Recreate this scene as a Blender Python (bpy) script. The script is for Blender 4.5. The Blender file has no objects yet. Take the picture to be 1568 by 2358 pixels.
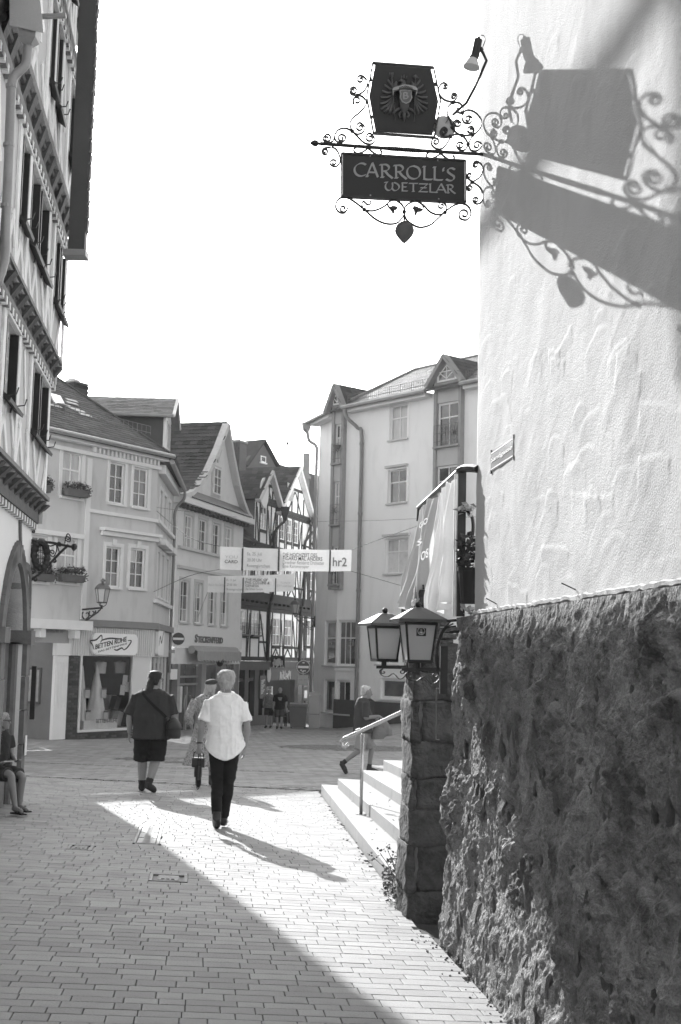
import bpy, bmesh, math, random
import numpy as np
from mathutils import Vector, Matrix, noise as mnoise
# ------------------------------------------------------------------ camera, sky, sun, exposure
SC = bpy.context.scene
COL = SC.collection
R = math.radians
FPX, CX, CY = 2948.0, 784.0, 1179.0          # focal length and centre in units of a 1568 x 2358 frame
PITCH, ROLL = math.atan(336 * math.cos(R(1.3)) / FPX), R(1.3)
_F = Vector((0, math.cos(PITCH), math.sin(PITCH)))
_R0, _U0 = Vector((1, 0, 0)), Vector((0, -math.sin(PITCH), math.cos(PITCH)))
CR = _R0 * math.cos(ROLL) + _U0 * math.sin(ROLL)
CU = _U0 * math.cos(ROLL) - _R0 * math.sin(ROLL)
cam_d = bpy.data.cameras.new('camera')
cam = bpy.data.objects.new('camera', cam_d)
COL.objects.link(cam)
SC.camera = cam
cam.matrix_world = Matrix(((CR.x, CU.x, -_F.x, 0), (CR.y, CU.y, -_F.y, 0), (CR.z, CU.z, -_F.z, 0), (0, 0, 0, 1)))
cam_d.sensor_fit = 'VERTICAL'
cam_d.sensor_height = 36.0
cam_d.lens = FPX / 2358 * 36.0
cam_d.clip_start, cam_d.clip_end = 0.1, 2000
cam_d.dof.use_dof = True
cam_d.dof.focus_distance = 8.6
cam_d.dof.aperture_fstop = 11.0
SUN_AZ, SUN_EL = R(20.4), R(24.6)            # azimuth to the left of +Y
SUN_DIR = Vector((-math.sin(SUN_AZ) * math.cos(SUN_EL), math.cos(SUN_AZ) * math.cos(SUN_EL), math.sin(SUN_EL)))
sun_d = bpy.data.lights.new('sun', 'SUN')
sun_d.energy = 3.2
sun_d.angle = R(0.3)
sun_d.color = (1, 1, 1)
sun = bpy.data.objects.new('sun', sun_d)
COL.objects.link(sun)
sun.rotation_euler = SUN_DIR.to_track_quat('Z', 'Y').to_euler()
world = bpy.data.worlds.new('World')
SC.world = world
world.use_nodes = True
_nt = world.node_tree
_nt.nodes.clear()
_sky = _nt.nodes.new('ShaderNodeTexSky')
_sky.sky_type = 'NISHITA'
_sky.sun_disc = False
_sky.sun_elevation = SUN_EL
_sky.sun_rotation = -SUN_AZ
_sky.dust_density = 2.5
_bw = _nt.nodes.new('ShaderNodeRGBToBW')      # black-and-white photograph: the sky's luminance only
_bg = _nt.nodes.new('ShaderNodeBackground')
_bg.inputs['Strength'].default_value = 0.15
_wo = _nt.nodes.new('ShaderNodeOutputWorld')
_nt.links.new(_sky.outputs[0], _bw.inputs[0])
_nt.links.new(_bw.outputs[0], _bg.inputs[0])
_nt.links.new(_bg.outputs[0], _wo.inputs[0])
SC.view_settings.view_transform = 'Standard'
SC.view_settings.look = 'None'
SC.view_settings.gamma = 1.0
SC.view_settings.use_curve_mapping = False
SC.view_settings.exposure = 1.6
SC.render.engine = 'CYCLES'
SC.cycles.use_denoising = True
SC.cycles.max_bounces = 6
SC.cycles.transparent_max_bounces = 8
SC.cycles.caustics_reflective = False
SC.cycles.caustics_refractive = False
random.seed(7)
# ------------------------------------------------------------------ sight lines of the camera, and the ground
def ray(x, y): return _F + CR * ((x - CX) / FPX) - CU * ((y - CY) / FPX)
def atY(x, y, Y):
 v = ray(x, y)
 return v * (Y / v.y)
def smooth(a, b, t):
 t = min(1, max(0, (t - a) / (b - a)))
 return t * t * (3 - 2 * t)
def gz(x, y):
 return -(1.6 + 0.027 * y) - 0.037 * (max(-7, min(3, x)) + 1.3) * (1 - smooth(19, 34, y)) + 0.13 * max(0, min(x, 8)) * smooth(38, 50, y)
def ground(x, y, dz=0.0):
 v = ray(x, y)
 t = 8.0
 for _ in range(60):
  p = v * t
  h = p.z - gz(p.x, p.y) - dz
  t *= 1 + 0.6 * h / max(0.3, -p.z) if h < 5 else 1.2
 return v * t
# ------------------------------------------------------------------ mesh building
class MB:
 def __init__(s): s.v, s.f, s.m = [], [], []
 def add(s, vs, fs, mi=0):
  b = len(s.v)
  s.v += [tuple(p) for p in vs]
  s.f += [tuple(b + i for i in f) for f in fs]
  s.m += [mi] * len(fs)
  return s
 def hexa(s, c, mi=0):                      # c: 4 bottom (ccw) + 4 top
  return s.add(c, [(3, 2, 1, 0), (4, 5, 6, 7), (0, 1, 5, 4), (1, 2, 6, 5), (2, 3, 7, 6), (3, 0, 4, 7)], mi)
 def box(s, x0, x1, y0, y1, z0, z1, mi=0):
  return s.hexa([(x0, y0, z0), (x1, y0, z0), (x1, y1, z0), (x0, y1, z0), (x0, y0, z1), (x1, y0, z1), (x1, y1, z1), (x0, y1, z1)], mi)
 def fb(s, F, u0, u1, z0, z1, d0, d1, mi=0):   # a box on a facade: u along, z up, d outwards
  q = F.P
  return s.hexa([q(u0, z0, d1), q(u1, z0, d1), q(u1, z0, d0), q(u0, z0, d0), q(u0, z1, d1), q(u1, z1, d1), q(u1, z1, d0), q(u0, z1, d0)], mi)
 def poly(s, F, pts, d0, d1, mi=0):            # a polygon (u, z) on a facade, with thickness
  n = len(pts)
  a = [F.P(u, z, d1) for u, z in pts]
  b = [F.P(u, z, d0) for u, z in pts]
  fs = [tuple(range(n)), tuple(range(2 * n - 1, n - 1, -1))] + [(i + n, (i + 1) % n + n, (i + 1) % n, i) for i in range(n)]
  return s.add(a + b, fs, mi)
 def beam(s, F, a, b, w, d0, d1, mi=0):
  (u0, z0), (u1, z1) = a, b
  L = math.hypot(u1 - u0, z1 - z0) or 1e-6
  nx, nz = -(z1 - z0) / L * w / 2, (u1 - u0) / L * w / 2
  return s.poly(F, [(u0 + nx, z0 + nz), (u0 - nx, z0 - nz), (u1 - nx, z1 - nz), (u1 + nx, z1 + nz)], d0, d1, mi)
 def tube(s, pts, r, seg=6, mi=0, cap=True):
  pts = [Vector(p) for p in pts]
  n = len(pts)
  rs = r if isinstance(r, (list, tuple)) else [r] * n
  vs, up = [], None
  for i, p in enumerate(pts):
   t = (pts[min(i + 1, n - 1)] - pts[max(i - 1, 0)])
   t = t.normalized() if t.length > 1e-9 else Vector((0, 0, 1))
   if up is None: up = t.orthogonal().normalized()
   up = up - t * up.dot(t)
   up = up.normalized() if up.length > 1e-6 else t.orthogonal().normalized()
   w = t.cross(up)
   for k in range(seg):
    a = 2 * math.pi * k / seg
    vs.append(p + (up * math.cos(a) + w * math.sin(a)) * rs[i])
  fs = [(i * seg + k, i * seg + (k + 1) % seg, (i + 1) * seg + (k + 1) % seg, (i + 1) * seg + k) for i in range(n - 1) for k in range(seg)]
  if cap: fs += [tuple(range(seg - 1, -1, -1)), tuple(range((n - 1) * seg, n * seg))]
  return s.add(vs, fs, mi)
 def strip(s, pts, w, t, nrm, mi=0):           # a flat iron bar: w across (along nrm), t thick
  pts = [Vector(p) for p in pts]
  nrm = Vector(nrm).normalized()
  n = len(pts)
  vs = []
  for i, p in enumerate(pts):
   tg = (pts[min(i + 1, n - 1)] - pts[max(i - 1, 0)]).normalized()
   o = nrm.cross(tg).normalized() * (t / 2)
   q = nrm * (w / 2)
   vs += [p - o - q, p + o - q, p + o + q, p - o + q]
  fs = [(i * 4 + k, i * 4 + (k + 1) % 4, i * 4 + 4 + (k + 1) % 4, i * 4 + 4 + k) for i in range(n - 1) for k in range(4)]
  fs += [(3, 2, 1, 0), tuple((n - 1) * 4 + k for k in range(4))]
  return s.add(vs, fs, mi)
 def lathe(s, prof, c=(0, 0, 0), seg=12, mi=0, rot=0.0, flat=1.0):
  c = Vector(c)
  vs = [c + Vector((r * math.cos(rot + 2 * math.pi * k / seg), flat * r * math.sin(rot + 2 * math.pi * k / seg), z)) for r, z in prof for k in range(seg)]
  n = len(prof)
  fs = [(i * seg + k, i * seg + (k + 1) % seg, (i + 1) * seg + (k + 1) % seg, (i + 1) * seg + k) for i in range(n - 1) for k in range(seg)]
  fs += [tuple(range(seg - 1, -1, -1)), tuple(range((n - 1) * seg, n * seg))]
  return s.add(vs, fs, mi)
 def ball(s, c, r, seg=10, mi=0, sc=(1, 1, 1)):
  c = Vector(c)
  n = max(4, seg // 2)
  prof = [(math.sin(math.pi * i / n), -math.cos(math.pi * i / n)) for i in range(n + 1)]
  prof[0] = (0.02, -1); prof[-1] = (0.02, 1)
  vs = [c + Vector((q * math.cos(2 * math.pi * k / seg) * r * sc[0], q * math.sin(2 * math.pi * k / seg) * r * sc[1], z * r * sc[2])) for q, z in prof for k in range(seg)]
  fs = [(i * seg + k, i * seg + (k + 1) % seg, (i + 1) * seg + (k + 1) % seg, (i + 1) * seg + k) for i in range(n) for k in range(seg)]
  return s.add(vs, fs, mi)
 def mesh(s, name, mats, off=(0, 0, 0), smooth_=False):
  me = bpy.data.meshes.new(name)
  ox, oy, oz = off
  me.from_pydata([(x - ox, y - oy, z - oz) for x, y, z in s.v], [], s.f)
  for m in (mats if isinstance(mats, (list, tuple)) else [mats]): me.materials.append(m)
  if any(s.m): me.polygons.foreach_set('material_index', s.m)
  if smooth_: me.polygons.foreach_set('use_smooth', [True] * len(me.polygons))
  me.update()
  return me
def wloc(o):
 p = Vector((0, 0, 0))
 while o is not None:
  p += o.location
  o = o.parent
 return p
def props(o, label=None, cat=None, group=None, kind=None):
 if label: o['label'] = label
 if cat: o['category'] = cat
 if group: o['group'] = group
 if kind: o['kind'] = kind
 return o
def mk(name, mb, mat, parent=None, sm=False, **kw):
 off = wloc(parent) if parent is not None else (0, 0, 0)
 if parent is None:                            # the origin at the thing's base
  xs = list(zip(*mb.v))
  off = ((min(xs[0]) + max(xs[0])) / 2, (min(xs[1]) + max(xs[1])) / 2, min(xs[2]))
 o = bpy.data.objects.new(name, mb.mesh(name, mat, off, sm))
 COL.objects.link(o)
 if parent is not None: o.parent = parent
 else: o.location = off
 return props(o, **kw)
def share(name, me, mat4, parent, **kw):          # an object on shared mesh data, placed by a world matrix
 o = bpy.data.objects.new(name, me)
 COL.objects.link(o)
 if parent is not None:
  o.parent = parent
  mat4 = Matrix.Translation(-wloc(parent)) @ mat4
 o.matrix_local = mat4
 return props(o, **kw)
def empty(name, loc, label=None, cat=None, group=None, rz=0.0, **kw):
 o = bpy.data.objects.new(name, None)
 o.location = loc
 o.rotation_euler = (0, 0, rz)
 o.empty_display_size = 0.2
 COL.objects.link(o)
 return props(o, label, cat, group, **kw)
def copy_tree(o, parent=None):
 c = o.copy()
 COL.objects.link(c)
 if parent is not None: c.parent = parent
 for ch in list(o.children): copy_tree(ch, c)
 return c
class Fac:
 def __init__(s, p0, p1):
  s.p0 = Vector((p0[0], p0[1], 0))
  e = Vector((p1[0] - p0[0], p1[1] - p0[1], 0))
  s.L = e.length
  s.e = e.normalized()
  s.n = Vector((s.e.y, -s.e.x, 0))
 def P(s, u, z, d=0.0): return s.p0 + s.e * u + s.n * d + Vector((0, 0, z))
 def px(s, x, y, d=0.0):                        # sight line -> (u, z)
  v = ray(x, y)
  p = v * ((s.p0 + s.n * d).dot(s.n) / v.dot(s.n))
  return (p - s.p0).dot(s.e), p.z
 def rect(s, x0, y0, x1, y1, d=0.0):            # mean rectangle of a seen box
  ym = (y0 + y1) / 2
  xm = (x0 + x1) / 2
  return s.px(x0, ym, d)[0], s.px(x1, ym, d)[0], s.px(xm, y1, d)[1], s.px(xm, y0, d)[1]
# ------------------------------------------------------------------ materials (all grey: the photograph is black and white)
MATS = {}
def gm(name, v, rough=0.8, var=0.18, scale=3.0, bump=0.15, bscale=30.0, spec=0.3, metal=0.0, island=0.0, grain=0.06, stretch=(1, 1, 1), dirt=0.0):
 if name in MATS: return MATS[name]
 m = bpy.data.materials.new(name)
 m.use_nodes = True
 nt = m.node_tree
 b = nt.nodes['Principled BSDF']
 b.inputs['Roughness'].default_value = rough
 b.inputs['Metallic'].default_value = metal
 b.inputs['Specular IOR Level'].default_value = spec
 N, L = nt.nodes.new, nt.links.new
 tc = N('ShaderNodeTexCoord')
 mp = N('ShaderNodeMapping')
 mp.inputs['Scale'].default_value = stretch
 L(tc.outputs['Object'], mp.inputs[0])
 def nz(sc, det=4.0):
  t = N('ShaderNodeTexNoise')
  t.inputs['Scale'].default_value = sc
  t.inputs['Detail'].default_value = det
  L(mp.outputs[0], t.inputs['Vector'])
  return t.outputs['Fac']
 def mth(op, a, c):
  t = N('ShaderNodeMath')
  t.operation = op
  for i, q in enumerate((a, c)):
   if isinstance(q, (int, float)): t.inputs[i].default_value = q
   else: L(q, t.inputs[i])
  return t.outputs[0]
 val = mth('ADD', 1.0, mth('MULTIPLY', mth('SUBTRACT', nz(scale), 0.5), var * 2.6))
 val = mth('ADD', val, mth('MULTIPLY', mth('SUBTRACT', nz(bscale * 2.5, 2.0), 0.5), grain * 3))
 if dirt:
  d = N('ShaderNodeMapRange')
  d.inputs[1].default_value, d.inputs[2].default_value = 0.52, 0.72
  L(nz(scale * 2.3, 8.0), d.inputs[0])
  val = mth('MULTIPLY', val, mth('SUBTRACT', 1.0, mth('MULTIPLY', d.outputs[0], dirt)))
 if island:
  g, oi = N('ShaderNodeNewGeometry'), N('ShaderNodeObjectInfo')
  fr = mth('FRACT', mth('ADD', g.outputs['Random Per Island'], oi.outputs['Random']), 0.0)
  val = mth('MULTIPLY', val, mth('ADD', 1.0, mth('MULTIPLY', mth('SUBTRACT', fr, 0.5), island * 2)))
 val = mth('MAXIMUM', mth('MULTIPLY', val, v), 0.004)
 cb = N('ShaderNodeCombineColor')
 for i in range(3): L(val, cb.inputs[i])
 L(cb.outputs[0], b.inputs['Base Color'])
 if bump:
  bp = N('ShaderNodeBump')
  bp.inputs['Strength'].default_value = bump
  bp.inputs['Distance'].default_value = 0.03 if bump > 0.7 else 0.02
  L(nz(bscale, 6.0), bp.inputs['Height'])
  L(bp.outputs[0], b.inputs['Normal'])
 MATS[name] = m
 return m
def glass_clear(name, rough=0.02, tint=0.9, refl=1.0):
 if name in MATS: return MATS[name]
 m = bpy.data.materials.new(name)
 m.use_nodes = True
 nt = m.node_tree
 nt.nodes.clear()
 N, L = nt.nodes.new, nt.links.new
 o, mix, tr, gl, fr = N('ShaderNodeOutputMaterial'), N('ShaderNodeMixShader'), N('ShaderNodeBsdfTransparent'), N('ShaderNodeBsdfGlossy'), N('ShaderNodeLayerWeight')
 tr.inputs[0].default_value = (tint, tint, tint, 1)
 gl.inputs['Roughness'].default_value = rough
 mr, pw = N('ShaderNodeMapRange'), N('ShaderNodeMath')   # two-sided reflectance, rising towards grazing
 pw.operation = 'POWER'
 pw.inputs[1].default_value = 4.0
 mr.inputs[3].default_value, mr.inputs[4].default_value = 0.06, 0.95
 L(fr.outputs['Facing'], pw.inputs[0]); L(pw.outputs[0], mr.inputs[0])
 L(mr.outputs[0], mix.inputs[0]); L(tr.outputs[0], mix.inputs[1]); L(gl.outputs[0], mix.inputs[2]); L(mix.outputs[0], o.inputs[0])
 MATS[name] = m
 return m
def thin(m, k, v):
 nt = m.node_tree
 if any(n.type == 'BSDF_TRANSLUCENT' for n in nt.nodes): return m
 b = nt.nodes['Principled BSDF']
 t, x = nt.nodes.new('ShaderNodeBsdfTranslucent'), nt.nodes.new('ShaderNodeMixShader')
 t.inputs[0].default_value = (v, v, v, 1)
 x.inputs[0].default_value = k
 nt.links.new(b.outputs[0], x.inputs[1]); nt.links.new(t.outputs[0], x.inputs[2])
 nt.links.new(x.outputs[0], nt.nodes['Material Output'].inputs[0])
 return m
PAVER = gm('paver_concrete', 0.31, 0.85, 0.10, 1.2, 0.25, 60, 0.35, island=0.13, grain=0.08, dirt=0.2)
PAVER2 = gm('paver_herringbone', 0.25, 0.8, 0.12, 0.6, 0.25, 40, 0.4, island=0.16, dirt=0.15)
JOINT = gm('joint_sand', 0.07, 0.95, 0.3, 4, 0.3, 80)
SETT = gm('granite_sett', 0.16, 0.8, 0.2, 2, 0.3, 40, island=0.25)
STEP = gm('step_granite', 0.30, 0.8, 0.08, 1.5, 0.15, 90, 0.3, grain=0.16, dirt=0.15)
RUBBLE = gm('rubble_mortar', 0.29, 0.95, 0.34, 9.0, 1.0, 48, 0.15, grain=0.28, dirt=0.45)
RUBSTONE = gm('rubble_stone', 0.22, 0.9, 0.35, 8, 0.9, 26, 0.2, island=0.35, grain=0.16, dirt=0.3, stretch=(1, 1, 0.5))
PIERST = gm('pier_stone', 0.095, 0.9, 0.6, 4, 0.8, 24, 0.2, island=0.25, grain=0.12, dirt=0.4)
PLASTER = gm('white_plaster', 0.56, 0.9, 0.13, 1.3, 0.35, 110, 0.2, grain=0.03, dirt=0.10)
IRON = gm('black_iron', 0.025, 0.45, 0.2, 8, 0.15, 40, 0.5)
SIGNBLACK = gm('sign_black', 0.035, 0.5, 0.15, 3, 0.03, 20, 0.35)
ZINC = gm('zinc', 0.30, 0.45, 0.2, 3, 0.05, 20, 0.5, metal=0.3)
COPPER = gm('old_copper_pipe', 0.20, 0.5, 0.25, 3, 0.05, 20, 0.5, metal=0.2)
WHITE = gm('white_paint', 0.78, 0.5, 0.04, 3, 0.03, 30, 0.4)
WHITEOLD = gm('old_white_paint', 0.62, 0.7, 0.12, 3, 0.1, 30, 0.3, dirt=0.15)
LETTER = gm('grey_letter', 0.40, 0.6, 0.05, 4, 0.0, 20)
GLASS_D = gm('window_glass_dark', 0.035, 0.06, 0.5, 1.5, 0.02, 2.0, 0.9, grain=0.0)
GLASS_M = gm('window_glass_grey', 0.12, 0.06, 0.6, 1.6, 0.02, 2.0, 0.9, grain=0.0)
CURTAIN = gm('window_glass_curtain', 0.42, 0.12, 0.35, 2.5, 0.03, 3.0, 0.8, grain=0.0, stretch=(3, 3, 0.6))
CLEAR = glass_clear('shop_glass')
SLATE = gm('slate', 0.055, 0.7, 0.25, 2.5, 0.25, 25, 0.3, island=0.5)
SLATE2 = gm('slate_sunlit_tone', 0.15, 0.5, 0.25, 2.5, 0.25, 25, 0.5, island=0.35)  # paler copy of the slate, its sunlit look put into the colour
OAK = gm('dark_oak', 0.07, 0.8, 0.3, 3, 0.3, 25, 0.25, stretch=(1, 1, 0.3))
# ------------------------------------------------------------------ small numpy noise
def vnoise(x, y, seed=0):
 rs = np.random.RandomState(seed)
 T = rs.rand(256, 256)
 xi, yi = np.floor(x).astype(int), np.floor(y).astype(int)
 fx, fy = x - xi, y - yi
 fx, fy = fx * fx * fx * (fx * (fx * 6 - 15) + 10), fy * fy * fy * (fy * (fy * 6 - 15) + 10)
 g = lambda i, j: T[(xi + i) % 256, (yi + j) % 256]
 return (g(0, 0) * (1 - fx) + g(1, 0) * fx) * (1 - fy) + (g(0, 1) * (1 - fx) + g(1, 1) * fx) * fy
def fbm(x, y, o=5, seed=0, gain=0.5):
 a, s, n = 1.0, 0.0, 0.0
 for i in range(o):
  s = s + a * vnoise(x * 2 ** i + 17.3 * i, y * 2 ** i + 9.1 * i, seed + i)
  n += a
  a *= gain
 return s / n
def ridge(x, y, o=4, seed=0):
 a, s, n = 1.0, 0.0, 0.0
 for i in range(o):
  s = s + a * (1 - np.abs(2 * vnoise(x * 2 ** i, y * 2 ** i, seed + i) - 1)) ** 2
  n += a
  a *= 0.55
 return s / n
# ------------------------------------------------------------------ the lane's own axes: a across to the right, b along, away from the camera
LD, LR = Vector((-0.106, 0.99437, 0)), Vector((0.99437, 0.106, 0))
def lane(a, b): return LR * a + LD * b
def to_lane(p): return p.dot(LR), p.dot(LD)
W0 = ground(1010, 2165)                              # foot of the rubble wall's corner
WF = Fac(W0, W0 - LD)                                # the rubble wall's face: u grows towards the camera, n points to the lane
A_W = to_lane(W0)[0]
# ------------------------------------------------------------------ ground sheet
def sheet(xs, ys, zf):
 mb = MB()
 mb.v = [(x, y, zf(x, y)) for y in ys for x in xs]
 n = len(xs)
 mb.f = [(j * n + i, j * n + i + 1, (j + 1) * n + i + 1, (j + 1) * n + i) for j in range(len(ys) - 1) for i in range(n - 1)]
 mb.m = [0] * len(mb.f)
 return mb
xs = [-60, -40, -24] + [-16 + 0.5 * i for i in range(57)] + [18, 40, 60]
ys = [-34, -20, -6] + [-2 + 0.6 * i for i in range(155)] + [105, 125]
street = mk('street', sheet(xs, ys, lambda x, y: gz(x, y) - 0.035), JOINT, kind='structure')
# the steps on the right: four levels of granite blocks climbing from the lane
RISE = 0.15
SE = []
for k, (far, near) in enumerate([((740, 1806), (912, 2020)), ((778, 1793), (923, 1912)), ((832, 1773), (923, 1827)), ((883, 1750), (923, 1768))]):
 dz = RISE * (k + 1)
 p, q = to_lane(ground(*far, dz)), to_lane(ground(*near, dz))
 SE.append((p, q))
def step_a(k, b):
 (a0, b0), (a1, b1) = SE[k]
 return a0 + (a1 - a0) * (b - b0) / (b1 - b0)
# pavers of the lane: straight courses across it
def gmat(p, yaw_vec=LR):
 e = 0.15
 nx = -(gz(p.x + e, p.y) - gz(p.x - e, p.y)) / (2 * e)
 ny = -(gz(p.x, p.y + e) - gz(p.x, p.y - e)) / (2 * e)
 n = Vector((nx, ny, 1)).normalized()
 x = (yaw_vec - n * yaw_vec.dot(n)).normalized()
 y = n.cross(x)
 return Matrix(((x.x, y.x, n.x, p.x), (x.y, y.y, n.y, p.y), (x.z, y.z, n.z, gz(p.x, p.y)), (0, 0, 0, 1)))
def paver_shape(l, w, h=0.05, c=0.003, j=0.0024):
 l, w = l / 2 - j, w / 2 - j
 vs = [(-l, -w, -h), (l, -w, -h), (l, w, -h), (-l, w, -h), (-l, -w, -c), (l, -w, -c), (l, w, -c), (-l, w, -c),
   (-l + c, -w + c, 0), (l - c, -w + c, 0), (l - c, w - c, 0), (-l + c, w - c, 0)]
 fs = [(0, 1, 5, 4), (1, 2, 6, 5), (2, 3, 7, 6), (3, 0, 4, 7), (4, 5, 9, 8), (5, 6, 10, 9), (6, 7, 11, 10), (7, 4, 8, 11), (8, 9, 10, 11)]
 return vs, fs
rng = random.Random(3)
B_END = 21.7                                          # where the courses stop at the square
pav = []
b, row = 4.6, 0
while b < B_END:
 w = (0.15, 0.12)[row % 2] if rng.random() < 0.85 else 0.135
 bc = b + w / 2
 a = max(-5.9, -0.31 * bc - 0.6) - rng.random() * 0.3
 lim = A_W - 0.03 if bc < W0.dot(LD) + 0.25 else step_a(0, bc) - 0.012
 while a < lim:
  l = rng.choice((0.14, 0.18, 0.22, 0.22, 0.27))
  if a + l > lim:
   l = lim - a
   if l < 0.05: break
  pav.append((a + l / 2, bc, round(l, 3), w))
  a += l
 b += w
 row += 1
COVERS = [((155, 1946), (215, 1957)), ((343, 2014), (432, 2030)), ((313, 1905), (371, 1943))]
cov_rect = []
for (x0, y0), (x1, y1) in COVERS:
 p, q = ground(x0, y1), ground(x1, y0)
 r_ = ground(x1, y1); s_ = ground(x0, y0)
 aa = [to_lane(t)[0] for t in (p, q, r_, s_)]
 bb = [to_lane(t)[1] for t in (p, q, r_, s_)]
 cov_rect.append(((aa[0] + aa[3]) / 2, (aa[1] + aa[2]) / 2, (bb[0] + bb[2]) / 2, (bb[1] + bb[3]) / 2))
def in_cover(a, b, l, w):
 return any(a + l / 2 > r0 + 0.03 and a - l / 2 < r1 - 0.03 and b + w / 2 > r2 + 0.02 and b - w / 2 < r3 - 0.02 for r0, r1, r2, r3 in cov_rect)
out = []
for (a, b, l, w) in pav:                              # cut the pavers round the covers
 hit = None
 for r in cov_rect:
  if a + l / 2 > r[0] and a - l / 2 < r[1] and b + w / 2 > r[2] and b - w / 2 < r[3]: hit = r
 if hit is None:
  out.append((a, b, l, w)); continue
 x0, x1, y0, y1 = a - l / 2, a + l / 2, b - w / 2, b + w / 2
 m0, m1 = max(x0, hit[0]), min(x1, hit[1])
 for q in ((x0, hit[0], y0, y1), (hit[1], x1, y0, y1), (m0, m1, y0, hit[2]), (m0, m1, hit[3], y1)):
  if q[1] - q[0] > 0.025 and q[3] - q[2] > 0.025: out.append(((q[0] + q[1]) / 2, (q[2] + q[3]) / 2, round(q[1] - q[0], 3), round(q[3] - q[2], 3)))
pav = out
def in_view(p):
 d = p.dot(_F)
 x, y = FPX * p.dot(CR) / d, -FPX * p.dot(CU) / d
 return abs(x) < 800 and y < 1200
vis = []
for p in pav:
 w_ = lane(p[0], p[1]); w_.z = gz(w_.x, w_.y)
 vis.append((0 if in_view(w_) else 1, w_.length))
order = sorted(range(len(pav)), key=lambda i: vis[i])
near = set(order[:300])
pavement = empty('pavement', lane(-1.5, 12) + Vector((0, 0, -1.95)), kind='structure')
field, pmesh = MB(), {}
for i, (a, b, l, w) in enumerate(pav):
 c = lane(a, b)
 M = gmat(c)
 M = M @ Matrix.Translation((0, 0, rng.uniform(-0.0012, 0.001))) @ Matrix.Rotation(rng.gauss(0, 0.0016), 4, 'X') @ Matrix.Rotation(rng.gauss(0, 0.0016), 4, 'Y')
 vs, fs = paver_shape(l, w)
 if i in near:
  if (l, w) not in pmesh:
   m_ = MB().add(vs, fs)
   pmesh[(l, w)] = m_.mesh('paver', PAVER)
  share('paver', pmesh[(l, w)], M, pavement)
 else:
  field.add([M @ Vector(v) for v in vs], fs)
mk('paver_course', field, PAVER, pavement, kind='stuff')
# the square beyond: pavers laid diagonally, with rings of small setts
rings = []
for (cx_, cy_, rx) in ((400, 1750, 132), (800, 1722, 150)):
 c = ground(cx_, cy_)
 r_ = abs(ground(cx_ + rx, cy_).x - c.x)
 rings.append((c, r_))
diag, setts = MB(), MB()
d45 = (LR + LD).normalized()
d45b = Vector((-d45.y, d45.x, 0))
PW, PLn = 0.20, 0.40
org = lane(-2, 34)
for i in range(-75, 76):
 for j in range(-160, 161):
  p = org + d45 * ((i + 0.5 * (j % 2)) * PLn) + d45b * (j * PW)
  a, b = to_lane(p)
  if b < B_END + 0.05 or p.y > 66 or b - 0.14 < B_END: continue
  if p.x < -0.30 * p.y - 1.2 or p.x > 0.10 * p.y + 1.2: continue
  if p.y < 23.5 and a > step_a(0, min(b, SE[0][0][1])) + 0.2: continue
  if any((p - c).xy.length < r_ + 0.05 and (p - c).xy.length > r_ * 0.52 for c, r_ in rings[:1]) or (p - rings[1][0]).xy.length < rings[1][1] + 0.05: continue
  vs, fs = paver_shape(PLn, PW, 0.04, 0.006, 0.006)
  M = gmat(p, d45) @ Matrix.Translation((0, 0, rng.uniform(-0.003, 0.003)))
  diag.add([M @ Vector(v) for v in vs], fs)
for k, (c, r_) in enumerate(rings):
 r0 = r_ * (0.53 if k == 0 else 0.02)
 q = r0
 while q < r_:
  n = max(6, int(2 * math.pi * q / 0.13))
  for t in range(n):
   an = 2 * math.pi * t / n + q * 3
   p = c + Vector((math.cos(an) * q, math.sin(an) * q, 0))
   vs, fs = paver_shape(0.115, 0.115, 0.05, 0.012, 0.004)
   M = gmat(p, Vector((-math.sin(an), math.cos(an), 0))) @ Matrix.Translation((0, 0, rng.uniform(-0.004, 0.004)))
   setts.add([M @ Vector(v) for v in vs], fs)
  q += 0.125
# a gutter line of setts at the end of the courses and one across the square
for b0, a0, a1 in ((B_END + 0.07, -6.2, 0.0), (26.2, -4.2, 2.0), (26.33, -4.2, 2.0)):
 a = a0
 while a < a1:
  M = gmat(lane(a, b0)) @ Matrix.Translation((0, 0, 0.004 + rng.uniform(-0.003, 0.003)))
  vs, fs = paver_shape(0.12, 0.12, 0.05, 0.01, 0.004)
  setts.add([M @ Vector(v) for v in vs], fs)
  a += 0.125
square = empty('square_paving', lane(-3, 34) + Vector((0, 0, -2.5)), kind='structure')
mk('herringbone_pavers', diag, PAVER2, square, kind='stuff')
mk('sett_rings', setts, SETT, square, kind='stuff')
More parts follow.
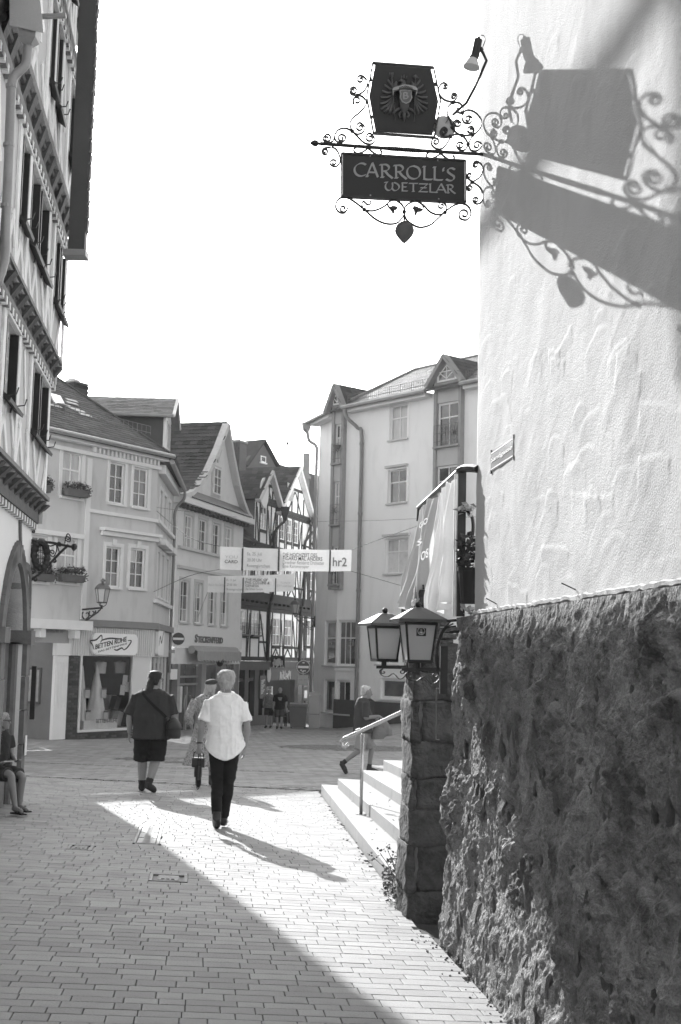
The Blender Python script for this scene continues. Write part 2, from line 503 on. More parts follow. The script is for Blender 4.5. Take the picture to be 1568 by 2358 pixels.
# drain grate and inspection covers let into the lane
def floor_plate(name, rect, label, cat, kind_):
 a0, a1, b0, b1 = rect
 c = lane((a0 + a1) / 2, (b0 + b1) / 2)
 M = gmat(c)
 L, W = (a1 - a0), (b1 - b0)
 root = empty(name, (c.x, c.y, gz(c.x, c.y)), label, cat)
 T = lambda mb: setattr(mb, 'v', [tuple(M @ Vector(v)) for v in mb.v]) or mb
 fr = MB()
 for x0, x1, y0, y1 in ((-L / 2, L / 2, -W / 2, -W / 2 + 0.03), (-L / 2, L / 2, W / 2 - 0.03, W / 2), (-L / 2, -L / 2 + 0.03, -W / 2 + 0.03, W / 2 - 0.03), (L / 2 - 0.03, L / 2, -W / 2 + 0.03, W / 2 - 0.03)):
  fr.box(x0, x1, y0, y1, -0.02, 0.004)
 mk('frame', T(fr), gm('cover_frame', 0.16, 0.6, 0.2, 9), root)
 bed = MB().box(-L / 2 + 0.03, L / 2 - 0.03, -W / 2 + 0.03, W / 2 - 0.03, -0.03, -0.012)
 if kind_ == 'grate':
  mk('bed', T(bed), JOINT, root)
  n = 9
  for i in range(n):
   x = -L / 2 + 0.10 + (L - 0.20) * (i + 0.5) / n
   mk('grate_bar', T(MB().box(x - 0.012, x + 0.012, -W / 2 + 0.03, W / 2 - 0.03, -0.012, 0.003)), gm('grate_metal', 0.32, 0.6, 0.2, 9), root)
  for s in (-1, 1):
   for j in range(3):
    y = -W / 2 + W * (j + 0.5) / 3
    mk('side_tab', T(MB().box(s * (L / 2 - 0.065) - 0.025, s * (L / 2 - 0.065) + 0.025, y - W / 6 + 0.03, y + W / 6 - 0.03, -0.012, 0.001)), gm('grate_metal', 0.20), root)
 else:
  mk('bed', T(bed), gm('cover_concrete', 0.26, 0.9, 0.2, 9), root)
  mk('cover_plate', T(MB().box(-L * 0.27, L * 0.27, -W / 2 + 0.06, W / 2 - 0.06, -0.012, 0.003)), gm('cast_iron', 0.11, 0.6, 0.2, 9, metal=0.2), root)
  for i in range(3):
   mk('cover_rib', T(MB().box(-L * 0.18 + i * L * 0.13, -L * 0.10 + i * L * 0.13, -W / 4, W / 4, 0.003, 0.009)), gm('cast_iron', 0.11), root)
 return root
floor_plate('inspection_cover', cov_rect[0], 'small iron inspection cover in a concrete frame, in the shaded paving by the left edge', 'manhole cover', 'cover')
floor_plate('inspection_cover', cov_rect[1], 'wider iron inspection cover with a concrete surround at the edge of the sunlit paving', 'manhole cover', 'cover')
floor_plate('drain_grate', cov_rect[2], 'square slotted metal drain grate in the sunlit paving', 'drain', 'grate')
p_, q_ = ground(622, 1812), ground(735, 1803)
floor_plate('drain_channel', (to_lane(p_)[0], to_lane(q_)[0], to_lane(p_)[1], to_lane(p_)[1] + 0.5), 'long iron drain cover lying beside the foot of the granite steps', 'drain', 'cover')
c = ground(385, 1748)
mhc = MB()
mhc.lathe([(0.30, -0.03), (0.30, 0.004), (0.27, 0.008), (0.01, 0.008)], (0, 0, 0), 20)
mhc.v = [tuple(gmat(c) @ Vector(v)) for v in mhc.v]
mk('manhole_cover', mhc, gm('cast_iron', 0.11, 0.6, 0.2, 9, metal=0.2), label='round iron manhole cover inside the ring of setts', cat='manhole cover')
# ------------------------------------------------------------------ granite steps
steps = empty('stone_steps', lane(0.9, 15) + Vector((0, 0, -2.0)), 'pale granite steps of four treads climbing to the right beside the pillar', 'steps')
for k in range(4):
 (a0, bf), _ = SE[k]
 b_near = 10.15
 cuts = [bf]
 while cuts[-1] > b_near + 0.6: cuts.append(cuts[-1] - (1.9 + 0.35 * ((k * 7 + len(cuts) * 3) % 4)))
 cuts[-1] = b_near
 for t in range(len(cuts) - 1):
  b1, b0 = cuts[t] - (0.004 if t else 0), cuts[t + 1] + 0.004
  mb = MB()
  wA = 0.75 if k < 3 else 4.0
  qs = [(step_a(k, b0), b0), (step_a(k, b0) + wA, b0), (step_a(k, b1) + wA, b1), (step_a(k, b1), b1)]
  top = lambda a, b: gz(*lane(a, b).xy) + RISE * (k + 1)
  bot = [Vector((*lane(a, b).xy, top(a, b) - 0.35)) for a, b in qs]
  ch = 0.008
  mid = [Vector((*lane(a, b).xy, top(a, b) - ch)) for a, b in qs]
  tp = [Vector((*lane(a + (ch if i in (0, 3) else 0), b + (-ch if (i in (2, 3) and t == 0) else 0)).xy, top(a, b))) for i, (a, b) in enumerate(qs)]
  mb.add(bot + mid + tp, [(3, 2, 1, 0)] + [(i, (i + 1) % 4, 4 + (i + 1) % 4, 4 + i) for i in range(4)] + [(4 + i, 4 + (i + 1) % 4, 8 + (i + 1) % 4, 8 + i) for i in range(4)] + [(8, 9, 10, 11)])
  mk('step_block', mb, STEP, steps)
 # the far return of each level, running off to the right
 bl = MB()
 a, wd = a0 + (0.75 if k < 3 else 4.0) + 0.004, 3.2
 if k < 3:
  qs = [(a, bf - 0.75), (a + wd, bf - 0.75), (a + wd, bf), (a, bf)]
  top = lambda a, b: gz(*lane(a, b).xy) + RISE * (k + 1)
  bl.hexa([Vector((*lane(x, y).xy, top(x, y) - 0.35)) for x, y in qs] + [Vector((*lane(x, y).xy, top(x, y))) for x, y in qs])
  mk('step_block', bl, STEP, steps)
# ------------------------------------------------------------------ the rubble wall on the right
Z_TOP = WF.px(1300, 1386, -0.09)[1]
Z_B = W0.z - 0.25
BAT = 0.10
def bat(z): return -BAT * (z - W0.z) / (Z_TOP - W0.z)
def grid_wrap(s_vals, z_vals, height, base_d, u_corner=0.0, rc=0.05):
 S, Zg = np.meshgrid(s_vals, z_vals)
 H = height(S, Zg)
 U = np.where(S >= 0, S, 0.0) + u_corner
 D = np.where(S >= 0, 0.0, S) + base_d(Zg)
 k = np.clip((S + rc) / (2 * rc), 0, 1)             # normal turns from the end face (-u) to the face (+d)
 nu, nd = -np.cos(k * np.pi / 2), np.sin(k * np.pi / 2)
 U = U + nu * H
 D = D + nd * H
 P0, e, n = WF.p0, WF.e, WF.n
 V = np.stack([P0.x + e.x * U + n.x * D, P0.y + e.y * U + n.y * D, Zg], -1).reshape(-1, 3)
 ns, nzv = len(s_vals), len(z_vals)
 i = np.arange(ns - 1)[None, :] + ns * np.arange(nzv - 1)[:, None]
 i = i.ravel()
 F = np.stack([i, i + 1, i + ns + 1, i + ns], -1)
 return V, F
def np_obj(name, V, F, mat, parent=None, flip=False, **kw):
 off = np.array(wloc(parent)) if parent is not None else np.zeros(3)
 me = bpy.data.meshes.new(name)
 F = F[:, ::-1] if flip else F
 me.vertices.add(len(V)); me.loops.add(F.size); me.polygons.add(len(F))
 me.vertices.foreach_set('co', (V - off).astype(np.float32).ravel())
 me.loops.foreach_set('vertex_index', F.astype(np.int32).ravel())
 me.polygons.foreach_set('loop_start', np.arange(0, F.size, 4, dtype=np.int32))
 me.polygons.foreach_set('use_smooth', np.ones(len(F), dtype=bool))
 me.materials.append(mat)
 me.update(); me.validate()
 o = bpy.data.objects.new(name, me)
 COL.objects.link(o)
 o.parent = parent
 return props(o, **kw)
def worley(x, y, seed=0):
 rs = np.random.RandomState(seed)
 JX, JY, JV = rs.rand(128, 128), rs.rand(128, 128), rs.rand(128, 128)
 xi, yi = np.floor(x).astype(int), np.floor(y).astype(int)
 f1 = np.full(x.shape, 9.0); f2 = np.full(x.shape, 9.0); val = np.zeros(x.shape)
 for dx in (-1, 0, 1):
  for dy in (-1, 0, 1):
   cx, cy = xi + dx, yi + dy
   px_, py_ = cx + JX[cx % 128, cy % 128], cy + JY[cx % 128, cy % 128]
   d = np.hypot(px_ - x, py_ - y)
   new = d < f1
   f2 = np.where(new, f1, np.minimum(f2, d))
   val = np.where(new, JV[cx % 128, cy % 128], val)
   f1 = np.where(new, d, f1)
 return f1, f2, val
def rub_h(S, Z):
 w = fbm(S * 3.1, Z * 2.2, 3, 5)
 w2 = fbm(S * 9, Z * 7, 2, 6)
 big = fbm(S * 1.4 + w, Z * 1.2, 3, 11) - 0.5
 # stones of two sizes, standing on edge, with the mortar smeared across them
 f1, f2, v = worley(S * 2.9 + 0.9 * w + 0.25 * w2, Z * 3.1 + 0.7 * w + 0.2 * w2, 13)
 st = np.clip((f2 - f1) * 5.0, 0, 1) * (v - 0.25)
 g1, g2, gv = worley(S * 6.5 + 1.2 * w + 0.5 * w2, Z * 7.0 + 1.0 * w + 0.5 * w2, 17)
 chip = np.clip((g2 - g1) * 5.5, 0, 1) * (gv - 0.35)
 lump = ridge(S * 4.4 + w * 2, Z * 4.4 + w, 4, 21) - 0.5
 flake = ridge(S * 9.5 + w * 3, Z * 8.5 + w2 * 2, 3, 31) - 0.5
 fine = fbm(S * 34, Z * 38, 3, 41) - 0.5
 global RUB_TONE
 smear = np.clip((fbm(S * 3.3 + 5, Z * 2.4, 4, 91) - 0.42) * 5, 0, 1)
 bare = np.clip((f2 - f1) * 4 - 0.25, 0, 1) * (v > 0.42) * (1 - smear)
 RUB_TONE = (1.12 + 0.5 * (fbm(S * 6, Z * 5, 4, 95) - 0.5)) * (1 - 0.34 * np.clip((g2 - g1) * 5, 0, 1) * (gv > 0.62) * (1 - smear)) * (1 - bare * (0.20 + 0.32 * vnoise(v * 37.0, v * 11.0, 3))) * (0.82 + 0.5 * gv * (1 - smear) * 0.6 + 0.12 * smear)
 rough = np.clip((fbm(S * 1.9, Z * 1.9, 2, 55) - 0.25) * 3.0, 0.55, 1.2)
 top = np.clip((Z_TOP - Z) / 0.16, 0, 1)
 h = 0.07 * big + rough * (0.050 * st + 0.046 * chip + 0.024 * lump + 0.038 * flake + 0.030 * fine)
 foot = np.clip((W0.z + 0.5 - Z) / 0.5, 0, 1) * 0.05 * fbm(S * 2.4, Z * 1.5, 2, 77)
 h = h + foot
 return h * (0.22 + 0.78 * top) - 0.012 * top
rub = empty('rubble_wall', W0, 'tall rough rubble wall smeared with grey mortar under the white plaster', 'stone wall')
s_vals = np.concatenate([np.arange(-0.8, 0, 0.02), np.arange(0, 5.4, 0.0105)])
z_vals = np.concatenate([np.arange(Z_B, Z_TOP, 0.0105), [Z_TOP]])
V, Fc = grid_wrap(s_vals, z_vals, rub_h, bat)
mf = np_obj('mortar_face', V, Fc, RUBBLE, rub)
at_ = mf.data.attributes.new('tone', 'FLOAT', 'POINT')
at_.data.foreach_set('value', RUB_TONE.ravel().astype(np.float32))
_n = RUBBLE.node_tree
_a, _m = _n.nodes.new('ShaderNodeAttribute'), _n.nodes.new('ShaderNodeVectorMath')
_a.attribute_name = 'tone'
_m.operation = 'MULTIPLY'
_b = _n.nodes['Principled BSDF']
_n.links.new(_b.inputs['Base Color'].links[0].from_socket, _m.inputs[0]); _n.links.new(_a.outputs['Fac'], _m.inputs[1]); _n.links.new(_m.outputs[0], _b.inputs['Base Color'])
cap = MB()
q = WF.P
CAPM = gm('wall_cap', 0.22, 0.95, 0.2, 5, 0.5, 30)
cap.add([q(-0.004, Z_TOP, bat(Z_TOP)), q(5.4, Z_TOP, bat(Z_TOP)), q(5.4, Z_TOP + 0.01, bat(Z_TOP) - 0.5), q(-0.004, Z_TOP + 0.01, bat(Z_TOP) - 0.8)], [(0, 1, 2, 3)])
mk('wall_top', cap, CAPM, rub)
rng = random.Random(12)
svar = []
for k in range(10):
 bm = bmesh.new()
 bmesh.ops.create_icosphere(bm, subdivisions=2, radius=1.0)
 sd = Vector((k * 7.1, k * 3.3, k))
 for v in bm.verts:
  n = v.co.copy()
  f = 0.75 + 0.55 * mnoise.noise(n * 1.3 + sd) + 0.25 * mnoise.noise(n * 3.1 + sd)
  v.co = n * f
  v.co.x = max(-0.72, min(0.72, v.co.x))        # broken flat sides
  v.co.y = max(-0.8, min(0.55, v.co.y))
 me = bpy.data.meshes.new('stone')
 bm.to_mesh(me); bm.free()
 me.materials.append(RUBSTONE)
 svar.append(me)
def stone(u, z, su, sz, sd, tilt, parent=rub):
 h = float(rub_h(np.array([u]), np.array([z]))[0])
 c = WF.P(u, z, bat(z) + h - sd * 0.55)
 X, Y, Zv = WF.e, WF.n, Vector((0, 0, 1))
 M = Matrix(((X.x, Y.x, 0, c.x), (X.y, Y.y, 0, c.y), (0, 0, 1, c.z), (0, 0, 0, 1)))
 M = M @ Matrix.Rotation(tilt, 4, 'Y') @ Matrix.Diagonal((su, sd, sz, 1))
 share('stone', rng.choice(svar), M, parent)
for k in range(270):
 u = rng.random() ** 1.15 * 4.9 + 0.1
 z = rng.uniform(W0.z + 0.05, Z_TOP - 0.2)
 low = 1.0 + 0.5 * smooth(Z_TOP - 0.9, W0.z, z)
 s = rng.choice((0.03, 0.04, 0.05, 0.06, 0.085)) * low
 stone(u, z, s * rng.uniform(0.6, 1.0), s * rng.uniform(1.0, 1.9), s * rng.uniform(0.35, 0.6), rng.gauss(0.1, 0.35))
# dressed corner blocks at the foot, and the big boulders sitting on the paving
for u, z, su, sz in ((0.18, W0.z + 0.28, 0.17, 0.30), (0.62, W0.z + 0.16, 0.13, 0.22), (0.95, W0.z + 0.12, 0.11, 0.16), (1.7, W0.z + 0.15, 0.15, 0.2), (2.3, W0.z + 0.2, 0.2, 0.26), (0.07, W0.z + 1.05, 0.09, 0.2), (0.06, W0.z + 0.7, 0.08, 0.16)):
 stone(u, z, su, sz, 0.11, rng.gauss(0, 0.08))
# grit and dirt along the foot
grit = MB()
for k in range(170):
 b = rng.uniform(-0.3, 4.8)
 off = abs(rng.gauss(0, 0.07)) + 0.02
 p = WF.P(b, 0, off)
 r_ = rng.uniform(0.002, 0.010)
 p.z = gz(p.x, p.y) + r_ * 0.4
 grit.ball(p, r_, 5, 0, (1, rng.uniform(0.6, 1.3), 0.7))
mk('grit', grit, gm('grit', 0.14, 0.95, 0.3, 9, island=0.4), kind='stuff')
# ------------------------------------------------------------------ the white plastered house standing on it
PD = bat(Z_TOP) - 0.028                                # the plaster stands a little back from the rubble
U_C = WF.px(1097, 1200, PD)[0]
rs = np.random.RandomState(4)
marks = []
for k in range(150):
 u, z = rs.uniform(0.05, 4.4), rs.uniform(Z_TOP, Z_TOP + 3.4)
 dens = 1.0 if z < Z_TOP + 1.6 else 0.45
 if rs.rand() > dens: continue
 marks.append((u, z, rs.uniform(0.16, 0.55), rs.uniform(0.07, 0.24), rs.normal(0.05, 0.22), rs.uniform(0.0012, 0.0050), rs.rand() < 0.75))
def pl_h(S, Z):
 h = 0.020 * (fbm(S * 1.1, Z * 0.9, 3, 3) - 0.5) + 0.006 * (fbm(S * 4, Z * 3, 3, 8) - 0.5) + 0.0016 * (fbm(S * 18, Z * 30, 2, 9) - 0.5)
 # trowel drags: long shallow diagonal ridges
 q = (S * 0.55 + Z * 0.85)
 h = h + 0.0045 * ridge(q * 1.2 + 0.5 * fbm(S * 2, Z * 2, 2, 61), (S * 0.55 - Z * 0.75) * 5.0, 2, 63) * np.clip(fbm(S * 1.3, Z * 1.3, 2, 67) * 3 - 1.1, 0, 1)
 for (u, z, w, l, a, hh, rnd) in marks:              # trowel pats with a lip at the top that fade out downwards
  m = (np.abs(S - u) < w * 2.2) & (np.abs(Z - z) < l * 2.2)
  if not m.any(): continue
  ds, dz = S[m] - u, Z[m] - z
  x, y = ds * math.cos(a) - dz * math.sin(a), ds * math.sin(a) + dz * math.cos(a)
  top = l / 2 - (0.7 * x * x / w if rnd else 0.06 * x)
  top = top + 0.035 * (fbm(x * 9 + u * 7, y * 3 + z, 2, 71) - 0.5)
  edge = np.clip((top - y) / 0.012, 0, 1) * np.clip((w / 2 - np.abs(x)) / 0.020, 0, 1)
  fade = np.clip((y + l / 2) / l, 0, 1) ** 0.8
  h[m] += hh * edge * fade
 return h
house = empty('plastered_house', WF.P(U_C, Z_TOP, PD), 'white plastered house wall with trowel marks above the rubble wall', 'house')
s_vals = np.concatenate([np.arange(-4.0, -0.24, 0.25), np.arange(-0.24, 4.5, 0.0115)])
z_vals = np.concatenate([np.arange(Z_TOP - 0.02, Z_TOP + 3.3, 0.0115), np.arange(Z_TOP + 3.3, Z_TOP + 6.4, 0.15)])
V, Fc = grid_wrap(s_vals, z_vals, pl_h, lambda Z: 0 * Z + PD, U_C, 0.045)
np_obj('plaster_wall', V, Fc, PLASTER, house)
lip = MB()
pts = [WF.P(U_C + 0.02 + 0.06 * i, Z_TOP + 0.012 + 0.012 * rng.random(), PD + 0.008 + 0.008 * rng.random()) for i in range(72)]
lip.tube(pts, [0.010 + 0.009 * rng.random() for _ in pts], 5)
mk('plaster_lip', lip, PLASTER, house)
for u, l in ((U_C + 0.62, 0.06), (U_C + 2.35, 0.07)):
 mk('wall_spike', MB().tube([WF.P(u, Z_TOP + 0.05, PD - 0.01), WF.P(u - 0.03, Z_TOP + 0.09, PD + l)], 0.0035, 5), IRON, house)
# enamel street sign
sg = empty('street_name_sign', WF.P(*WF.px(1152, 1046, PD), PD), 'enamel street name plate on the white plaster', 'sign')
cs = [WF.px(x, y, PD + 0.02) for x, y in ((1126.5, 1085.5), (1178, 1053.5), (1178, 1006), (1126.5, 1040.5))]
us = (cs[0][0] + cs[3][0]) / 2, (cs[1][0] + cs[2][0]) / 2
zs = (cs[0][1] + cs[1][1]) / 2, (cs[2][1] + cs[3][1]) / 2
u0, u1 = min(us), max(us); z0, z1 = min(zs), max(zs)
mb = MB()
n = 8
for i in range(n):
 t0, t1 = i / n, (i + 1) / n
 d0, d1 = 0.009 + 0.002 * math.sin(math.pi * t0), 0.009 + 0.002 * math.sin(math.pi * t1)
 a, b_ = z0 + (z1 - z0) * t0, z0 + (z1 - z0) * t1
 mb.hexa([WF.P(u0, a, PD + d0), WF.P(u1, a, PD + d0), WF.P(u1, a, PD + 0.003), WF.P(u0, a, PD + 0.003), WF.P(u0, b_, PD + d1), WF.P(u1, b_, PD + d1), WF.P(u1, b_, PD + 0.003), WF.P(u0, b_, PD + 0.003)])
mk('plate', mb, gm('enamel_blue_grey', 0.30, 0.25, 0.06, 4, 0.02, 20, 0.6), sg)
# the house and its plinth run on past the camera; so does the row opposite, and the lane is closed behind
run = MB().hexa([WF.P(u, z, d) for z in (-3.0, Z_TOP) for u, d in ((5.42, -0.03), (26, -0.03), (26, -5), (5.42, -5))])
mk('rubble_plinth', run, CAPM, rub)
mk('plaster_flank', MB().hexa([WF.P(u, z, PD + d) for z in (Z_TOP + 0.002, Z_TOP + 6.4) for u, d in ((U_C + 4.52, -0.01), (26, -0.01), (26, -5), (U_C + 4.52, -5))]), PLASTER, house)
# ------------------------------------------------------------------ lettering
TMP = bpy.data.scenes.new('workbench')                # an empty side scene: evaluating one object there is quick
def baked(o):
 TMP.collection.objects.link(o)
 vl = TMP.view_layers[0]
 vl.update()
 return bpy.data.meshes.new_from_object(o.evaluated_get(vl.depsgraph))
def text_mesh(s, size=1.0, ext=0.004, bold=0.0, space=1.0):
 cu = bpy.data.curves.new('t', 'FONT')
 cu.body = s
 cu.size = size
 cu.extrude = ext
 cu.offset = bold
 cu.space_character = space
 cu.resolution_u = 3
 o = bpy.data.objects.new('t', cu)
 me = baked(o)
 vs = [v.co.copy() for v in me.vertices]
 fs = [tuple(p.vertices) for p in me.polygons]
 bpy.data.objects.remove(o)
 bpy.data.curves.remove(cu)
 bpy.data.meshes.remove(me)
 return vs, fs
def letter(name, s, F, u0, u1, z0, z1, d, mat, parent, bold=0.0, ext=0.004, align_base=True, fit='both', shear=0.0, slope=0.0, **kw):
 vs, fs = text_mesh(s, 1.0, 0.5, bold)
 xs_ = [v.x for v in vs]
 xa, xb = min(xs_), max(xs_)
 cap = 0.70
 sz = (z1 - z0) / cap
 sx = (u1 - u0) / (xb - xa) if fit == 'both' else sz
 mb = MB()
 mb.add([F.P(u0 + (v.x - xa) * sx + shear * v.y * sz, z0 + v.y * sz + slope * (v.x - xa) * sx, d + (v.z + 0.5) * ext) for v in vs], fs)
 return mk(name, mb, mat, parent, **kw)
letter('lettering', 'Sandgasse', WF, u0 + 0.022, u1 - 0.022, z0 + 0.055, z1 - 0.045, PD + 0.0118, WHITE, sg, bold=0.012, ext=0.002)
bd = MB()
for a, b_ in ((z0 + 0.008, z0 + 0.016), (z1 - 0.016, z1 - 0.008)): bd.fb(WF, u0 + 0.01, u1 - 0.01, a, b_, PD + 0.009, PD + 0.0115)
mk('border', bd, WHITE, sg)
for uu in (u0, u1):
 for zz in (z0, z1):
  mk('fixing', MB().fb(WF, uu - 0.010, uu + 0.010, zz - 0.012, zz + 0.012, PD - 0.01, PD + 0.012), IRON, sg)
def nib_glyphs(word_list, nib=0.13, ang=38):
 n = Vector((math.cos(R(ang)), math.sin(R(ang)))) * nib / 2
 out = []
 for ch, x0, sx in word_list:
  for st in GLY[ch]:
   st = [Vector((x0 + x * sx, y)) for x, y in st]
   # smooth long strokes
   if len(st) > 3:
    q = []
    for i in range(len(st) - 1):
     p0, p1, p2, p3 = st[max(i - 1, 0)], st[i], st[i + 1], st[min(i + 2, len(st) - 1)]
     for t in (0, 0.25, 0.5, 0.75):
      q.append(0.5 * ((2 * p1) + (p2 - p0) * t + (2 * p0 - 5 * p1 + 4 * p2 - p3) * t * t + (3 * p1 - p0 - 3 * p2 + p3) * t ** 3))
    st = q + [st[-1]]
   for a, b in zip(st, st[1:]):
    t = (b - a)
    if t.length < 1e-6: continue
    t.normalize()
    m = Vector((-t.y, t.x)) * 0.022              # hairline minimum
    k = n if n.dot(m) >= 0 else -n
    w = k + m
    e = t * 0.012
    out.append([a - e + w, a - e - w, b + e - w, b + e + w])
 return out
GLY = {
 'C': [[(0.95, 0.90), (0.72, 0.99), (0.40, 0.94), (0.12, 0.70), (0.06, 0.40), (0.22, 0.12), (0.55, 0.0), (0.95, 0.12)]],
 'A': [[(-0.05, 0.0), (0.47, 1.08)], [(0.47, 1.08), (0.98, 0.0)], [(0.16, 0.34), (0.72, 0.34)], [(-0.12, 0.01), (0.1, 0.01)]],
 'R': [[(0.16, 0.0), (0.14, 0.97)], [(-0.05, 0.95), (0.14, 0.97), (0.48, 0.99), (0.70, 0.80), (0.58, 0.56), (0.18, 0.46)], [(0.38, 0.50), (0.62, 0.22), (0.98, -0.04)], [(0.04, 0.01), (0.3, 0.01)]],
 'O': [[(0.5, 1.0), (0.16, 0.86), (0.03, 0.5), (0.16, 0.14), (0.5, 0.0), (0.84, 0.14), (0.97, 0.5), (0.84, 0.86), (0.5, 1.0)]],
 'L': [[(0.15, 1.0), (0.13, 0.04)], [(0.0, 0.98), (0.24, 0.98)], [(0.08, 0.04), (0.45, 0.0), (0.85, 0.03)]],
 "'": [[(0.3, 0.98), (0.14, 0.84), (0.2, 0.72)]],
 'S': [[(0.88, 0.88), (0.6, 0.98), (0.24, 0.90), (0.20, 0.68), (0.5, 0.50), (0.80, 0.34), (0.74, 0.10), (0.4, 0.0), (0.02, 0.10)]],
 'W': [[(0.16, 0.98), (0.04, 0.62), (0.06, 0.22), (0.24, 0.0), (0.44, 0.16), (0.52, 0.55), (0.50, 0.95)], [(0.48, 0.30), (0.62, 0.02), (0.84, 0.10), (0.97, 0.45), (0.86, 0.80), (0.62, 0.98)], [(-0.04, 0.93), (0.2, 1.0)]],
 'E': [[(0.16, 1.0), (0.14, 0.0)], [(0.05, 0.98), (0.82, 0.98)], [(0.14, 0.5), (0.68, 0.5)], [(0.08, 0.01), (0.86, 0.02)]],
 'T': [[(0.5, 0.98), (0.48, 0.0)], [(0.02, 0.95), (0.98, 0.98)], [(0.36, 0.01), (0.62, 0.01)]],
 'Z': [[(0.06, 0.95), (0.94, 0.97)], [(0.92, 0.95), (0.06, 0.03)], [(0.02, 0.02), (0.95, 0.02)], [(0.2, 0.50), (0.82, 0.50)]],
 'B': [[(0.15, 0), (0.15, 1)], [(0.15, 1), (0.6, 0.95), (0.65, 0.6), (0.2, 0.52)], [(0.2, 0.52), (0.75, 0.45), (0.75, 0.08), (0.15, 0.0)]],
}
# ------------------------------------------------------------------ the pub's wrought-iron hanging sign
SPt = WF.P(*WF.px(1112, 355, PD), PD)                  # root of the arm at the plaster's corner
_t = Vector((-0.99437, -0.106, 0))
SF = Fac(SPt + _t * 1.2, SPt)                          # the sign hangs square to the wall
sroot = empty('hanging_sign', SPt + Vector((0, 0, 0)), 'wrought iron hanging pub sign with eagle board and name board on the white wall', 'pub sign')
def Z1(zx, zy): return 689.9 + 0.32 * zx, 62.7 + 0.32 * zy
def S2(zx, zy): return SF.px(*Z1(zx, zy))
def S3(zx, zy, d=0.0):
 u, z = S2(zx, zy)
 return SF.P(u, z, d)
def cat(pts, sub=6):
 pts = [Vector(p) for p in pts]
 out = []
 for i in range(len(pts) - 1):
  p0, p1, p2, p3 = pts[max(i - 1, 0)], pts[i], pts[i + 1], pts[min(i + 2, len(pts) - 1)]
  for k in range(sub):
   t = k / sub
   out.append(0.5 * ((2 * p1) + (p2 - p0) * t + (2 * p0 - 5 * p1 + 4 * p2 - p3) * t * t + (3 * p1 - p0 - 3 * p2 + p3) * t ** 3))
 return out + [pts[-1]]
def spiral_in(c, p, turns=1.35, cw=True, n=6):
 c, p = Vector(c), Vector(p)
 r, a = (p - c).length, math.atan2(p.y - c.y, p.x - c.x)
 k = int(turns * 8)
 s = 1 if cw else -1
 return [(c.x + r * (1 - 0.78 * i / k) * math.cos(a + s * 2 * math.pi * turns * i / k), c.y + r * (1 - 0.78 * i / k) * math.sin(a + s * 2 * math.pi * turns * i / k)) for i in range(1, k + 1)]
def scroll(path, c0=None, cw0=True, c1=None, cw1=True, turns=1.2, w=0.018, t=0.0095, name='scroll', parent=None, conv=None, nrm=None, mat=None):
 pts = list(path)
 if c0 is not None: pts = list(reversed(spiral_in(c0, pts[0], turns, cw0))) + pts
 if c1 is not None: pts = pts + spiral_in(c1, pts[-1], turns, cw1)
 q = [(conv or S3)(*p) for p in cat([(a, b, 0) for a, b in pts], 3) for p in [(p.x, p.y)]]
 return mk(name, MB().strip(q, w, t, nrm or SF.n), mat or IRON, parent or sroot)
# upper scrolls to the left of the eagle board (in y-down units: cw=True winds clockwise on the picture)
scroll([(445, 349), (478, 375), (484, 420), (462, 460), (415, 492)], (438, 376), False)
scroll([(385, 431), (362, 450), (370, 482), (415, 492)], (386, 458), True)
scroll([(390, 555), (388, 520), (415, 492), (452, 500), (475, 530), (470, 570), (430, 615), (385, 652), (362, 695), (376, 746)], (412, 530), True)
scroll([(378, 748), (410, 770), (455, 757), (467, 718), (435, 688)], None, True, (435, 720), False)
scroll([(378, 748), (330, 727), (280, 738), (252, 780), (262, 818), (302, 830), (332, 800)], None, True, (300, 800), False)
scroll([(250, 790), (238, 820), (200, 832), (168, 805), (195, 770)], None, True, (198, 800), True)
scroll([(378, 748), (415, 785), (465, 832), (520, 840), (540, 805), (508, 764)], None, True, (506, 797), False)
scroll([(228, 862), (262, 878), (286, 925), (288, 975), (258, 1004), (222, 988)], None, True, (245, 975), True)
scroll([(225, 865), (178, 870), (160, 895), (178, 918)], None, True, (182, 895), False)
# to the right of the board
scroll([(1062, 418), (1035, 400), (1004, 428), (1000, 475), (1040, 522), (1105, 540)], (1046, 428), True)
scroll([(1092, 490), (1110, 474), (1134, 500), (1105, 540)], (1108, 498), False)
scroll([(1105, 540), (1068, 572), (1062, 625), (1085, 672), (1100, 720), (1120, 752), (1165, 778), (1245, 775)])
scroll([(1105, 540), (1150, 546), (1176, 580), (1168, 616), (1135, 612)], None, True, (1140, 596), True, 0.9)
scroll([(1170, 616), (1210, 596), (1262, 612), (1300, 655), (1306, 705), (1282, 750), (1245, 775)])
scroll([(1170, 616), (1168, 655), (1188, 688), (1228, 690), (1240, 660)], None, True, (1213, 662), False)
scroll([(1100, 720), (1105, 690), (1130, 668), (1160, 690)], None, True, (1135, 694), True)
scroll([(1245, 775), (1255, 742), (1236, 714), (1210, 728)], None, True, (1230, 742), False)
scroll([(1040, 770), (1062, 745), (1040, 722), (1012, 748), (1030, 785), (1085, 787)], (1040, 748), True, turns=0.9)
scroll([(1085, 787), (1065, 830), (1022, 875), (975, 870), (946, 835), (960, 802)], None, True, (978, 824), True)
scroll([(1085, 787), (1130, 770), (1182, 790), (1212, 840), (1232, 885), (1280, 888), (1308, 855)], None, True, (1276, 850), False)
scroll([(1245, 775), (1215, 838), (1190, 882), (1150, 882), (1128, 850)], None, True, (1156, 852), True)
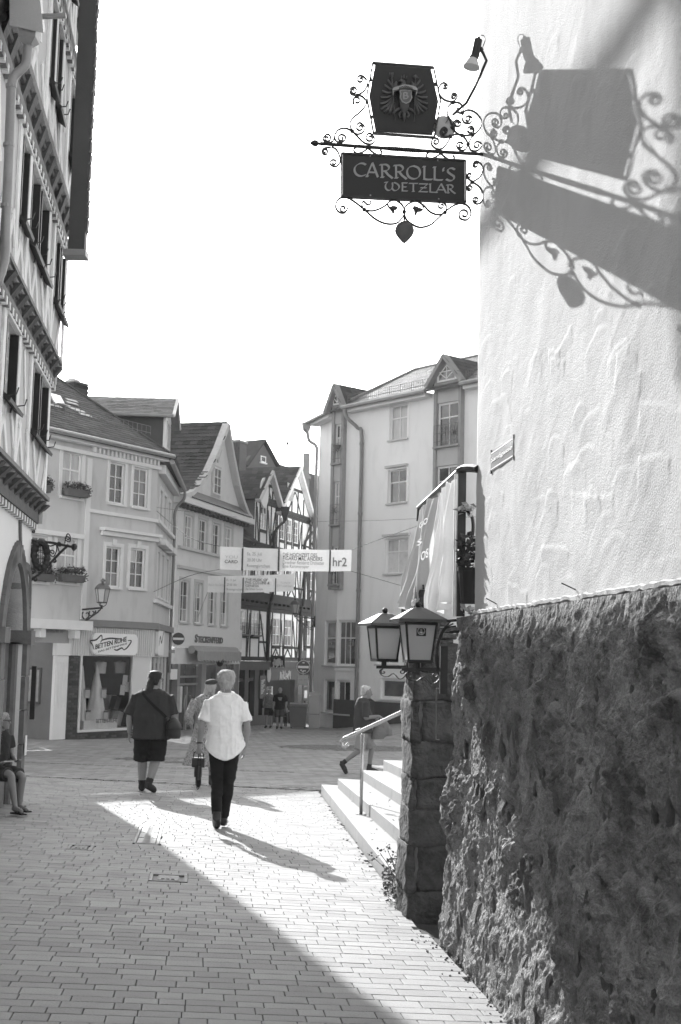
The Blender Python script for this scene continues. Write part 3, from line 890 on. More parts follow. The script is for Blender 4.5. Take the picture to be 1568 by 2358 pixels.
# beside the name board
scroll([(1245, 990), (1268, 963), (1308, 990), (1313, 1040), (1290, 1085), (1240, 1115)], (1266, 988), False)
scroll([(1238, 1060), (1215, 1052), (1203, 1080), (1240, 1115), (1205, 1148), (1218, 1178), (1240, 1160)], (1222, 1072), False, (1222, 1156), False, 0.9)
scroll([(1240, 1115), (1288, 1143), (1318, 1200), (1306, 1258), (1270, 1272), (1246, 1245)], None, True, (1268, 1244), True)
# below the name board
scroll([(345, 1300), (325, 1336), (282, 1330), (257, 1285), (285, 1233), (340, 1226), (400, 1260), (465, 1312), (530, 1370), (590, 1404), (650, 1417), (708, 1405), (748, 1355)], (314, 1305), True, w=0.02)
scroll([(752, 1330), (742, 1285), (695, 1246), (650, 1252), (634, 1280), (660, 1306), (700, 1300)], w=0.02)
scroll([(508, 1250), (510, 1270), (490, 1278), (462, 1255), (448, 1265), (452, 1295), (465, 1312), (525, 1322), (590, 1300), (636, 1268)])
scroll([(752, 1330), (765, 1285), (825, 1252), (872, 1265), (888, 1300), (870, 1322), (838, 1320)], w=0.02)
scroll([(752, 1345), (772, 1390), (830, 1430), (880, 1440), (945, 1420), (1000, 1372), (1045, 1330), (1100, 1288), (1160, 1268), (1212, 1288), (1233, 1340), (1205, 1386), (1158, 1378)], None, True, (1184, 1346), True, w=0.02)
scroll([(855, 1258), (890, 1280), (940, 1330), (1000, 1350), (1045, 1330), (1056, 1292), (1036, 1262)], None, True, (1020, 1285), False)
# crossed bars between the arm and the name board
for x0, y0 in ((388, 862), (910, 900)):
 scroll([(x0 + 22, y0), (x0, y0 + 22), (x0 + 20, y0 + 45), (x0 + 62, y0 + 38), (x0 + 110, y0 + 5)])
 scroll([(x0 + 192, y0 + 22), (x0 + 204, y0 + 42), (x0 + 180, y0 + 58), (x0 + 145, y0 + 42), (x0 + 98, y0 + 4)])
# little clasps where the bars meet
for x, y in ((415, 492), (378, 748), (1105, 540), (1170, 616), (1100, 720), (1245, 775), (1168, 778), (1085, 787), (1212, 840), (1240, 1115), (465, 1312), (1045, 1332), (752, 1328)):
 mk('clasp', MB().ball(S3(x, y), 0.016, 8), IRON, sroot)
# the arm, its twisted stretch and its acorn
arm = MB()
arm.tube([S3(160, 838), S3(640, 873)], 0.0135, 8)
arm.tube([S3(862, 888), S3(1330, 915)], 0.0135, 8)
mk('arm', arm, IRON, sroot)
tw = MB()
A_, B_ = S3(640, 873), S3(862, 888)
ax = (B_ - A_).normalized()
for ph in (0, math.pi):
 tw.tube([A_.lerp(B_, i / 60) + (Vector((0, 0, 1)) * math.cos(ph + i * 0.75) + SF.n * math.sin(ph + i * 0.75)) * 0.008 for i in range(61)], 0.0095, 6)
mk('twisted_bar', tw, IRON, sroot)
fin = MB()
A_, B_ = S3(75, 832), S3(172, 840)
fin.tube([A_.lerp(B_, t) for t in (0, 0.1, 0.3, 0.5, 0.62, 0.66, 0.74, 0.78, 0.86, 0.9, 1.0)], [0.003, 0.012, 0.0225, 0.022, 0.012, 0.008, 0.017, 0.009, 0.02, 0.012, 0.012], 10)
mk('finial', fin, IRON, sroot, sm=True)
# name board
C4 = [S2(301, 911), S2(1192, 964), S2(1192, 1262), S2(303, 1218)]
nb = MB().poly(SF, [C4[3], C4[2], C4[1], C4[0]], -0.012, 0.012)
board = mk('name_board', nb, SIGNBLACK, sroot)
fr = MB()
for a, b_ in ((0, 1), (1, 2), (2, 3), (3, 0)): fr.beam(SF, C4[a], C4[b_], 0.014, -0.02, 0.018)
mk('board_frame', fr, IRON, sroot)
strips = MB()
for x in (303, 1189):
 ytop, yb = (925, 1212) if x < 500 else (975, 1252)
 strips.beam(SF, S2(x + (3 if x < 500 else -3), ytop), S2(x + (3 if x < 500 else -3), yb), 0.006, 0.012, 0.0205)
mk('bright_edge', strips, WHITE, sroot)
def sign_word(chars, base0, base1, cap, name):
 tot = [c[1] for c in chars]
 polys = nib_glyphs([(c, x, sx) for c, x, sx in chars])
 W = chars[-1][1] + chars[-1][2]
 mb = MB()
 for pl in polys:
  pts = []
  for v in pl:
   t = v.x / W
   x = base0[0] + (base1[0] - base0[0]) * t
   y = base0[1] + (base1[1] - base0[1]) * t - cap * v.y
   pts.append(S2(x, y))
  pts = pts if (pts[1][0] - pts[0][0]) * (pts[2][1] - pts[1][1]) - (pts[1][1] - pts[0][1]) * (pts[2][0] - pts[1][0]) > 0 else pts[::-1]
  mb.poly(SF, pts, 0.011, 0.0145)
 mk(name, mb, LETTER, board)
sign_word([('C', 0.0, 0.95), ('A', 1.02, 0.82), ('R', 2.0, 0.95), ('R', 3.06, 0.95), ('O', 4.0, 1.05), ('L', 5.22, 0.85), ('L', 6.0, 0.85), ("'", 6.70, 0.4), ('S', 6.98, 0.75)], (388, 1074), (1122, 1112), 93, 'lettering')
sign_word([('W', 0.0, 1.45), ('E', 1.62, 0.72), ('T', 2.36, 0.9), ('Z', 3.32, 0.95), ('L', 4.36, 0.75), ('A', 5.1, 0.95), ('R', 6.1, 0.85)], (612, 1178), (1118, 1200), 60, 'lettering')
for x, y in ((506, 931), (991, 962), (508, 1214), (998, 1240)): mk('screw', MB().ball(S3(x, y, 0.013), 0.006, 6), LETTER, board)
# eagle board: a six-sided plate in an open frame
H6 = [S2(543, 748), S2(955, 775), S2(996, 540), S2(943, 307), S2(541, 277), S2(498, 500)]
hb = mk('eagle_board', MB().poly(SF, H6, -0.012, 0.012), SIGNBLACK, sroot)
H7 = [S2(530, 764), S2(967, 795), S2(1011, 535), S2(960, 291), S2(525, 258), S2(480, 503)]
fr = MB()
for i in range(6): fr.beam(SF, H7[i], H7[(i + 1) % 6], 0.012, -0.014, 0.014)
for (x0, y0), (x1, y1) in (((500, 376), (520, 376)), ((505, 646), (524, 650)), ((968, 412), (985, 408)), ((970, 682), (990, 680))): fr.beam(SF, S2(x0, y0), S2(x1, y1), 0.022, -0.01, 0.01)
mk('board_frame', fr, IRON, sroot)
# the eagle in relief
EAG = gm('eagle_relief', 0.10, 0.4, 0.3, 12, 0.1, 60, 0.6)
eag = MB()
def limb(pts, rad, dz=0.022):
 q = [S3(x, y, dz) for x, y in pts]
 eag.tube(q, [r_ * 0.00105 for r_ in rad], 7)
limb([(745, 395), (742, 430), (742, 480), (748, 540), (748, 590), (748, 625)], [12, 22, 30, 40, 34, 14])
limb([(742, 408), (722, 398), (706, 404)], [14, 12, 3], 0.03)
limb([(728, 385), (732, 360)], [6, 3]); limb([(746, 382), (748, 352)], [6, 3]); limb([(762, 386), (768, 362)], [6, 3])
for s, cx_ in ((-1, 748), (1, 748)):
 X = lambda dx: cx_ + s * dx
 limb([(X(34), 470), (X(70), 425), (X(52), 405)], [14, 18, 8])
 for i in range(8):
  a0 = (X(50 + 4 * i), 440 + 17 * i)
  tip = [(X(112), 395), (X(135), 428), (X(152), 470), (X(164), 515), (X(168), 560), (X(165), 600), (X(140), 622), (X(105), 632)][i]
  mid = ((a0[0] + tip[0]) / 2 + s * 8, (a0[1] + tip[1]) / 2 + 12)
  limb([a0, mid, tip, (tip[0] + s * 2, tip[1] - 10)], [9, 9, 8, 3], 0.018)
 limb([(X(20), 590), (X(52), 605), (X(75), 625), (X(80), 640)], [10, 10, 7, 3])
 limb([(X(10), 600), (X(35), 640), (X(30), 660), (X(16), 655)], [8, 7, 6, 3])
 st = (656, 342, 682, 680) if s < 0 else (830, 372, 818, 692)
 limb([(st[0], st[1]), ((st[0] + st[2]) / 2, (st[1] + st[3]) / 2), (st[2], st[3])], [4, 4, 3], 0.03)
for dx in (-12, 0, 10): limb([(656 + dx, 340), (656 + dx, 372)], [4, 4], 0.03)
limb([(808, 372), (830, 366), (850, 380)], [6, 12, 3], 0.03)
limb([(748, 615), (748, 660), (748, 692)], [14, 12, 2])
mk('eagle_relief', eag, EAG, hb, sm=True)
sh = MB()
for k_, (dd, d1) in enumerate(((0, 0.036),)):
 pts = [(710, 486), (748, 482), (794, 488), (790, 510), (796, 535), (782, 565), (755, 577), (728, 565), (712, 535), (718, 510)]
 sh.poly(SF, [S2(*p) for p in pts[::-1]], 0.02, 0.066)
shield = mk('shield', sh, gm('shield_grey', 0.17, 0.5, 0.1, 8), hb)
edge = MB()
pp = [S3(*p, 0.067) for p in pts + pts[:1]]
edge.tube(pp, 0.0042, 5)
mk('shield_rim', edge, LETTER, shield)
bpl = MB()
for pl in nib_glyphs([('B', 0, 1.0)], 0.2):
 ps = [S2(732 + 44 * v.x, 545 - 45 * v.y) for v in pl]
 ps = ps if (ps[1][0] - ps[0][0]) * (ps[2][1] - ps[1][1]) - (ps[1][1] - ps[0][1]) * (ps[2][0] - ps[1][0]) > 0 else ps[::-1]
 bpl.poly(SF, ps, 0.065, 0.070)
mk('shield_letter', bpl, LETTER, shield)
rib = MB()
rp = [(668, 500), (660, 480), (690, 470), (748, 458), (808, 468), (835, 482), (828, 505)]
rc = cat([(a, b, 0) for a, b in rp], 6)
for i in range(len(rc) - 1):
 a, b_ = rc[i], rc[i + 1]
 t = i / len(rc)
 dd = 0.066 + 0.010 * math.sin(t * math.pi)
 rib.poly(SF, [S2(a.x, a.y + 11), S2(b_.x, b_.y + 11), S2(b_.x, b_.y - 11), S2(a.x, a.y - 11)], dd - 0.03, dd)
ribbon = mk('ribbon', rib, gm('ribbon_grey', 0.42, 0.6, 0.08, 8), hb)
vs, fs = text_mesh('BINDING', 1.0, 0.5, 0.012)
xw = max(v.x for v in vs)
mb = MB()
def on_rib(v):
 t = v.x / xw
 x = 702 + 98 * t
 y = 473 - 11 * math.sin(math.pi * t) - 18 * (v.y - 0.35) + 2 * t
 u, z = S2(x, y)
 return SF.P(u, z, 0.074 + 0.006 * math.sin(t * math.pi) + v.z * 0.004)
mb.add([on_rib(v) for v in vs], fs)
mk('lettering', mb, SIGNBLACK, ribbon)
# leaves, the hanging heart, the pale disc
for pts in ([(640, 1300), (668, 1284), (690, 1288), (706, 1296), (700, 1312), (682, 1318), (684, 1336), (668, 1342), (662, 1325)], [(888, 1308), (862, 1300), (842, 1290), (818, 1286), (812, 1300), (822, 1318), (826, 1345), (838, 1358), (848, 1330), (878, 1325)]):
 mk('iron_leaf', MB().poly(SF, [S2(*p) for p in pts[::-1]], -0.006, 0.006), IRON, sroot)
mk('pendant_rod', MB().tube([S3(752, 1330), S3(752, 1420)], 0.006, 6), IRON, sroot)
hrt = MB()
u_, z_ = S2(754, 1468)
pr = []
for i in range(15):
 t = i / 14
 pr.append((0.072 * math.sin(math.pi * t) ** 0.75 * (0.62 + 0.55 * t) + 0.001, -0.088 + 0.165 * t))
hrt.lathe(pr, SF.P(u_, z_), 16, 0, 0, 0.55)
pend = mk('heart_pendant', hrt, gm('heart_bronze', 0.11, 0.5, 0.2, 9, 0.1, 40, 0.5), sroot, sm=True)
u_, z_ = S2(1040, 715)
disc = MB().poly(SF, [(u_ + 0.083 * math.cos(2 * math.pi * i / 28), z_ + 0.083 * math.sin(2 * math.pi * i / 28)) for i in range(28)], -0.016, -0.010)
mk('pale_disc', disc, gm('pale_disc', 0.55, 0.4, 0.08, 5, 0.03, 20), sroot)
# post against the corner with its spearhead
po = MB()
po.tube([S3(1335, 905), S3(1345, 1150), S3(1352, 1275)], 0.012, 6)
po.tube([S3(1352, 1275), S3(1348, 1380), S3(1342, 1440), S3(1340, 1512)], [0.016, 0.024, 0.012, 0.018], 6)
mk('wall_post', po, IRON, sroot)
scroll([(1352, 1120), (1385, 1088), (1402, 1110), (1388, 1142)], None, True, (1380, 1115), True)
scroll([(1345, 1150), (1375, 1178), (1392, 1195), (1372, 1212)], None, True, (1372, 1192), True)
scroll([(1345, 1230), (1368, 1250), (1352, 1282)], None, True, (1345, 1262), True, 0.8)
# spotlight above the sign
sp = empty('sign_spotlight', S3(1105, 625), 'black spotlight on a bent arm aimed down over the eagle board', 'spotlight')
LD_ = 0.56
def L3(x, y, k=1.0): return SF.P(*SF.px(*Z1(x, y), LD_ * k), LD_ * k)
mk('lamp_arm', MB().tube([L3(1105, 628, 0.0), L3(1200, 545, 0.3), L3(1262, 430, 0.65), L3(1300, 345, 0.9), L3(1345, 240, 1), L3(1318, 180, 1), L3(1292, 160, 1)], 0.0095, 7), IRON, sp)
mk('lamp_body', MB().tube([L3(1290, 72), L3(1288, 88), L3(1286, 90), L3(1262, 205), L3(1248, 228)], [0.010, 0.011, 0.0265, 0.0285, 0.029], 14), IRON, sp)
rf = MB().tube([L3(1248, 228), L3(1243, 250), L3(1236, 288)], [0.029, 0.040, 0.056], 16, cap=False)
mk('reflector_bulb', rf, gm('bulb_frosted', 0.6, 0.2, 0.1, 9, 0.0, 9, 0.7), sp, sm=True)
mk('bulb_face', MB().tube([L3(1236, 287), L3(1235.5, 290)], [0.055, 0.052], 16), gm('bulb_frosted', 0.6), sp)
mk('lamp_cable', MB().tube(cat([L3(1288, 75), L3(1300, 58), L3(1325, 62), L3(1334, 95), L3(1318, 140)], 5), 0.003, 5), IRON, sp)
mk('lamp_hinge', MB().ball(L3(1305, 160), 0.018, 8), IRON, sp)
wi = MB().tube([S3(1105, 625), S3(1075, 650), S3(1050, 690)], 0.0025, 4)
mk('disc_wire', wi, IRON, sroot)
# ------------------------------------------------------------------ walls with openings, windows, slates
def wall(F, name, u0, u1, z0, z1, holes, mat, parent, depth=0.16, d=0.0, back=True, **kw):
 us = sorted({u0, u1, *[h[0] for h in holes], *[h[1] for h in holes]})
 zs = sorted({z0, z1, *[h[2] for h in holes], *[h[3] for h in holes]})
 us = [u for u in us if u0 <= u <= u1]
 zs = [z for z in zs if z0 <= z <= z1]
 mb = MB()
 for i in range(len(us) - 1):
  for j in range(len(zs) - 1):
   uc, zc = (us[i] + us[i + 1]) / 2, (zs[j] + zs[j + 1]) / 2
   if any(h[0] < uc < h[1] and h[2] < zc < h[3] for h in holes): continue
   mb.add([F.P(us[i], zs[j], d), F.P(us[i + 1], zs[j], d), F.P(us[i + 1], zs[j + 1], d), F.P(us[i], zs[j + 1], d)], [(0, 1, 2, 3)])
 for a, b, lo, hi in holes:
  k = d - depth
  for p, q in (((a, lo), (a, hi)), ((b, hi), (b, lo)), ((b, lo), (a, lo)), ((a, hi), (b, hi))):
   mb.add([F.P(*p, d), F.P(*q, d), F.P(*q, k), F.P(*p, k)], [(0, 1, 2, 3)])
 if back:
  t = d - 0.30
  mb.add([F.P(u0, z0, d), F.P(u0, z1, d), F.P(u0, z1, t), F.P(u0, z0, t), F.P(u1, z0, d), F.P(u1, z1, d), F.P(u1, z1, t), F.P(u1, z0, t)], [(0, 1, 2, 3), (7, 6, 5, 4), (1, 5, 6, 2)])
 return mk(name, mb, mat, parent, **kw)
wrng = random.Random(5)
def window(F, r, parent, cols=2, rows=(0.5,), fmat=None, d=-0.10, fw=0.055, mull=0.035, panes=None, sill=None, surround=None, smat=None, ledge=0.10):
 u0, u1, z0, z1 = r
 fmat = fmat or WHITE
 fr = MB()
 fr.fb(F, u0, u1, z1 - fw, z1, d, d + 0.05); fr.fb(F, u0, u1, z0, z0 + fw, d, d + 0.05)
 fr.fb(F, u0, u0 + fw, z0 + fw, z1 - fw, d, d + 0.05); fr.fb(F, u1 - fw, u1, z0 + fw, z1 - fw, d, d + 0.05)
 iu0, iu1, iz0, iz1 = u0 + fw, u1 - fw, z0 + fw, z1 - fw
 zs = [iz0] + [iz0 + (iz1 - iz0) * q for q in rows] + [iz1]
 us = [iu0 + (iu1 - iu0) * i / cols for i in range(cols + 1)]
 for u in us[1:-1]: fr.fb(F, u - mull / 2, u + mull / 2, iz0, iz1, d + 0.004, d + 0.042)
 for i, z in enumerate(zs[1:-1]):
  m2 = mull * (1.5 if len(zs) == 3 else 0.7)
  fr.fb(F, iu0, iu1, z - m2 / 2, z + m2 / 2, d + 0.002, d + 0.038)
 wobj = mk('window', fr, fmat, parent)
 pset = panes or [GLASS_D, GLASS_M, CURTAIN]
 base = wrng.choice(pset)
 for i in range(cols):
  for j in range(len(zs) - 1):
   m = base if wrng.random() < 0.65 else wrng.choice(pset)
   t1, t2 = wrng.uniform(-0.008, 0.008), wrng.uniform(-0.006, 0.006)     # hand-set panes never lie quite true
   a, b, lo, hi = us[i], us[i + 1], zs[j], zs[j + 1]
   mk('pane', MB().add([F.P(a, lo, d + 0.016 + t1), F.P(b, lo, d + 0.016 - t1 + t2), F.P(b, hi, d + 0.016 - t1), F.P(a, hi, d + 0.016 + t1 - t2),
         F.P(a, lo, d), F.P(b, lo, d), F.P(b, hi, d), F.P(a, hi, d)], [(0, 1, 2, 3), (7, 6, 5, 4), (0, 4, 5, 1), (3, 2, 6, 7)]), m, wobj)
 if sill: mk('sill', MB().fb(F, u0 - 0.07, u1 + 0.07, z0 - 0.07, z0 - 0.003, 0.003, ledge), sill, wobj)
 if surround:
  s = MB()
  w = 0.13
  s.fb(F, u0 - w, u0 - 0.003, z0 - 0.003, z1 + w, 0.002, 0.035); s.fb(F, u1 + 0.003, u1 + w, z0 - 0.003, z1 + w, 0.002, 0.035)
  s.fb(F, u0 - 0.003, u1 + 0.003, z1 + 0.003, z1 + w, 0.002, 0.035)
  mk('surround', s, surround, wobj)
 return wobj
def inside(p, poly):
 x, y = p
 c = False
 for i in range(len(poly)):
  (x0, y0), (x1, y1) = poly[i - 1], poly[i]
  if (y0 > y) != (y1 > y) and x < (x1 - x0) * (y - y0) / (y1 - y0) + x0: c = not c
 return c
def slates(pts, parent, mat, w=0.26, h=0.20, limit=300, kind_name='slate', flip=False, lean=0.35, drop=()):
 pts = [Vector(p) for p in pts]
 X = (pts[1] - pts[0]).normalized()
 N = None
 for k in range(2, len(pts)):
  c = X.cross(pts[k] - pts[0])
  if c.length > 1e-3:
   N = c.normalized(); break
 if N.z < 0: N = -N
 Y = N.cross(X)
 if Y.z < 0: Y = -Y
 loc = [((p - pts[0]).dot(X), (p - pts[0]).dot(Y)) for p in pts]
 x0, x1 = min(p[0] for p in loc), max(p[0] for p in loc)
 y1 = max(p[1] for p in loc)
 me = MB()
 t = 0.008
 sh = [(-w * 0.52, 0.0), (-w * 0.30, -h * 0.18), (w * 0.40, -h * 0.22), (w * 0.52, 0.02), (w * 0.52, h * 1.0), (-w * 0.52, h * 1.0)]
 up = lambda y: 0.026 - 0.022 * (y + h * 0.2) / (h * 1.2)
 me.v = [(x, y, up(y)) for x, y in sh] + [(x, y, up(y) - t) for x, y in sh]
 me.f = [tuple(range(6))] + [((i + 1) % 6, i, i + 6, (i + 1) % 6 + 6) for i in (5, 0, 1, 2, 3)]
 me.m = [0] * len(me.f)
 mesh = me.mesh(kind_name, mat)
 spots = []
 j = 0
 y = 0.02
 while y < y1:
  x = x0 - w + (j * w * lean) % w
  while x < x1 + w:
   if inside((x - w * 0.3, y + h * 0.4), loc) and inside((x + w * 0.3, y + h * 0.4), loc) and not any(inside((x, y + h * 0.4), d_) for d_ in drop):
    spots.append((x + wrng.uniform(-0.012, 0.012), y + wrng.uniform(-0.010, 0.010)))
   x += w
  y += h
  j += 1
 P = lambda x, y: pts[0] + X * x + Y * y
 seen = [in_view(P(*s)) for s in spots]
 order_ = sorted(range(len(spots)), key=lambda i: (not seen[i], P(*spots[i]).length))
 own = set(order_[:limit])
 rest = MB()
 for i, s in enumerate(spots):
  o = P(*s)
  an = wrng.gauss(0, 0.025)
  M = Matrix(((X.x, Y.x, N.x, o.x), (X.y, Y.y, N.y, o.y), (X.z, Y.z, N.z, o.z), (0, 0, 0, 1))) @ Matrix.Rotation(an, 4, 'Z') @ Matrix.Translation((0, 0, wrng.uniform(0, 0.006)))
  if i in own: share(kind_name, mesh, M, parent)
  else: rest.add([M @ Vector(v) for v in me.v], me.f)
 if rest.v: mk(kind_name + '_field', rest, mat, parent, kind='stuff')
def roof_plane(name, pts, parent, mat, thick=0.08, **kw):
 pts = [Vector(p) for p in pts]
 n = (pts[1] - pts[0]).cross(pts[-1] - pts[0]).normalized()
 if n.z < 0: n = -n
 a = pts
 b = [p - n * thick for p in pts]
 k = len(pts)
 mb = MB().add(list(a) + b, [tuple(range(k)), tuple(range(2 * k - 1, k - 1, -1))] + [(i, i + k, (i + 1) % k + k, (i + 1) % k) for i in range(k)])
 return mk(name, mb, mat, parent, **kw)
def iron_guard(name, a, b, h, parent, mat, up=Vector((0, 0, 1)), step=0.12, rails=2, **kw):
 a, b = Vector(a), Vector(b)
 mb = MB()
 for k in range(rails): mb.tube([a + up * h * (0.25 + 0.75 * k / max(1, rails - 1)), b + up * h * (0.25 + 0.75 * k / max(1, rails - 1))], 0.012, 4)
 n = max(2, int((b - a).length / step))
 for i in range(n + 1): mb.tube([a.lerp(b, i / n), a.lerp(b, i / n) + up * h], 0.009 if i % 5 else 0.018, 4)
 return mk(name, mb, mat, parent, **kw)
# ------------------------------------------------------------------ the old timber-framed house on the left
LZ = 17.1
TIMB = gm('pale_timber', 0.84, 0.8, 0.16, 5, 0.35, 40, 0.2, stretch=(1, 1, 0.35), dirt=0.2)
INFILL = gm('infill_plaster', 0.58, 0.9, 0.08, 1.6, 0.12, 40, 0.2)
CARV = gm('carved_beam', 0.20, 0.75, 0.35, 9, 0.5, 30, 0.3, dirt=0.3)
CARVD = gm('carved_beam_dark', 0.09, 0.7, 0.35, 9, 0.5, 30, 0.3)
SHUT = gm('dark_shutter', 0.028, 0.5, 0.25, 4, 0.1, 30, 0.35)
STONE_P = gm('portal_sandstone', 0.16, 0.85, 0.22, 4, 0.25, 40, 0.25, dirt=0.2)
lroot_p = atY(60, 1500, LZ)
lb = empty('timber_house', (lroot_p.x, LZ, gz(lroot_p.x, LZ)), 'tall old timber-framed house with carved jetties along the left edge', 'house')
def storey_plane(px, y):
 p = atY(px, y, LZ)
 q = p - LD * 9
 return Fac((q.x, q.y), (p.x, p.y))
G0 = storey_plane(60, 1500)
S1 = storey_plane(109, 1040)
S2_ = storey_plane(138, 740)
S3_ = storey_plane(163, 420)
S4_ = storey_plane(171, 100)
zl1 = G0.px(60, 1195)[1]
zl1t = S1.px(109, 1155)[1]
zl2, zl2t = S2_.px(130, 885)[1], S2_.px(138, 846)[1]
zl3, zl3t = S3_.px(160, 582)[1], S3_.px(163, 500)[1]
zl4, zl4t = S4_.px(166, 210)[1], S4_.px(168, 135)[1]
ZTOP_L = zl4t + 2.6
def pxwin(F, x0, x1, z0, z1):
 ym = 1100
 a, b = F.px(x0, ym)[0], F.px(x1, ym)[0]
 return a, b, z0, z1
h1 = zl2 - zl1t
wins = {
 'a': (S1, [(-8, 22), (60, 77), (80, 98)], zl1t + 0.62, zl2 - 0.12),
 'b': (S2_, [(8, 26), (34, 55), (59, 79), (98, 109), (112, 123)], zl2t + 0.62, zl3 - 0.13),
 'c': (S3_, [(62, 74), (80, 92), (117, 130), (146, 157)], zl3t + 0.60, zl4 - 0.13),
 'd': (S4_, [(60, 80), (95, 110), (122, 138), (152, 163)], zl4t + 0.6, zl4t + 1.95)}
for key, (F, xs_, z0, z1) in wins.items():
 zb, zt = {'a': (zl1t, zl2), 'b': (zl2t, zl3), 'c': (zl3t, zl4), 'd': (zl4t, ZTOP_L)}[key]
 holes = [pxwin(F, a, b, z0, z1) for a, b in xs_]
 wall(F, 'infill_wall', 0.3, F.L, zb, zt, holes, INFILL, lb, 0.14)
 for hh in holes:
  window(F, hh, lb, 2, (0.35, 0.68), TIMB, d=-0.12, panes=[GLASS_D, GLASS_D, GLASS_M])
  a, b, lo, hi = hh
  # opened shutter-like dark outer leaf, and the dark sill board propped out below on iron hooks
  mk('sill_board', MB().hexa([F.P(a - 0.05, lo - 0.09, 0.10), F.P(b + 0.05, lo - 0.09, 0.10), F.P(b + 0.05, lo - 0.02, 0.004), F.P(a - 0.05, lo - 0.02, 0.004),
         F.P(a - 0.05, lo - 0.05, 0.11), F.P(b + 0.05, lo - 0.05, 0.11), F.P(b + 0.05, lo + 0.03, 0.004), F.P(a - 0.05, lo + 0.03, 0.004)]), SHUT, lb)
  for uu in (a + 0.12, b - 0.12):
   mk('sill_hook', MB().tube([F.P(uu, lo, 0.01), F.P(uu, lo + 0.02, 0.14), F.P(uu, lo + 0.09, 0.16)], 0.008, 4), IRON, lb)
  mk('head_board', MB().fb(F, a - 0.04, b + 0.04, hi + 0.004, hi + 0.07, 0.003, 0.05), TIMB, lb)
  for s_, uu in ((-1, a), (1, b)):                 # dark sash stiles standing in the reveal
   mk('shutter', MB().fb(F, *( (uu + 0.002, uu + 0.05) if s_ < 0 else (uu - 0.05, uu - 0.002)), lo + 0.01, hi - 0.01, -0.08, 0.03), SHUT, lb)
 # timbers: corner post, studs between windows, curved braces under the sills
 posts = sorted([F.L - 0.13] + [h_[0] - 0.13 for h_ in holes] + [h_[1] + 0.13 for h_ in holes])
 keep = []
 for p in posts:
  if p < 0.4 or (keep and p - keep[-1] < 0.24): continue
  if any(h_[0] - 0.06 < p < h_[1] + 0.06 for h_ in holes): continue
  keep.append(p)
 for p in keep:
  mk('timber_post', MB().beam(F, (p, zb + 0.004), (p + wrng.uniform(-0.02, 0.02), zt - 0.004), 0.17, 0.002, 0.026 + 0.006 * wrng.random()), TIMB, lb)
 for u in np.arange(F.L - 0.5, 2.2, -0.62):
  s = 1 if int(u * 10) % 2 else -1
  mk('timber_brace', MB().beam(F, (u, zb + 0.05), (u + s * 0.42, z0 - 0.06), 0.11, 0.003, 0.020), TIMB, lb)
  if wrng.random() < 0.7: mk('timber_brace', MB().beam(F, (u + 0.05, z0 + 0.1), (u - 0.28, z1 - 0.02), 0.09, 0.003, 0.016) if not any(h_[0] - 0.35 < u < h_[1] + 0.35 for h_ in holes) else MB().beam(F, (u, zb + 0.05), (u - s * 0.30, z0 - 0.06), 0.09, 0.004, 0.023), TIMB, lb)
# jetties: dentil course, rounded bressummer, brackets on beam ends
def jetty(Fl, Fu, z0, z1, big=False, n=16):
 over = (Fu.p0 - Fl.p0).dot(Fl.n)
 H = z1 - z0
 ua, ub = 0.3, Fl.L + 0.04
 mk('jetty_core', MB().fb(Fl, ua, ub - 0.05, z0, z1, -0.25, max(0.02, over * 0.55)), CARVD, lb)
 mk('carved_rail', MB().fb(Fl, ua, ub, z0 - 0.005, z0 + H * 0.22, 0.004, 0.06), CARV, lb)
 mk('bressummer', MB().tube([Fl.P(ua, z0 + H * 0.86, over * 0.75), Fl.P(ub + 0.02, z0 + H * 0.86, over * 0.75)], H * 0.16, 10), CARV, lb)
 mk('cornice_rail', MB().fb(Fl, ua, ub + 0.04, z1 - H * 0.06, z1 + 0.03, over * 0.5, over + 0.05), CARV, lb)
 mk('roll_moulding', MB().tube([Fl.P(ua, z0 + H * 0.60, over * 0.55), Fl.P(ub, z0 + H * 0.60, over * 0.55)], H * 0.10, 8), CARVD, lb)
 for i in range(n):
  u = ub - 0.10 - i * 0.44
  if u < ua: break
  blk = MB()
  blk.hexa([Fl.P(u - 0.075, z0 + H * 0.22, 0.04), Fl.P(u + 0.075, z0 + H * 0.22, 0.04), Fl.P(u + 0.075, z0 + H * 0.22, 0), Fl.P(u - 0.075, z0 + H * 0.22, 0),
     Fl.P(u - 0.085, z0 + H * 0.74, over + 0.07), Fl.P(u + 0.085, z0 + H * 0.74, over + 0.07), Fl.P(u + 0.085, z0 + H * 0.74, 0), Fl.P(u - 0.085, z0 + H * 0.74, 0)])
  mk('beam_end', blk, CARVD, lb)
 dm = MB().fb(Fl, -0.038, 0.038, -0.05, 0.05, 0, 0.05)
 k = 0
 u = ub - 0.06
 base = Fl.p0.copy()
 me = None
 while u > ua and k < 60:
  b = MB().fb(Fl, u - 0.036, u + 0.036, z0 - 0.085, z0 - 0.006, 0.003, 0.065)
  mk('dentil', b, CARV if k % 2 else TIMB, lb)
  u -= 0.115
  k += 1
jetty(G0, S1, zl1, zl1t, True)
jetty(S1, S2_, zl2, zl2t)
jetty(S2_, S3_, zl3, zl3t)
jetty(S3_, S4_, zl4, zl4t)
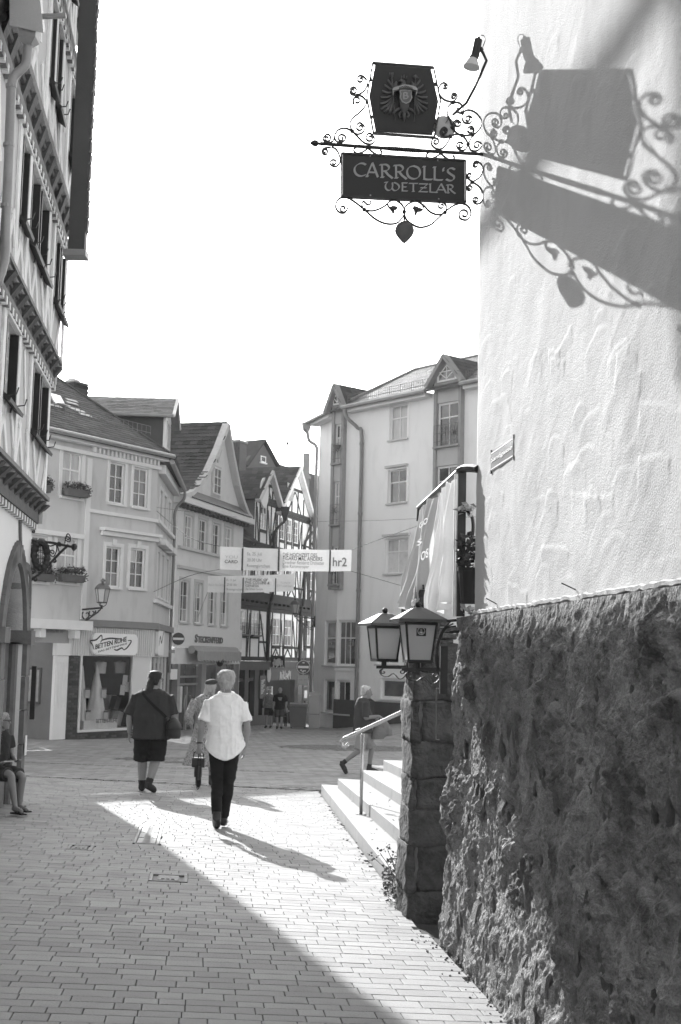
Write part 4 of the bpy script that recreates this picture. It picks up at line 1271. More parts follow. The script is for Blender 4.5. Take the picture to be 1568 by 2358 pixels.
# far end walls closing the house, ground floor plaster and portal
ends = MB()
for F, a, b in ((G0, gz(-4, 18) - 0.3, zl1), (S1, zl1, zl2), (S2_, zl2, zl3), (S3_, zl3, zl4), (S4_, zl4, ZTOP_L)):
 ends.hexa([F.P(F.L - 0.02, a, -0.02), F.P(F.L - 0.004, a, -0.004), F.P(F.L - 0.004, a, -6), F.P(F.L - 0.02, a, -6), F.P(F.L - 0.02, b, -0.02), F.P(F.L - 0.004, b, -0.004), F.P(F.L - 0.004, b, -6), F.P(F.L - 0.02, b, -6)])
mk('end_wall', ends, INFILL, lb)
GP = gm('ground_plaster', 0.78, 0.9, 0.06, 1.5, 0.15, 40, 0.2)
zg = gz(-4.2, 17.5)
z_imp = G0.px(50, 1480)[1]
z_apex = G0.px(30, 1292)[1]
u_r = G0.px(46, 1600)[0]                                # right jamb of the portal
HW = 0.95
u_c = u_r - HW
zs_ = z_imp
hole_w = HW
wall(G0, 'plaster_wall', 0.3, G0.L, zg - 0.4, zl1, [(u_c - HW, u_r, zg - 0.4, z_imp), (u_c - HW, u_r, z_imp, z_apex)], GP, lb, 0.3)
arch_pts = []
for i in range(13):
 t = i / 12
 arch_pts.append((HW * (1 - t ** 1.6), (z_apex - z_imp) * (1 - (1 - t) ** 1.7)))
sp_ = MB()
for s in (-1, 1):                                       # plaster spandrels above the pointed arch
 pts = [(u_c + s * x, z_imp + z) for x, z in arch_pts] + [(u_c + s * (HW + 0.004), z_apex + 0.002), (u_c + s * (HW + 0.004), z_imp)]
 sp_.poly(G0, pts if s > 0 else pts[::-1], -0.28, -0.003)
mk('spandrel', sp_, GP, lb)
for s in (-1, 1):
 ring = MB()
 for i in range(12):
  (x0, z0), (x1, z1) = arch_pts[i], arch_pts[i + 1]
  k0, k1 = 0.26, 0.26
  q = [(u_c + s * x0, z_imp + z0), (u_c + s * (x0 + 0.26), z_imp + z0 + 0.05), (u_c + s * (x1 + 0.26 * (1 - i / 14)), z_imp + z1 + 0.05 + 0.02 * i), (u_c + s * x1, z_imp + z1)]
  vb = MB().poly(G0, q if s > 0 else q[::-1], -0.25, 0.05)
  mk('arch_stone', vb, STONE_P, lb)
 blocks = np.linspace(zg - 0.1, z_imp, 6)
 for a, b in zip(blocks, blocks[1:]):
  a_, b_ = (u_c + HW, u_c + HW + 0.30) if s > 0 else (u_c - HW - 0.30, u_c - HW)
  mk('jamb_stone', MB().fb(G0, a_ + 0.002, b_ + wrng.choice((0, 0.06)), a + 0.006, b - 0.006, -0.28, 0.055 + 0.012 * wrng.random()), STONE_P, lb)
 mk('impost', MB().fb(G0, *((u_c + HW - 0.03, u_c + HW + 0.38) if s > 0 else (u_c - HW - 0.38, u_c - HW + 0.03)), z_imp - 0.02, z_imp + 0.16, -0.2, 0.11), STONE_P, lb)
 col = MB().tube([G0.P(u_c + s * (HW - 0.08), zg, -0.1), G0.P(u_c + s * (HW - 0.08), z_imp - 0.02, -0.1)], 0.06, 8)
 mk('colonnette', col, STONE_P, lb)
mk('portal_recess', MB().fb(G0, u_c - HW, u_c + HW, zg - 0.4, z_apex, -0.95, -0.90), gm('portal_door', 0.55, 0.6, 0.1, 4), lb)
drp = atY(80, 1500, LZ)
# scalloped ogee above the arch painted on the wall edge is a stone hood
hood = MB()
pts = cat([(u_c + HW + 0.42, z_imp + 0.1, 0), (u_c + HW + 0.30, z_imp + 0.9, 0), (u_c + 0.42, z_apex + 0.05, 0), (u_c + 0.10, z_apex + 0.42, 0), (u_c, z_apex + 0.75, 0)], 4)
for a, b in zip(pts, pts[1:]): hood.beam(G0, (a.x, a.y), (b.x, b.y), 0.09, 0.002, 0.03)
mk('arch_hood', hood, STONE_P, lb)
# stone seat beside the portal
mk('stone_bench', MB().box(-5.2, -4.10, 14.8, 16.2, gz(-4.3, 16) - 0.2, gz(-4.3, 16) + 0.39), STONE_P, label='low stone ledge beside the portal that a woman sits on', cat='bench')
# small wall boxes at the portal's pier
mk('notice_plate', MB().fb(G0, u_r + 0.34, u_r + 0.42, z_imp - 1.0, z_imp - 0.3, 0.09, 0.15), SHUT, lb)
mk('notice_plate', MB().fb(G0, u_r + 0.10, u_r + 0.26, z_imp - 1.45, z_imp - 1.2, 0.075, 0.085), WHITE, lb)
# roof and the dark slate-hung board hanging at the corner
rf_ = MB().fb(S4_, -1, S4_.L + 0.6, ZTOP_L, ZTOP_L + 0.25, -6, 0.9)
mk('eave', rf_, CARVD, lb)
Zs_ = 15.2
p0, p1 = atY(169, 300, Zs_), atY(211, 300, Zs_)
SLB = Fac((p0.x, p0.y), (p1.x, p1.y))
zb_ = SLB.px(190, 580)[1]
hs = MB()
w_ = SLB.L
hs.fb(SLB, 0, w_ * 0.90, zb_, ZTOP_L - 0.004, -0.14, 0)
hb_ = mk('hanging_board', hs, gm('board_slate_grey', 0.075, 0.55, 0.12, 3, 0.08, 30, 0.4), lb)
ed = MB()
z = zb_ + 0.25
while z < ZTOP_L - 0.2:
 l = wrng.uniform(0.14, 0.2)
 mk('edge_slate', MB().poly(SLB, [(w_ * 0.902, z), (w_ * (0.99 + wrng.uniform(-.03, .03)), z + 0.03), (w_ * (1.0 + wrng.uniform(-.03, .03)), z + l - 0.01), (w_ * 0.902, z + l)], -0.12, -0.01), gm('board_slate_grey', 0.075), hb_)
 z += l
mk('end_moulding', MB().fb(SLB, -0.05, w_ * 1.02, zb_ - 0.06, zb_ + 0.02, -0.18, 0.05), gm('zinc', 0.3), hb_)
for lab, y0, y1, h, x0 in (('plain rendered house standing beside the camera on the left', -2.5, 8.2, 6.2, -3.3), ('tall rendered house at the bend of the lane behind the camera', -15, -3.0, 6.5, -3.0)):
 hs_ = empty('lane_house', (x0 - 3, (y0 + y1) / 2, -2.0), lab, 'house')
 mk('wall', MB().box(x0 - 6, x0 if y0 > -5 else 4.0, y0 if y0 > -5 else -20, y1 if y0 > -5 else -14, -3, h), gm('lane_render', 0.66, 0.9, 0.08, 2), hs_)
 mk('roof', MB().box(x0 - 6.4, x0 + 0.3 if y0 > -5 else 4.3, (y0 if y0 > -5 else -20) - 0.2, (y1 if y0 > -5 else -14) + 0.2, h + 0.002, h + 0.5), SLATE, hs_)
# rainwater pipe with its hopper on the near side
zp0, zp1 = 1.2, 6.3
rwp = empty('drain_pipe', S1.P(1, zl1, 0.3), 'grey metal rainwater pipe with a square hopper down the near side of the timber house', 'pipe')
def at_f(x, y, Z): return atY(x, y, Z)
zz = 11.0
pp = [at_f(64, 105, zz), at_f(62, 125, zz), at_f(58, 150, zz), at_f(36, 172, zz), at_f(27, 195, zz), at_f(24, 260, zz), at_f(18, 420, zz), at_f(13, 520, zz), at_f(10, 600, zz), at_f(-10, 660, zz)]
mk('pipe', MB().tube(cat(pp, 3), 0.043, 10), ZINC, rwp, sm=True)
hp = at_f(66, 50, zz)
hop = MB()
hop.tube([at_f(68, 45, zz), at_f(68, 62, zz), at_f(66, 92, zz), at_f(65, 106, zz)], [0.105, 0.115, 0.11, 0.05], 4)
mk('hopper', hop, ZINC, rwp)
q0 = at_f(60, -40, zz); q1 = at_f(60, 35, zz)
mk('gutter_box', MB().hexa([at_f(22, 58, zz - 0.1), at_f(100, 76, zz - 0.1), at_f(104, 72, zz + 0.3), at_f(26, 54, zz + 0.3), at_f(22, -60, zz - 0.1), at_f(86, -60, zz - 0.1), at_f(92, -60, zz + 0.3), at_f(26, -60, zz + 0.3)]), gm('zinc_pale', 0.42, 0.5, 0.1, 4), rwp)
mk('spout', MB().tube([at_f(95, 38, zz), at_f(152, 36, zz)], 0.026, 8), ZINC, rwp)
for y in (195, 330, 470): mk('pipe_clip', MB().tube([at_f(26 - (y - 195) * 0.045, y, zz), at_f(26 - (y - 195) * 0.045, y + 8, zz)], 0.050, 10), ZINC, rwp)
# wrought-iron bracket sign with an oval wreath
KF = Fac(G0.P(G0.L - 0.02, 0, 0.05).xy[:], (G0.P(G0.L - 0.02, 0, 0.05) + G0.n * 2).xy[:])
if KF.n.y > 0: KF = Fac((G0.P(G0.L - 0.02, 0, 0.05) + G0.n * 2).xy[:], G0.P(G0.L - 0.02, 0, 0.05).xy[:])
ks = empty('bracket_sign', KF.P(0, 1.0), 'wrought iron bracket sign with an oval wreath on the corner of the timber house', 'sign')
def K(zx, zy): return .2927 * zx, 1191.7 + .2927 * zy
def K3(zx, zy, d=0.0):
 u, z = KF.px(*K(zx, zy))
 return KF.P(u, z, d)
kw = dict(parent=ks, conv=K3, nrm=KF.n, w=0.03, t=0.014)
mk('post', MB().tube([K3(243, 60), K3(235, 180), K3(228, 400), K3(212, 680), K3(203, 735)], 0.022, 6), IRON, ks)
mk('arm', MB().tube([K3(235, 178), K3(420, 200), K3(595, 238)], 0.018, 6), IRON, ks)
mk('brace', MB().tube([K3(225, 505), K3(330, 430), K3(470, 280), K3(540, 215)], 0.018, 6), IRON, ks)
mk('knob', MB().tube([K3(560, 225), K3(575, 228), K3(590, 232), K3(606, 236)], [0.02, 0.05, 0.06, 0.02], 8), IRON, ks)
ov = MB()
c_ = [(320 + 52 * math.cos(2 * math.pi * i / 26), 297 + 100 * math.sin(2 * math.pi * i / 26)) for i in range(27)]
ov.tube([K3(*p) for p in c_], [0.042 + 0.012 * (i % 2) for i in range(27)], 7)
mk('wreath', ov, IRON, ks)
for a in range(5): mk('wreath_bar', MB().tube([K3(290 + 15 * a, 235 - 8 * (a in (1, 2, 3))), K3(290 + 15 * a, 360 + 8 * (a in (1, 2, 3)))], 0.006, 4), IRON, ks)
for a in (255, 285, 320, 350): mk('wreath_bar', MB().tube([K3(276, a), K3(364, a + 6)], 0.006, 4), IRON, ks)
for args in (dict(path=[(372, 215), (398, 225), (440, 215), (445, 260), (420, 310), (395, 290)], c1=(412, 275), cw1=True),
    dict(path=[(350, 360), (370, 420), (400, 400), (402, 365), (378, 370)], c1=(388, 385), cw1=False),
    dict(path=[(510, 205), (520, 150), (535, 128), (552, 150), (550, 190), (525, 185)], c1=(532, 165), cw1=True),
    dict(path=[(245, 420), (270, 390), (285, 410), (265, 440)], c1=(262, 418), cw1=True),
    dict(path=[(240, 200), (265, 195), (262, 235), (242, 228)], c1=(252, 215), cw1=True),
    dict(path=[(205, 700), (235, 700), (232, 725), (212, 722)], c1=(222, 708), cw1=True),
    dict(path=[(240, 100), (268, 92), (270, 118), (248, 115)], c1=(257, 102), cw1=True),
    dict(path=[(470, 280), (450, 210), (470, 195), (480, 220)], c1=(468, 212), cw1=True),
    dict(path=[(300, 455), (275, 470), (270, 500), (290, 495)], c1=(282, 486), cw1=False),
    dict(path=[(405, 345), (430, 320), (442, 345), (425, 355)], c1=(430, 340), cw1=True)):
 scroll(**args, **kw)
# ------------------------------------------------------------------ an added house shape out of view, cut to shade the rubble wall and lane
Vs = 30.5
eu, es = Vector((math.cos(SUN_AZ), math.sin(SUN_AZ), 0)), Vector((-math.sin(SUN_AZ), math.cos(SUN_AZ), 0))
TE = math.tan(SUN_EL)
class _PF:
 def P(s, u, z, d=0.0): return eu * u + es * (Vs - d) + Vector((0, 0, z + TE * Vs))
PF = _PF()
hh_ = empty('shade_house', eu * 1 + es * Vs + Vector((0, 0, gz(-8, 29))), 'unseen gabled house shape added to shade the rubble wall and lane', 'house')
mk('gable_wall', MB().poly(PF, [(-5, -17.2), (3.25, -17.2), (3.09, -8.4), (2.87, -6.1), (2.71, -4.7), (2.76, -3.4), (2.70, -1.8), (1.5, 0.6), (-5, 0.6)], -3, -0.02), GP, hh_)
mk('verge', MB().poly(PF, [(3.05, -3.95), (3.36, -3.74), (3.90, -3.44), (3.80, -3.30), (2.92, -1.72), (2.4, -0.8), (2.4, -1.6)], -0.22, 0.0), SLATE, hh_)
mk('roof', MB().poly(PF, [(2.86, -1.95), (2.6, -1.2), (0.9, 1.9), (0.6, 1.7)], -3.2, 0.0), SLATE, hh_)
blocker = empty('shadow_beam', eu * 2 + es * Vs + Vector((0, 0, TE * Vs)), 'unseen slanting hoist beam above the neighbouring roof', 'blocker')  # added out of view to throw the diagonal shadow band on the plaster
mk('beam', MB().poly(PF, [(2.2, 2.10), (3.95, -0.84), (3.95, -0.58), (2.2, 2.36)], -0.1, 0), OAK, blocker)
mk('prop', MB().poly(PF, [(2.25, -0.6), (2.42, -0.9), (2.42, 1.6), (2.25, 1.9)], -0.28, -0.02), OAK, blocker)
# ------------------------------------------------------------------ corner house with the bedding shop
def D4(zx, zy): return 62.7 + .24 * zx, 846.7 + .24 * zy
def D5(zx, zy): return 62.7 + .24 * zx, 1254.4 + .24 * zy
def D6(zx, zy): return 351.2 + .256 * zx, 940.8 + .256 * zy
def D7(zx, zy): return 351.2 + .256 * zx, 1348.5 + .256 * zy
def D8(zx, zy): return 689.9 + .28 * zx, 784 + .28 * zy
def D3(zx, zy): return .2927 * zx, 1191.7 + .2927 * zy
BF = Fac((-9.35, 38.05), (-6.22, 42.94))
BS = Fac((-6.22, 42.94), (-6.50, 49.4))
BWALL = gm('house_render_grey', 0.55, 0.9, 0.08, 1.2, 0.15, 40, 0.2, dirt=0.16, stretch=(1, 1, 0.3))
BTRIM = gm('house_trim', 0.70, 0.85, 0.06, 3, 0.1, 40, 0.2)
BASEM = gm('dark_plinth', 0.10, 0.85, 0.2, 4, 0.2, 40)
FASC = gm('fascia_board', 0.60, 0.6, 0.05, 3, 0.05, 30, 0.3)
zE = BF.px(355, 1052)[1]
zSh = BF.px(300, 1436)[1]
uL0, uB = -3.0, BF.px(197, 1250)[0]                     # break between the plain left bay and the corner part
UE = BF.L
bh = empty('corner_house', BF.P(UE, gz(-6.2, 43)), 'grey rendered corner house with the bedding shop under its slate roof', 'house')
def RB(x0, y0, x1, y1): return BF.rect(x0, y0, x1, y1)
w_up = [RB(142, 1041, 187, 1146), RB(251, 1066, 286, 1160), RB(306, 1078, 340, 1169)]
w_lo = [RB(129, 1238, 177, 1342), RB(70, 1234, 108, 1340), RB(242, 1259, 276, 1352), RB(298, 1263, 333, 1355)]
w_up.append(RB(78, 1030, 100, 1136))
wall(BF, 'front_wall', uL0, UE, zSh, zE, w_up + w_lo, BWALL, bh)
zg = gz(-7, 41) - 0.5
for r in w_up[:1] + w_up[3:] + w_lo[:2]:
 window(BF, r, bh, 2, (0.62,), WHITE, sill=BTRIM, surround=BTRIM, panes=[GLASS_M, CURTAIN, CURTAIN, GLASS_D])
for r in w_up[1:3] + w_lo[2:]:
 wo = window(BF, r, bh, 2, (0.34, 0.67), WHITE, sill=BTRIM, surround=BTRIM, panes=[GLASS_D, GLASS_M, GLASS_M, CURTAIN])
 mk('keystone', MB().fb(BF, (r[0] + r[1]) / 2 - 0.09, (r[0] + r[1]) / 2 + 0.09, r[3] + 0.05, r[3] + 0.24, 0.036, 0.07), BTRIM, wo)
# projecting frames of the left bay, string course, hood, cornice with dentils
za = BF.px(270, 1186)[1]
mk('string_course', MB().fb(BF, uB + 0.02, UE + 0.04, za - 0.05, za + 0.06, 0.002, 0.07), BTRIM, bh)
mk('pilaster_strip', MB().fb(BF, uB - 0.10, uB + 0.10, zSh, zE - 0.5, 0.002, 0.05), BTRIM, bh)
zh = BF.px(297, 1240)[1]
hd = MB().fb(BF, BF.px(231, 1235)[0], UE + 0.06, zh, zh + 0.14, 0.002, 0.12)
hd.fb(BF, BF.px(228, 1235)[0], UE + 0.12, zh + 0.145, zh + 0.24, 0.002, 0.24)
mk('window_hood', hd, BTRIM, bh)
zc = BF.px(120, 1232)[1]
mk('window_hood', MB().fb(BF, uL0, BF.px(186, 1230)[0], zc - 0.02, zc + 0.12, 0.002, 0.16), BTRIM, bh)
mk('cornice', MB().fb(BF, uL0, UE + 0.25, zE - 0.12, zE - 0.003, 0.002, 0.28).fb(BF, uL0, UE + 0.1, zE - 0.42, zE - 0.30, 0.002, 0.10), BTRIM, bh)
u = uB + 0.1
while u < UE:
 mk('dentil', MB().fb(BF, u, u + 0.09, zE - 0.295, zE - 0.125, 0.004, 0.14), BTRIM, bh)
 u += 0.19
gut = mk('gutter', MB().tube([BF.P(uL0, zE + 0.05, 0.40), BF.P(UE + 0.35, zE + 0.05, 0.40)], 0.085, 8), ZINC, bh)
# shop level: band, ribbed fascia, brick pier and low brick band, display window, entrance
zF0, zF1 = BF.px(250, 1511)[1], BF.px(250, 1445)[1]
uF0 = BF.px(156, 1480)[0]
mk('ledge', MB().fb(BF, uB - 0.1, UE + 0.12, zF1 + 0.004, zSh + 0.06, -0.1, 0.22), gm('ledge_grey', 0.22, 0.8, 0.1, 4), bh)
fa = MB().fb(BF, uF0, UE + 0.05, zF0, zF1, -0.1, 0.06)
fas = mk('fascia', fa, FASC, bh)
u = uF0 + 0.06
while u < UE:
 mk('fascia_rib', MB().fb(BF, u, u + 0.035, zF0 + 0.01, zF1 - 0.01, 0.061, 0.085), FASC, fas)
 u += 0.105
uD0, uD1 = BF.px(180, 1600)[0], BF.px(303, 1600)[0]
zD0 = BF.px(240, 1682)[1]
BRK = gm('dark_brick', 0.085, 0.85, 0.2, 6, 0.3, 40, 0.25, island=0.3)
def bricks(F, u0, u1, z0, z1, d, parent, bl=0.24, bh_=0.075, limit=300):
 root = mk('brick_backing', MB().fb(F, u0, u1, z0, z1, -0.25, d), JOINT, parent)
 base = MB().fb(F, 0.006, bl - 0.006, 0.006, bh_ - 0.006, d + 0.001, d + 0.016)
 o0 = F.P(0, 0, 0)
 me = MB(); me.v = [(x - o0.x, y - o0.y, z) for x, y, z in base.v]; me.f = base.f; me.m = base.m
 mesh = me.mesh('brick', BRK)
 j, n = 0, 0
 z = z0
 rest = MB()
 while z < z1 - bh_ * 0.5:
  u = u0 + (0 if j % 2 == 0 else -bl / 2)
  while u < u1 - 0.02:
   a, b = max(u, u0), min(u + bl, u1)
   if b - a > bl * 0.9 and n < limit:
    share('brick', mesh, Matrix.Translation(F.P(a, z, wrng.uniform(0, 0.006))), root)
    n += 1
   elif b - a > 0.05:
    rest.fb(F, a + 0.006, b - 0.006, z + 0.006, z + bh_ - 0.006, d + 0.001, d + 0.016)
   u += bl
  z += bh_
  j += 1
 if rest.v: mk('brick_ends', rest, BRK, root, kind='stuff')
bricks(BF, uF0, uD0 - 0.02, zg, zF0 - 0.01, 0.02, bh)
bricks(BF, uD0 - 0.016, UE - 0.35, zg, zD0 - 0.02, 0.02, bh)
# display window: frame, glass, a room behind with the goods
fr = MB()
fr.fb(BF, uD0 - 0.01, uD1 + 0.01, zD0 - 0.02, zD0 + 0.06, -0.05, 0.06)
fr.fb(BF, uD0 - 0.01, uD0 + 0.07, zD0 + 0.06, zF0, -0.05, 0.06)
fr.fb(BF, uD1 - 0.07, uD1 + 0.01, zD0 + 0.06, zF0, -0.05, 0.06)
dw = mk('display_window', fr, FASC, bh)
mk('shop_pane', MB().fb(BF, uD0 + 0.07, uD1 - 0.07, zD0 + 0.06, zF0 - 0.004, -0.012, 0.0), CLEAR, dw)
PALEFL = gm('shop_floor', 0.6, 0.8, 0.1, 2, 0, 20)
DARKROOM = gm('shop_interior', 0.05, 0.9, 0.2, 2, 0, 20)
rm = MB()
rm.add([BF.P(uD0 - 0.3, zD0, -2.6), BF.P(UE + 0.3, zD0, -2.6), BF.P(UE + 0.3, zF1, -2.6), BF.P(uD0 - 0.3, zF1, -2.6)], [(0, 1, 2, 3)])
mk('shop_floor', MB().add([BF.P(uD0 - 0.3, zD0 + 0.04, -2.6), BF.P(UE + 0.1, zD0 + 0.04, -2.6), BF.P(UE + 0.1, zD0 + 0.04, -0.1), BF.P(uD0 - 0.3, zD0 + 0.04, -0.1)], [(0, 1, 2, 3)]), PALEFL, bh)
rm.add([BF.P(uD0 - 0.3, zF0 + 0.05, -2.6), BF.P(UE + 0.1, zF0 + 0.05, -2.6), BF.P(UE + 0.1, zF0 + 0.05, -0.1), BF.P(uD0 - 0.3, zF0 + 0.05, -0.1)], [(3, 2, 1, 0)])
rm.add([BF.P(UE - 0.36, zD0, -2.6), BF.P(UE - 0.36, zD0, -0.13), BF.P(UE - 0.36, zF1, -0.13), BF.P(UE - 0.36, zF1, -2.6)], [(3, 2, 1, 0)])
rm.add([BF.P(uD0 - 0.3, zD0, -2.6), BF.P(uD0 - 0.3, zD0, -0.1), BF.P(uD0 - 0.3, zF1, -0.1), BF.P(uD0 - 0.3, zF1, -2.6)], [(0, 1, 2, 3)])
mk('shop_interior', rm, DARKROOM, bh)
LINEN = gm('white_linen', 0.86, 0.9, 0.06, 4, 0.5, 9, 0.2)
def cone(pxc, ytop, ybot, wpx, d, lab):
 u0, z1 = BF.px(pxc, ytop, d)
 z0 = max(BF.px(pxc, ybot, d)[1], zD0 + 0.05)
 rr = wpx / FPX * 41 * 0.55 * 1.3
 H = z1 - z0
 prof = []
 vs, fs = [], []
 n, seg = 14, 26
 c = BF.P(u0, z0, d)
 for i in range(n):
  t = i / (n - 1)
  r_ = rr * (1 - t) ** 0.9 + 0.012
  for k in range(seg):
   a = 2 * math.pi * k / seg
   q = r_ * (1 + 0.09 * (1 - t) * math.sin(5 * a + 3 * t) + 0.05 * math.sin(9 * a - 8 * t) + 0.03 * math.sin(22 * t + a))
   vs.append(c + Vector((q * math.cos(a), q * math.sin(a), H * t)))
 fs = [(i * seg + k, i * seg + (k + 1) % seg, (i + 1) * seg + (k + 1) % seg, (i + 1) * seg + k) for i in range(n - 1) for k in range(seg)]
 o = mk('linen_cone', MB().add(vs, fs), LINEN, sm=True, label=lab, cat='bedding display', group='white linen cones in the shop window')
 for i in range(2):
  z = z0 + H * (0.48 - 0.36 * i)
  r2 = rr * (1 - (z - z0) / H) ** 0.9 + 0.03
  uu = u0 + 0.10
  mk('price_card', MB().fb(BF, uu - 0.11, uu + 0.11, z, z + 0.26, d + r2 * 1.02, d + r2 * 1.02 + 0.01), WHITEOLD, o)
  mk('price_print', MB().fb(BF, uu - 0.11, uu + 0.11, z + 0.265, z + 0.32, d + r2 * 1.02, d + r2 * 1.02 + 0.012), BASEM, o)
cone(224, 1531, 1676, 37, -0.45, 'tall pointed cone of white linen in the middle of the shop window')
cone(191, 1533, 1676, 20, -0.42, 'narrower cone of white linen at the left edge of the shop window')
mat_ = MB()
for i in range(3):
 a, b = BF.px(247 + 5 * i, 1640, -1.2)[0], BF.px(272 - 3 * i, 1640, -1.2)[0]
 z = zD0 + 0.06 + 0.42 * i
mk('mattress_stack', MB().fb(BF, BF.px(184, 1670, -0.3)[0], BF.px(262, 1670, -0.3)[0], zD0 + 0.05, zD0 + 0.32, -0.5, -0.15), LINEN, label='flat folded white duvet along the bottom of the shop window', cat='bedding')
mk('pillow_stack', MB().fb(BF, BF.px(244, 1640, -1.2)[0], BF.px(275, 1640, -1.2)[0], zD0 + 0.05, zD0 + 0.62, -1.7, -1.0), LINEN, label='lower white block of pillows beside the linen cone', cat='bedding')
mk('pillow_stack', MB().fb(BF, BF.px(240, 1640, -1.3)[0], BF.px(273, 1640, -1.3)[0], zD0 + 0.64, zD0 + 1.05, -1.9, -1.1), LINEN, label='white rolled pillows stacked on top of the pillow block', cat='bedding')
for i, (x, y) in enumerate(((268, 1620), (273, 1655), (284, 1652))):
 u_, z_ = BF.px(x, y, -0.5)
 mk('bedding_box', MB().beam(BF, (u_, z_ - 0.2), (u_ + 0.14, z_ + 0.22), 0.22, -0.75, -0.5), (BASEM, WHITEOLD, SHUT)[i], label=('upright dark packing box beside the pillows', 'leaning pale packing box in the shop window', 'black packing box in the right of the shop window')[i], cat='box')
for i, (x, y) in enumerate(((287, 1566), (293, 1582), (281, 1589))):
 u_, z_ = BF.px(x, y, -0.15)
 mk('window_card', MB().beam(BF, (u_, z_ - 0.16), (u_ + 0.03, z_ + 0.16), 0.22, -0.15, -0.14), WHITEOLD, label=('topmost of the three white cards in the shop window', 'middle white card in the shop window, closest to the frame', 'lowest of the three white cards in the shop window')[i], cat='card', group='white cards in the shop window')
for i, x in enumerate((232, 277)):
 u_, z_ = BF.px(x, 1525, -0.9)
 mk('hanging_lamp', MB().lathe([(0.17, -0.36), (0.20, 0.0), (0.04, 0.04)], BF.P(u_, z_, -0.9), 16), LINEN, label=('pale hanging lamp shade above the tall linen cone' if i == 0 else 'pale hanging lamp shade at the upper right of the shop window'), cat='lamp')
letter('window_lettering', 'BETTEN-RUHE', BF, BF.px(221, 1660)[0], BF.px(270, 1660)[0], *sorted((BF.px(245, 1664)[1], BF.px(245, 1655)[1])), 0.002, BASEM, dw, bold=0.01, ext=0.003)
# shop sign
sgr = RB(203, 1459, 306, 1508)
sb = empty('shop_sign', BF.P((sgr[0] + sgr[1]) / 2, sgr[2], 0.2), 'white rounded shop sign with a ribbon drawing on the ribbed fascia', 'shop sign')
def rrect(u0, u1, z0, z1, r, n=5):
 out = []
 for cu, cz, a0 in ((u1 - r, z0 + r, -90), (u1 - r, z1 - r, 0), (u0 + r, z1 - r, 90), (u0 + r, z0 + r, 180)):
  for i in range(n + 1):
   a = math.radians(a0 + 90 * i / n)
   out.append((cu + r * math.cos(a), cz + r * math.sin(a)))
 return out
mk('board', MB().poly(BF, rrect(*sgr, 0.16), 0.10, 0.20), WHITE, sb)
def on5(zx, zy): return BF.px(*D5(zx, zy), 0.2)
def stroke(F, pts, w, d, mat, parent, conv, name='logo_stroke'):
 q = [conv(a.x, a.y) for a in cat([(x, y, 0) for x, y in pts], 4)]
 mb = MB()
 for i, (a, b) in enumerate(zip(q, q[1:])):
  mb.beam(F, a, b, w * (0.45 + 0.9 * math.sin(math.pi * (i + 0.5) / len(q))), d, d + 0.006 + 0.0005 * (i % 2))
 return mk(name, mb, mat, parent)
INK = gm('print_ink', 0.03, 0.6, 0.05, 4, 0, 20)
for pts in ([(640, 1005), (625, 960), (603, 922), (660, 912), (710, 868), (718, 915)], [(703, 938), (720, 915), (790, 898), (870, 902), (905, 905)], [(965, 920), (998, 925), (960, 985), (925, 1010)], [(925, 1010), (905, 990), (860, 1012), (833, 1003)]):
 stroke(BF, pts, 0.035, 0.201, INK, sb, on5)
a_, b_ = on5(652, 1003), on5(952, 925)
hgt = on5(700, 930)[1] - on5(700, 975)[1]
letter('lettering', 'BETTEN RUHE', BF, a_[0], b_[0], a_[1], a_[1] + hgt, 0.202, INK, sb, bold=0.02, ext=0.006, slope=(b_[1] - a_[1]) / (b_[0] - a_[0]))
a_, b_ = on5(645, 1045), on5(955, 955)
letter('lettering', '... DAS BETTENHAUS', BF, a_[0], b_[0], a_[1], a_[1] + hgt * 0.40, 0.202, INK, sb, bold=0.0, ext=0.006, slope=(b_[1] - a_[1]) / (b_[0] - a_[0]))
# entrance to the left with its pilaster, lettered lintel and canopy
uP0, uP1 = BF.px(119, 1600)[0], BF.px(152, 1600)[0]
zDr = BF.px(90, 1478)[1]
pil = MB().fb(BF, uP0, uP1 + 0.0, zg, zg + 0.55, -0.05, 0.10)
pil2 = mk('pilaster_base', pil, BASEM, bh)
pm = MB().fb(BF, uP0 + 0.03, uP1 - 0.03, zg + 0.552, zDr - 0.40, -0.05, 0.07)
pl_ = mk('pilaster', pm, BTRIM, bh)
for i in range(4):
 t = uP0 + 0.10 + (uP1 - uP0 - 0.2) * i / 3
 mk('flute', MB().fb(BF, t - 0.018, t + 0.018, zg + 1.5, zDr - 0.6, 0.071, 0.085), BTRIM, pl_)
mk('capital', MB().fb(BF, uP0, uP1, zDr - 0.395, zDr - 0.02, -0.05, 0.11), BTRIM, bh)
zL = BF.px(100, 1462)[1]
mk('lintel', MB().fb(BF, uL0, uP1, zDr - 0.015, zSh - 0.30, -0.1, 0.05), gm('lintel_grey', 0.36, 0.8, 0.06, 4), bh)
mk('canopy', MB().fb(BF, uL0, BF.px(192, 1425)[0], zSh - 0.29, zSh - 0.004, 0.0, 0.42), BTRIM, bh)
for x in (75, 155):
 uu = BF.px(x, 1440)[0]
 mk('canopy_bracket', MB().fb(BF, uu, uu + 0.22, zSh - 0.55, zSh - 0.295, 0.052, 0.34), BTRIM, bh)
letter('lettering', 'Eisenmarkt 10', BF, BF.px(97, 1452)[0], BF.px(142, 1452)[0], *sorted((BF.px(120, 1457)[1], BF.px(120, 1448)[1])), 0.052, gm('faded_letter', 0.2, 0.8, 0.1, 4), bh, ext=0.004)
rec = MB()
rec.add([BF.P(uL0, zg, -1.5), BF.P(uP0, zg, -1.5), BF.P(uP0, zSh, -1.5), BF.P(uL0, zSh, -1.5)], [(0, 1, 2, 3)])
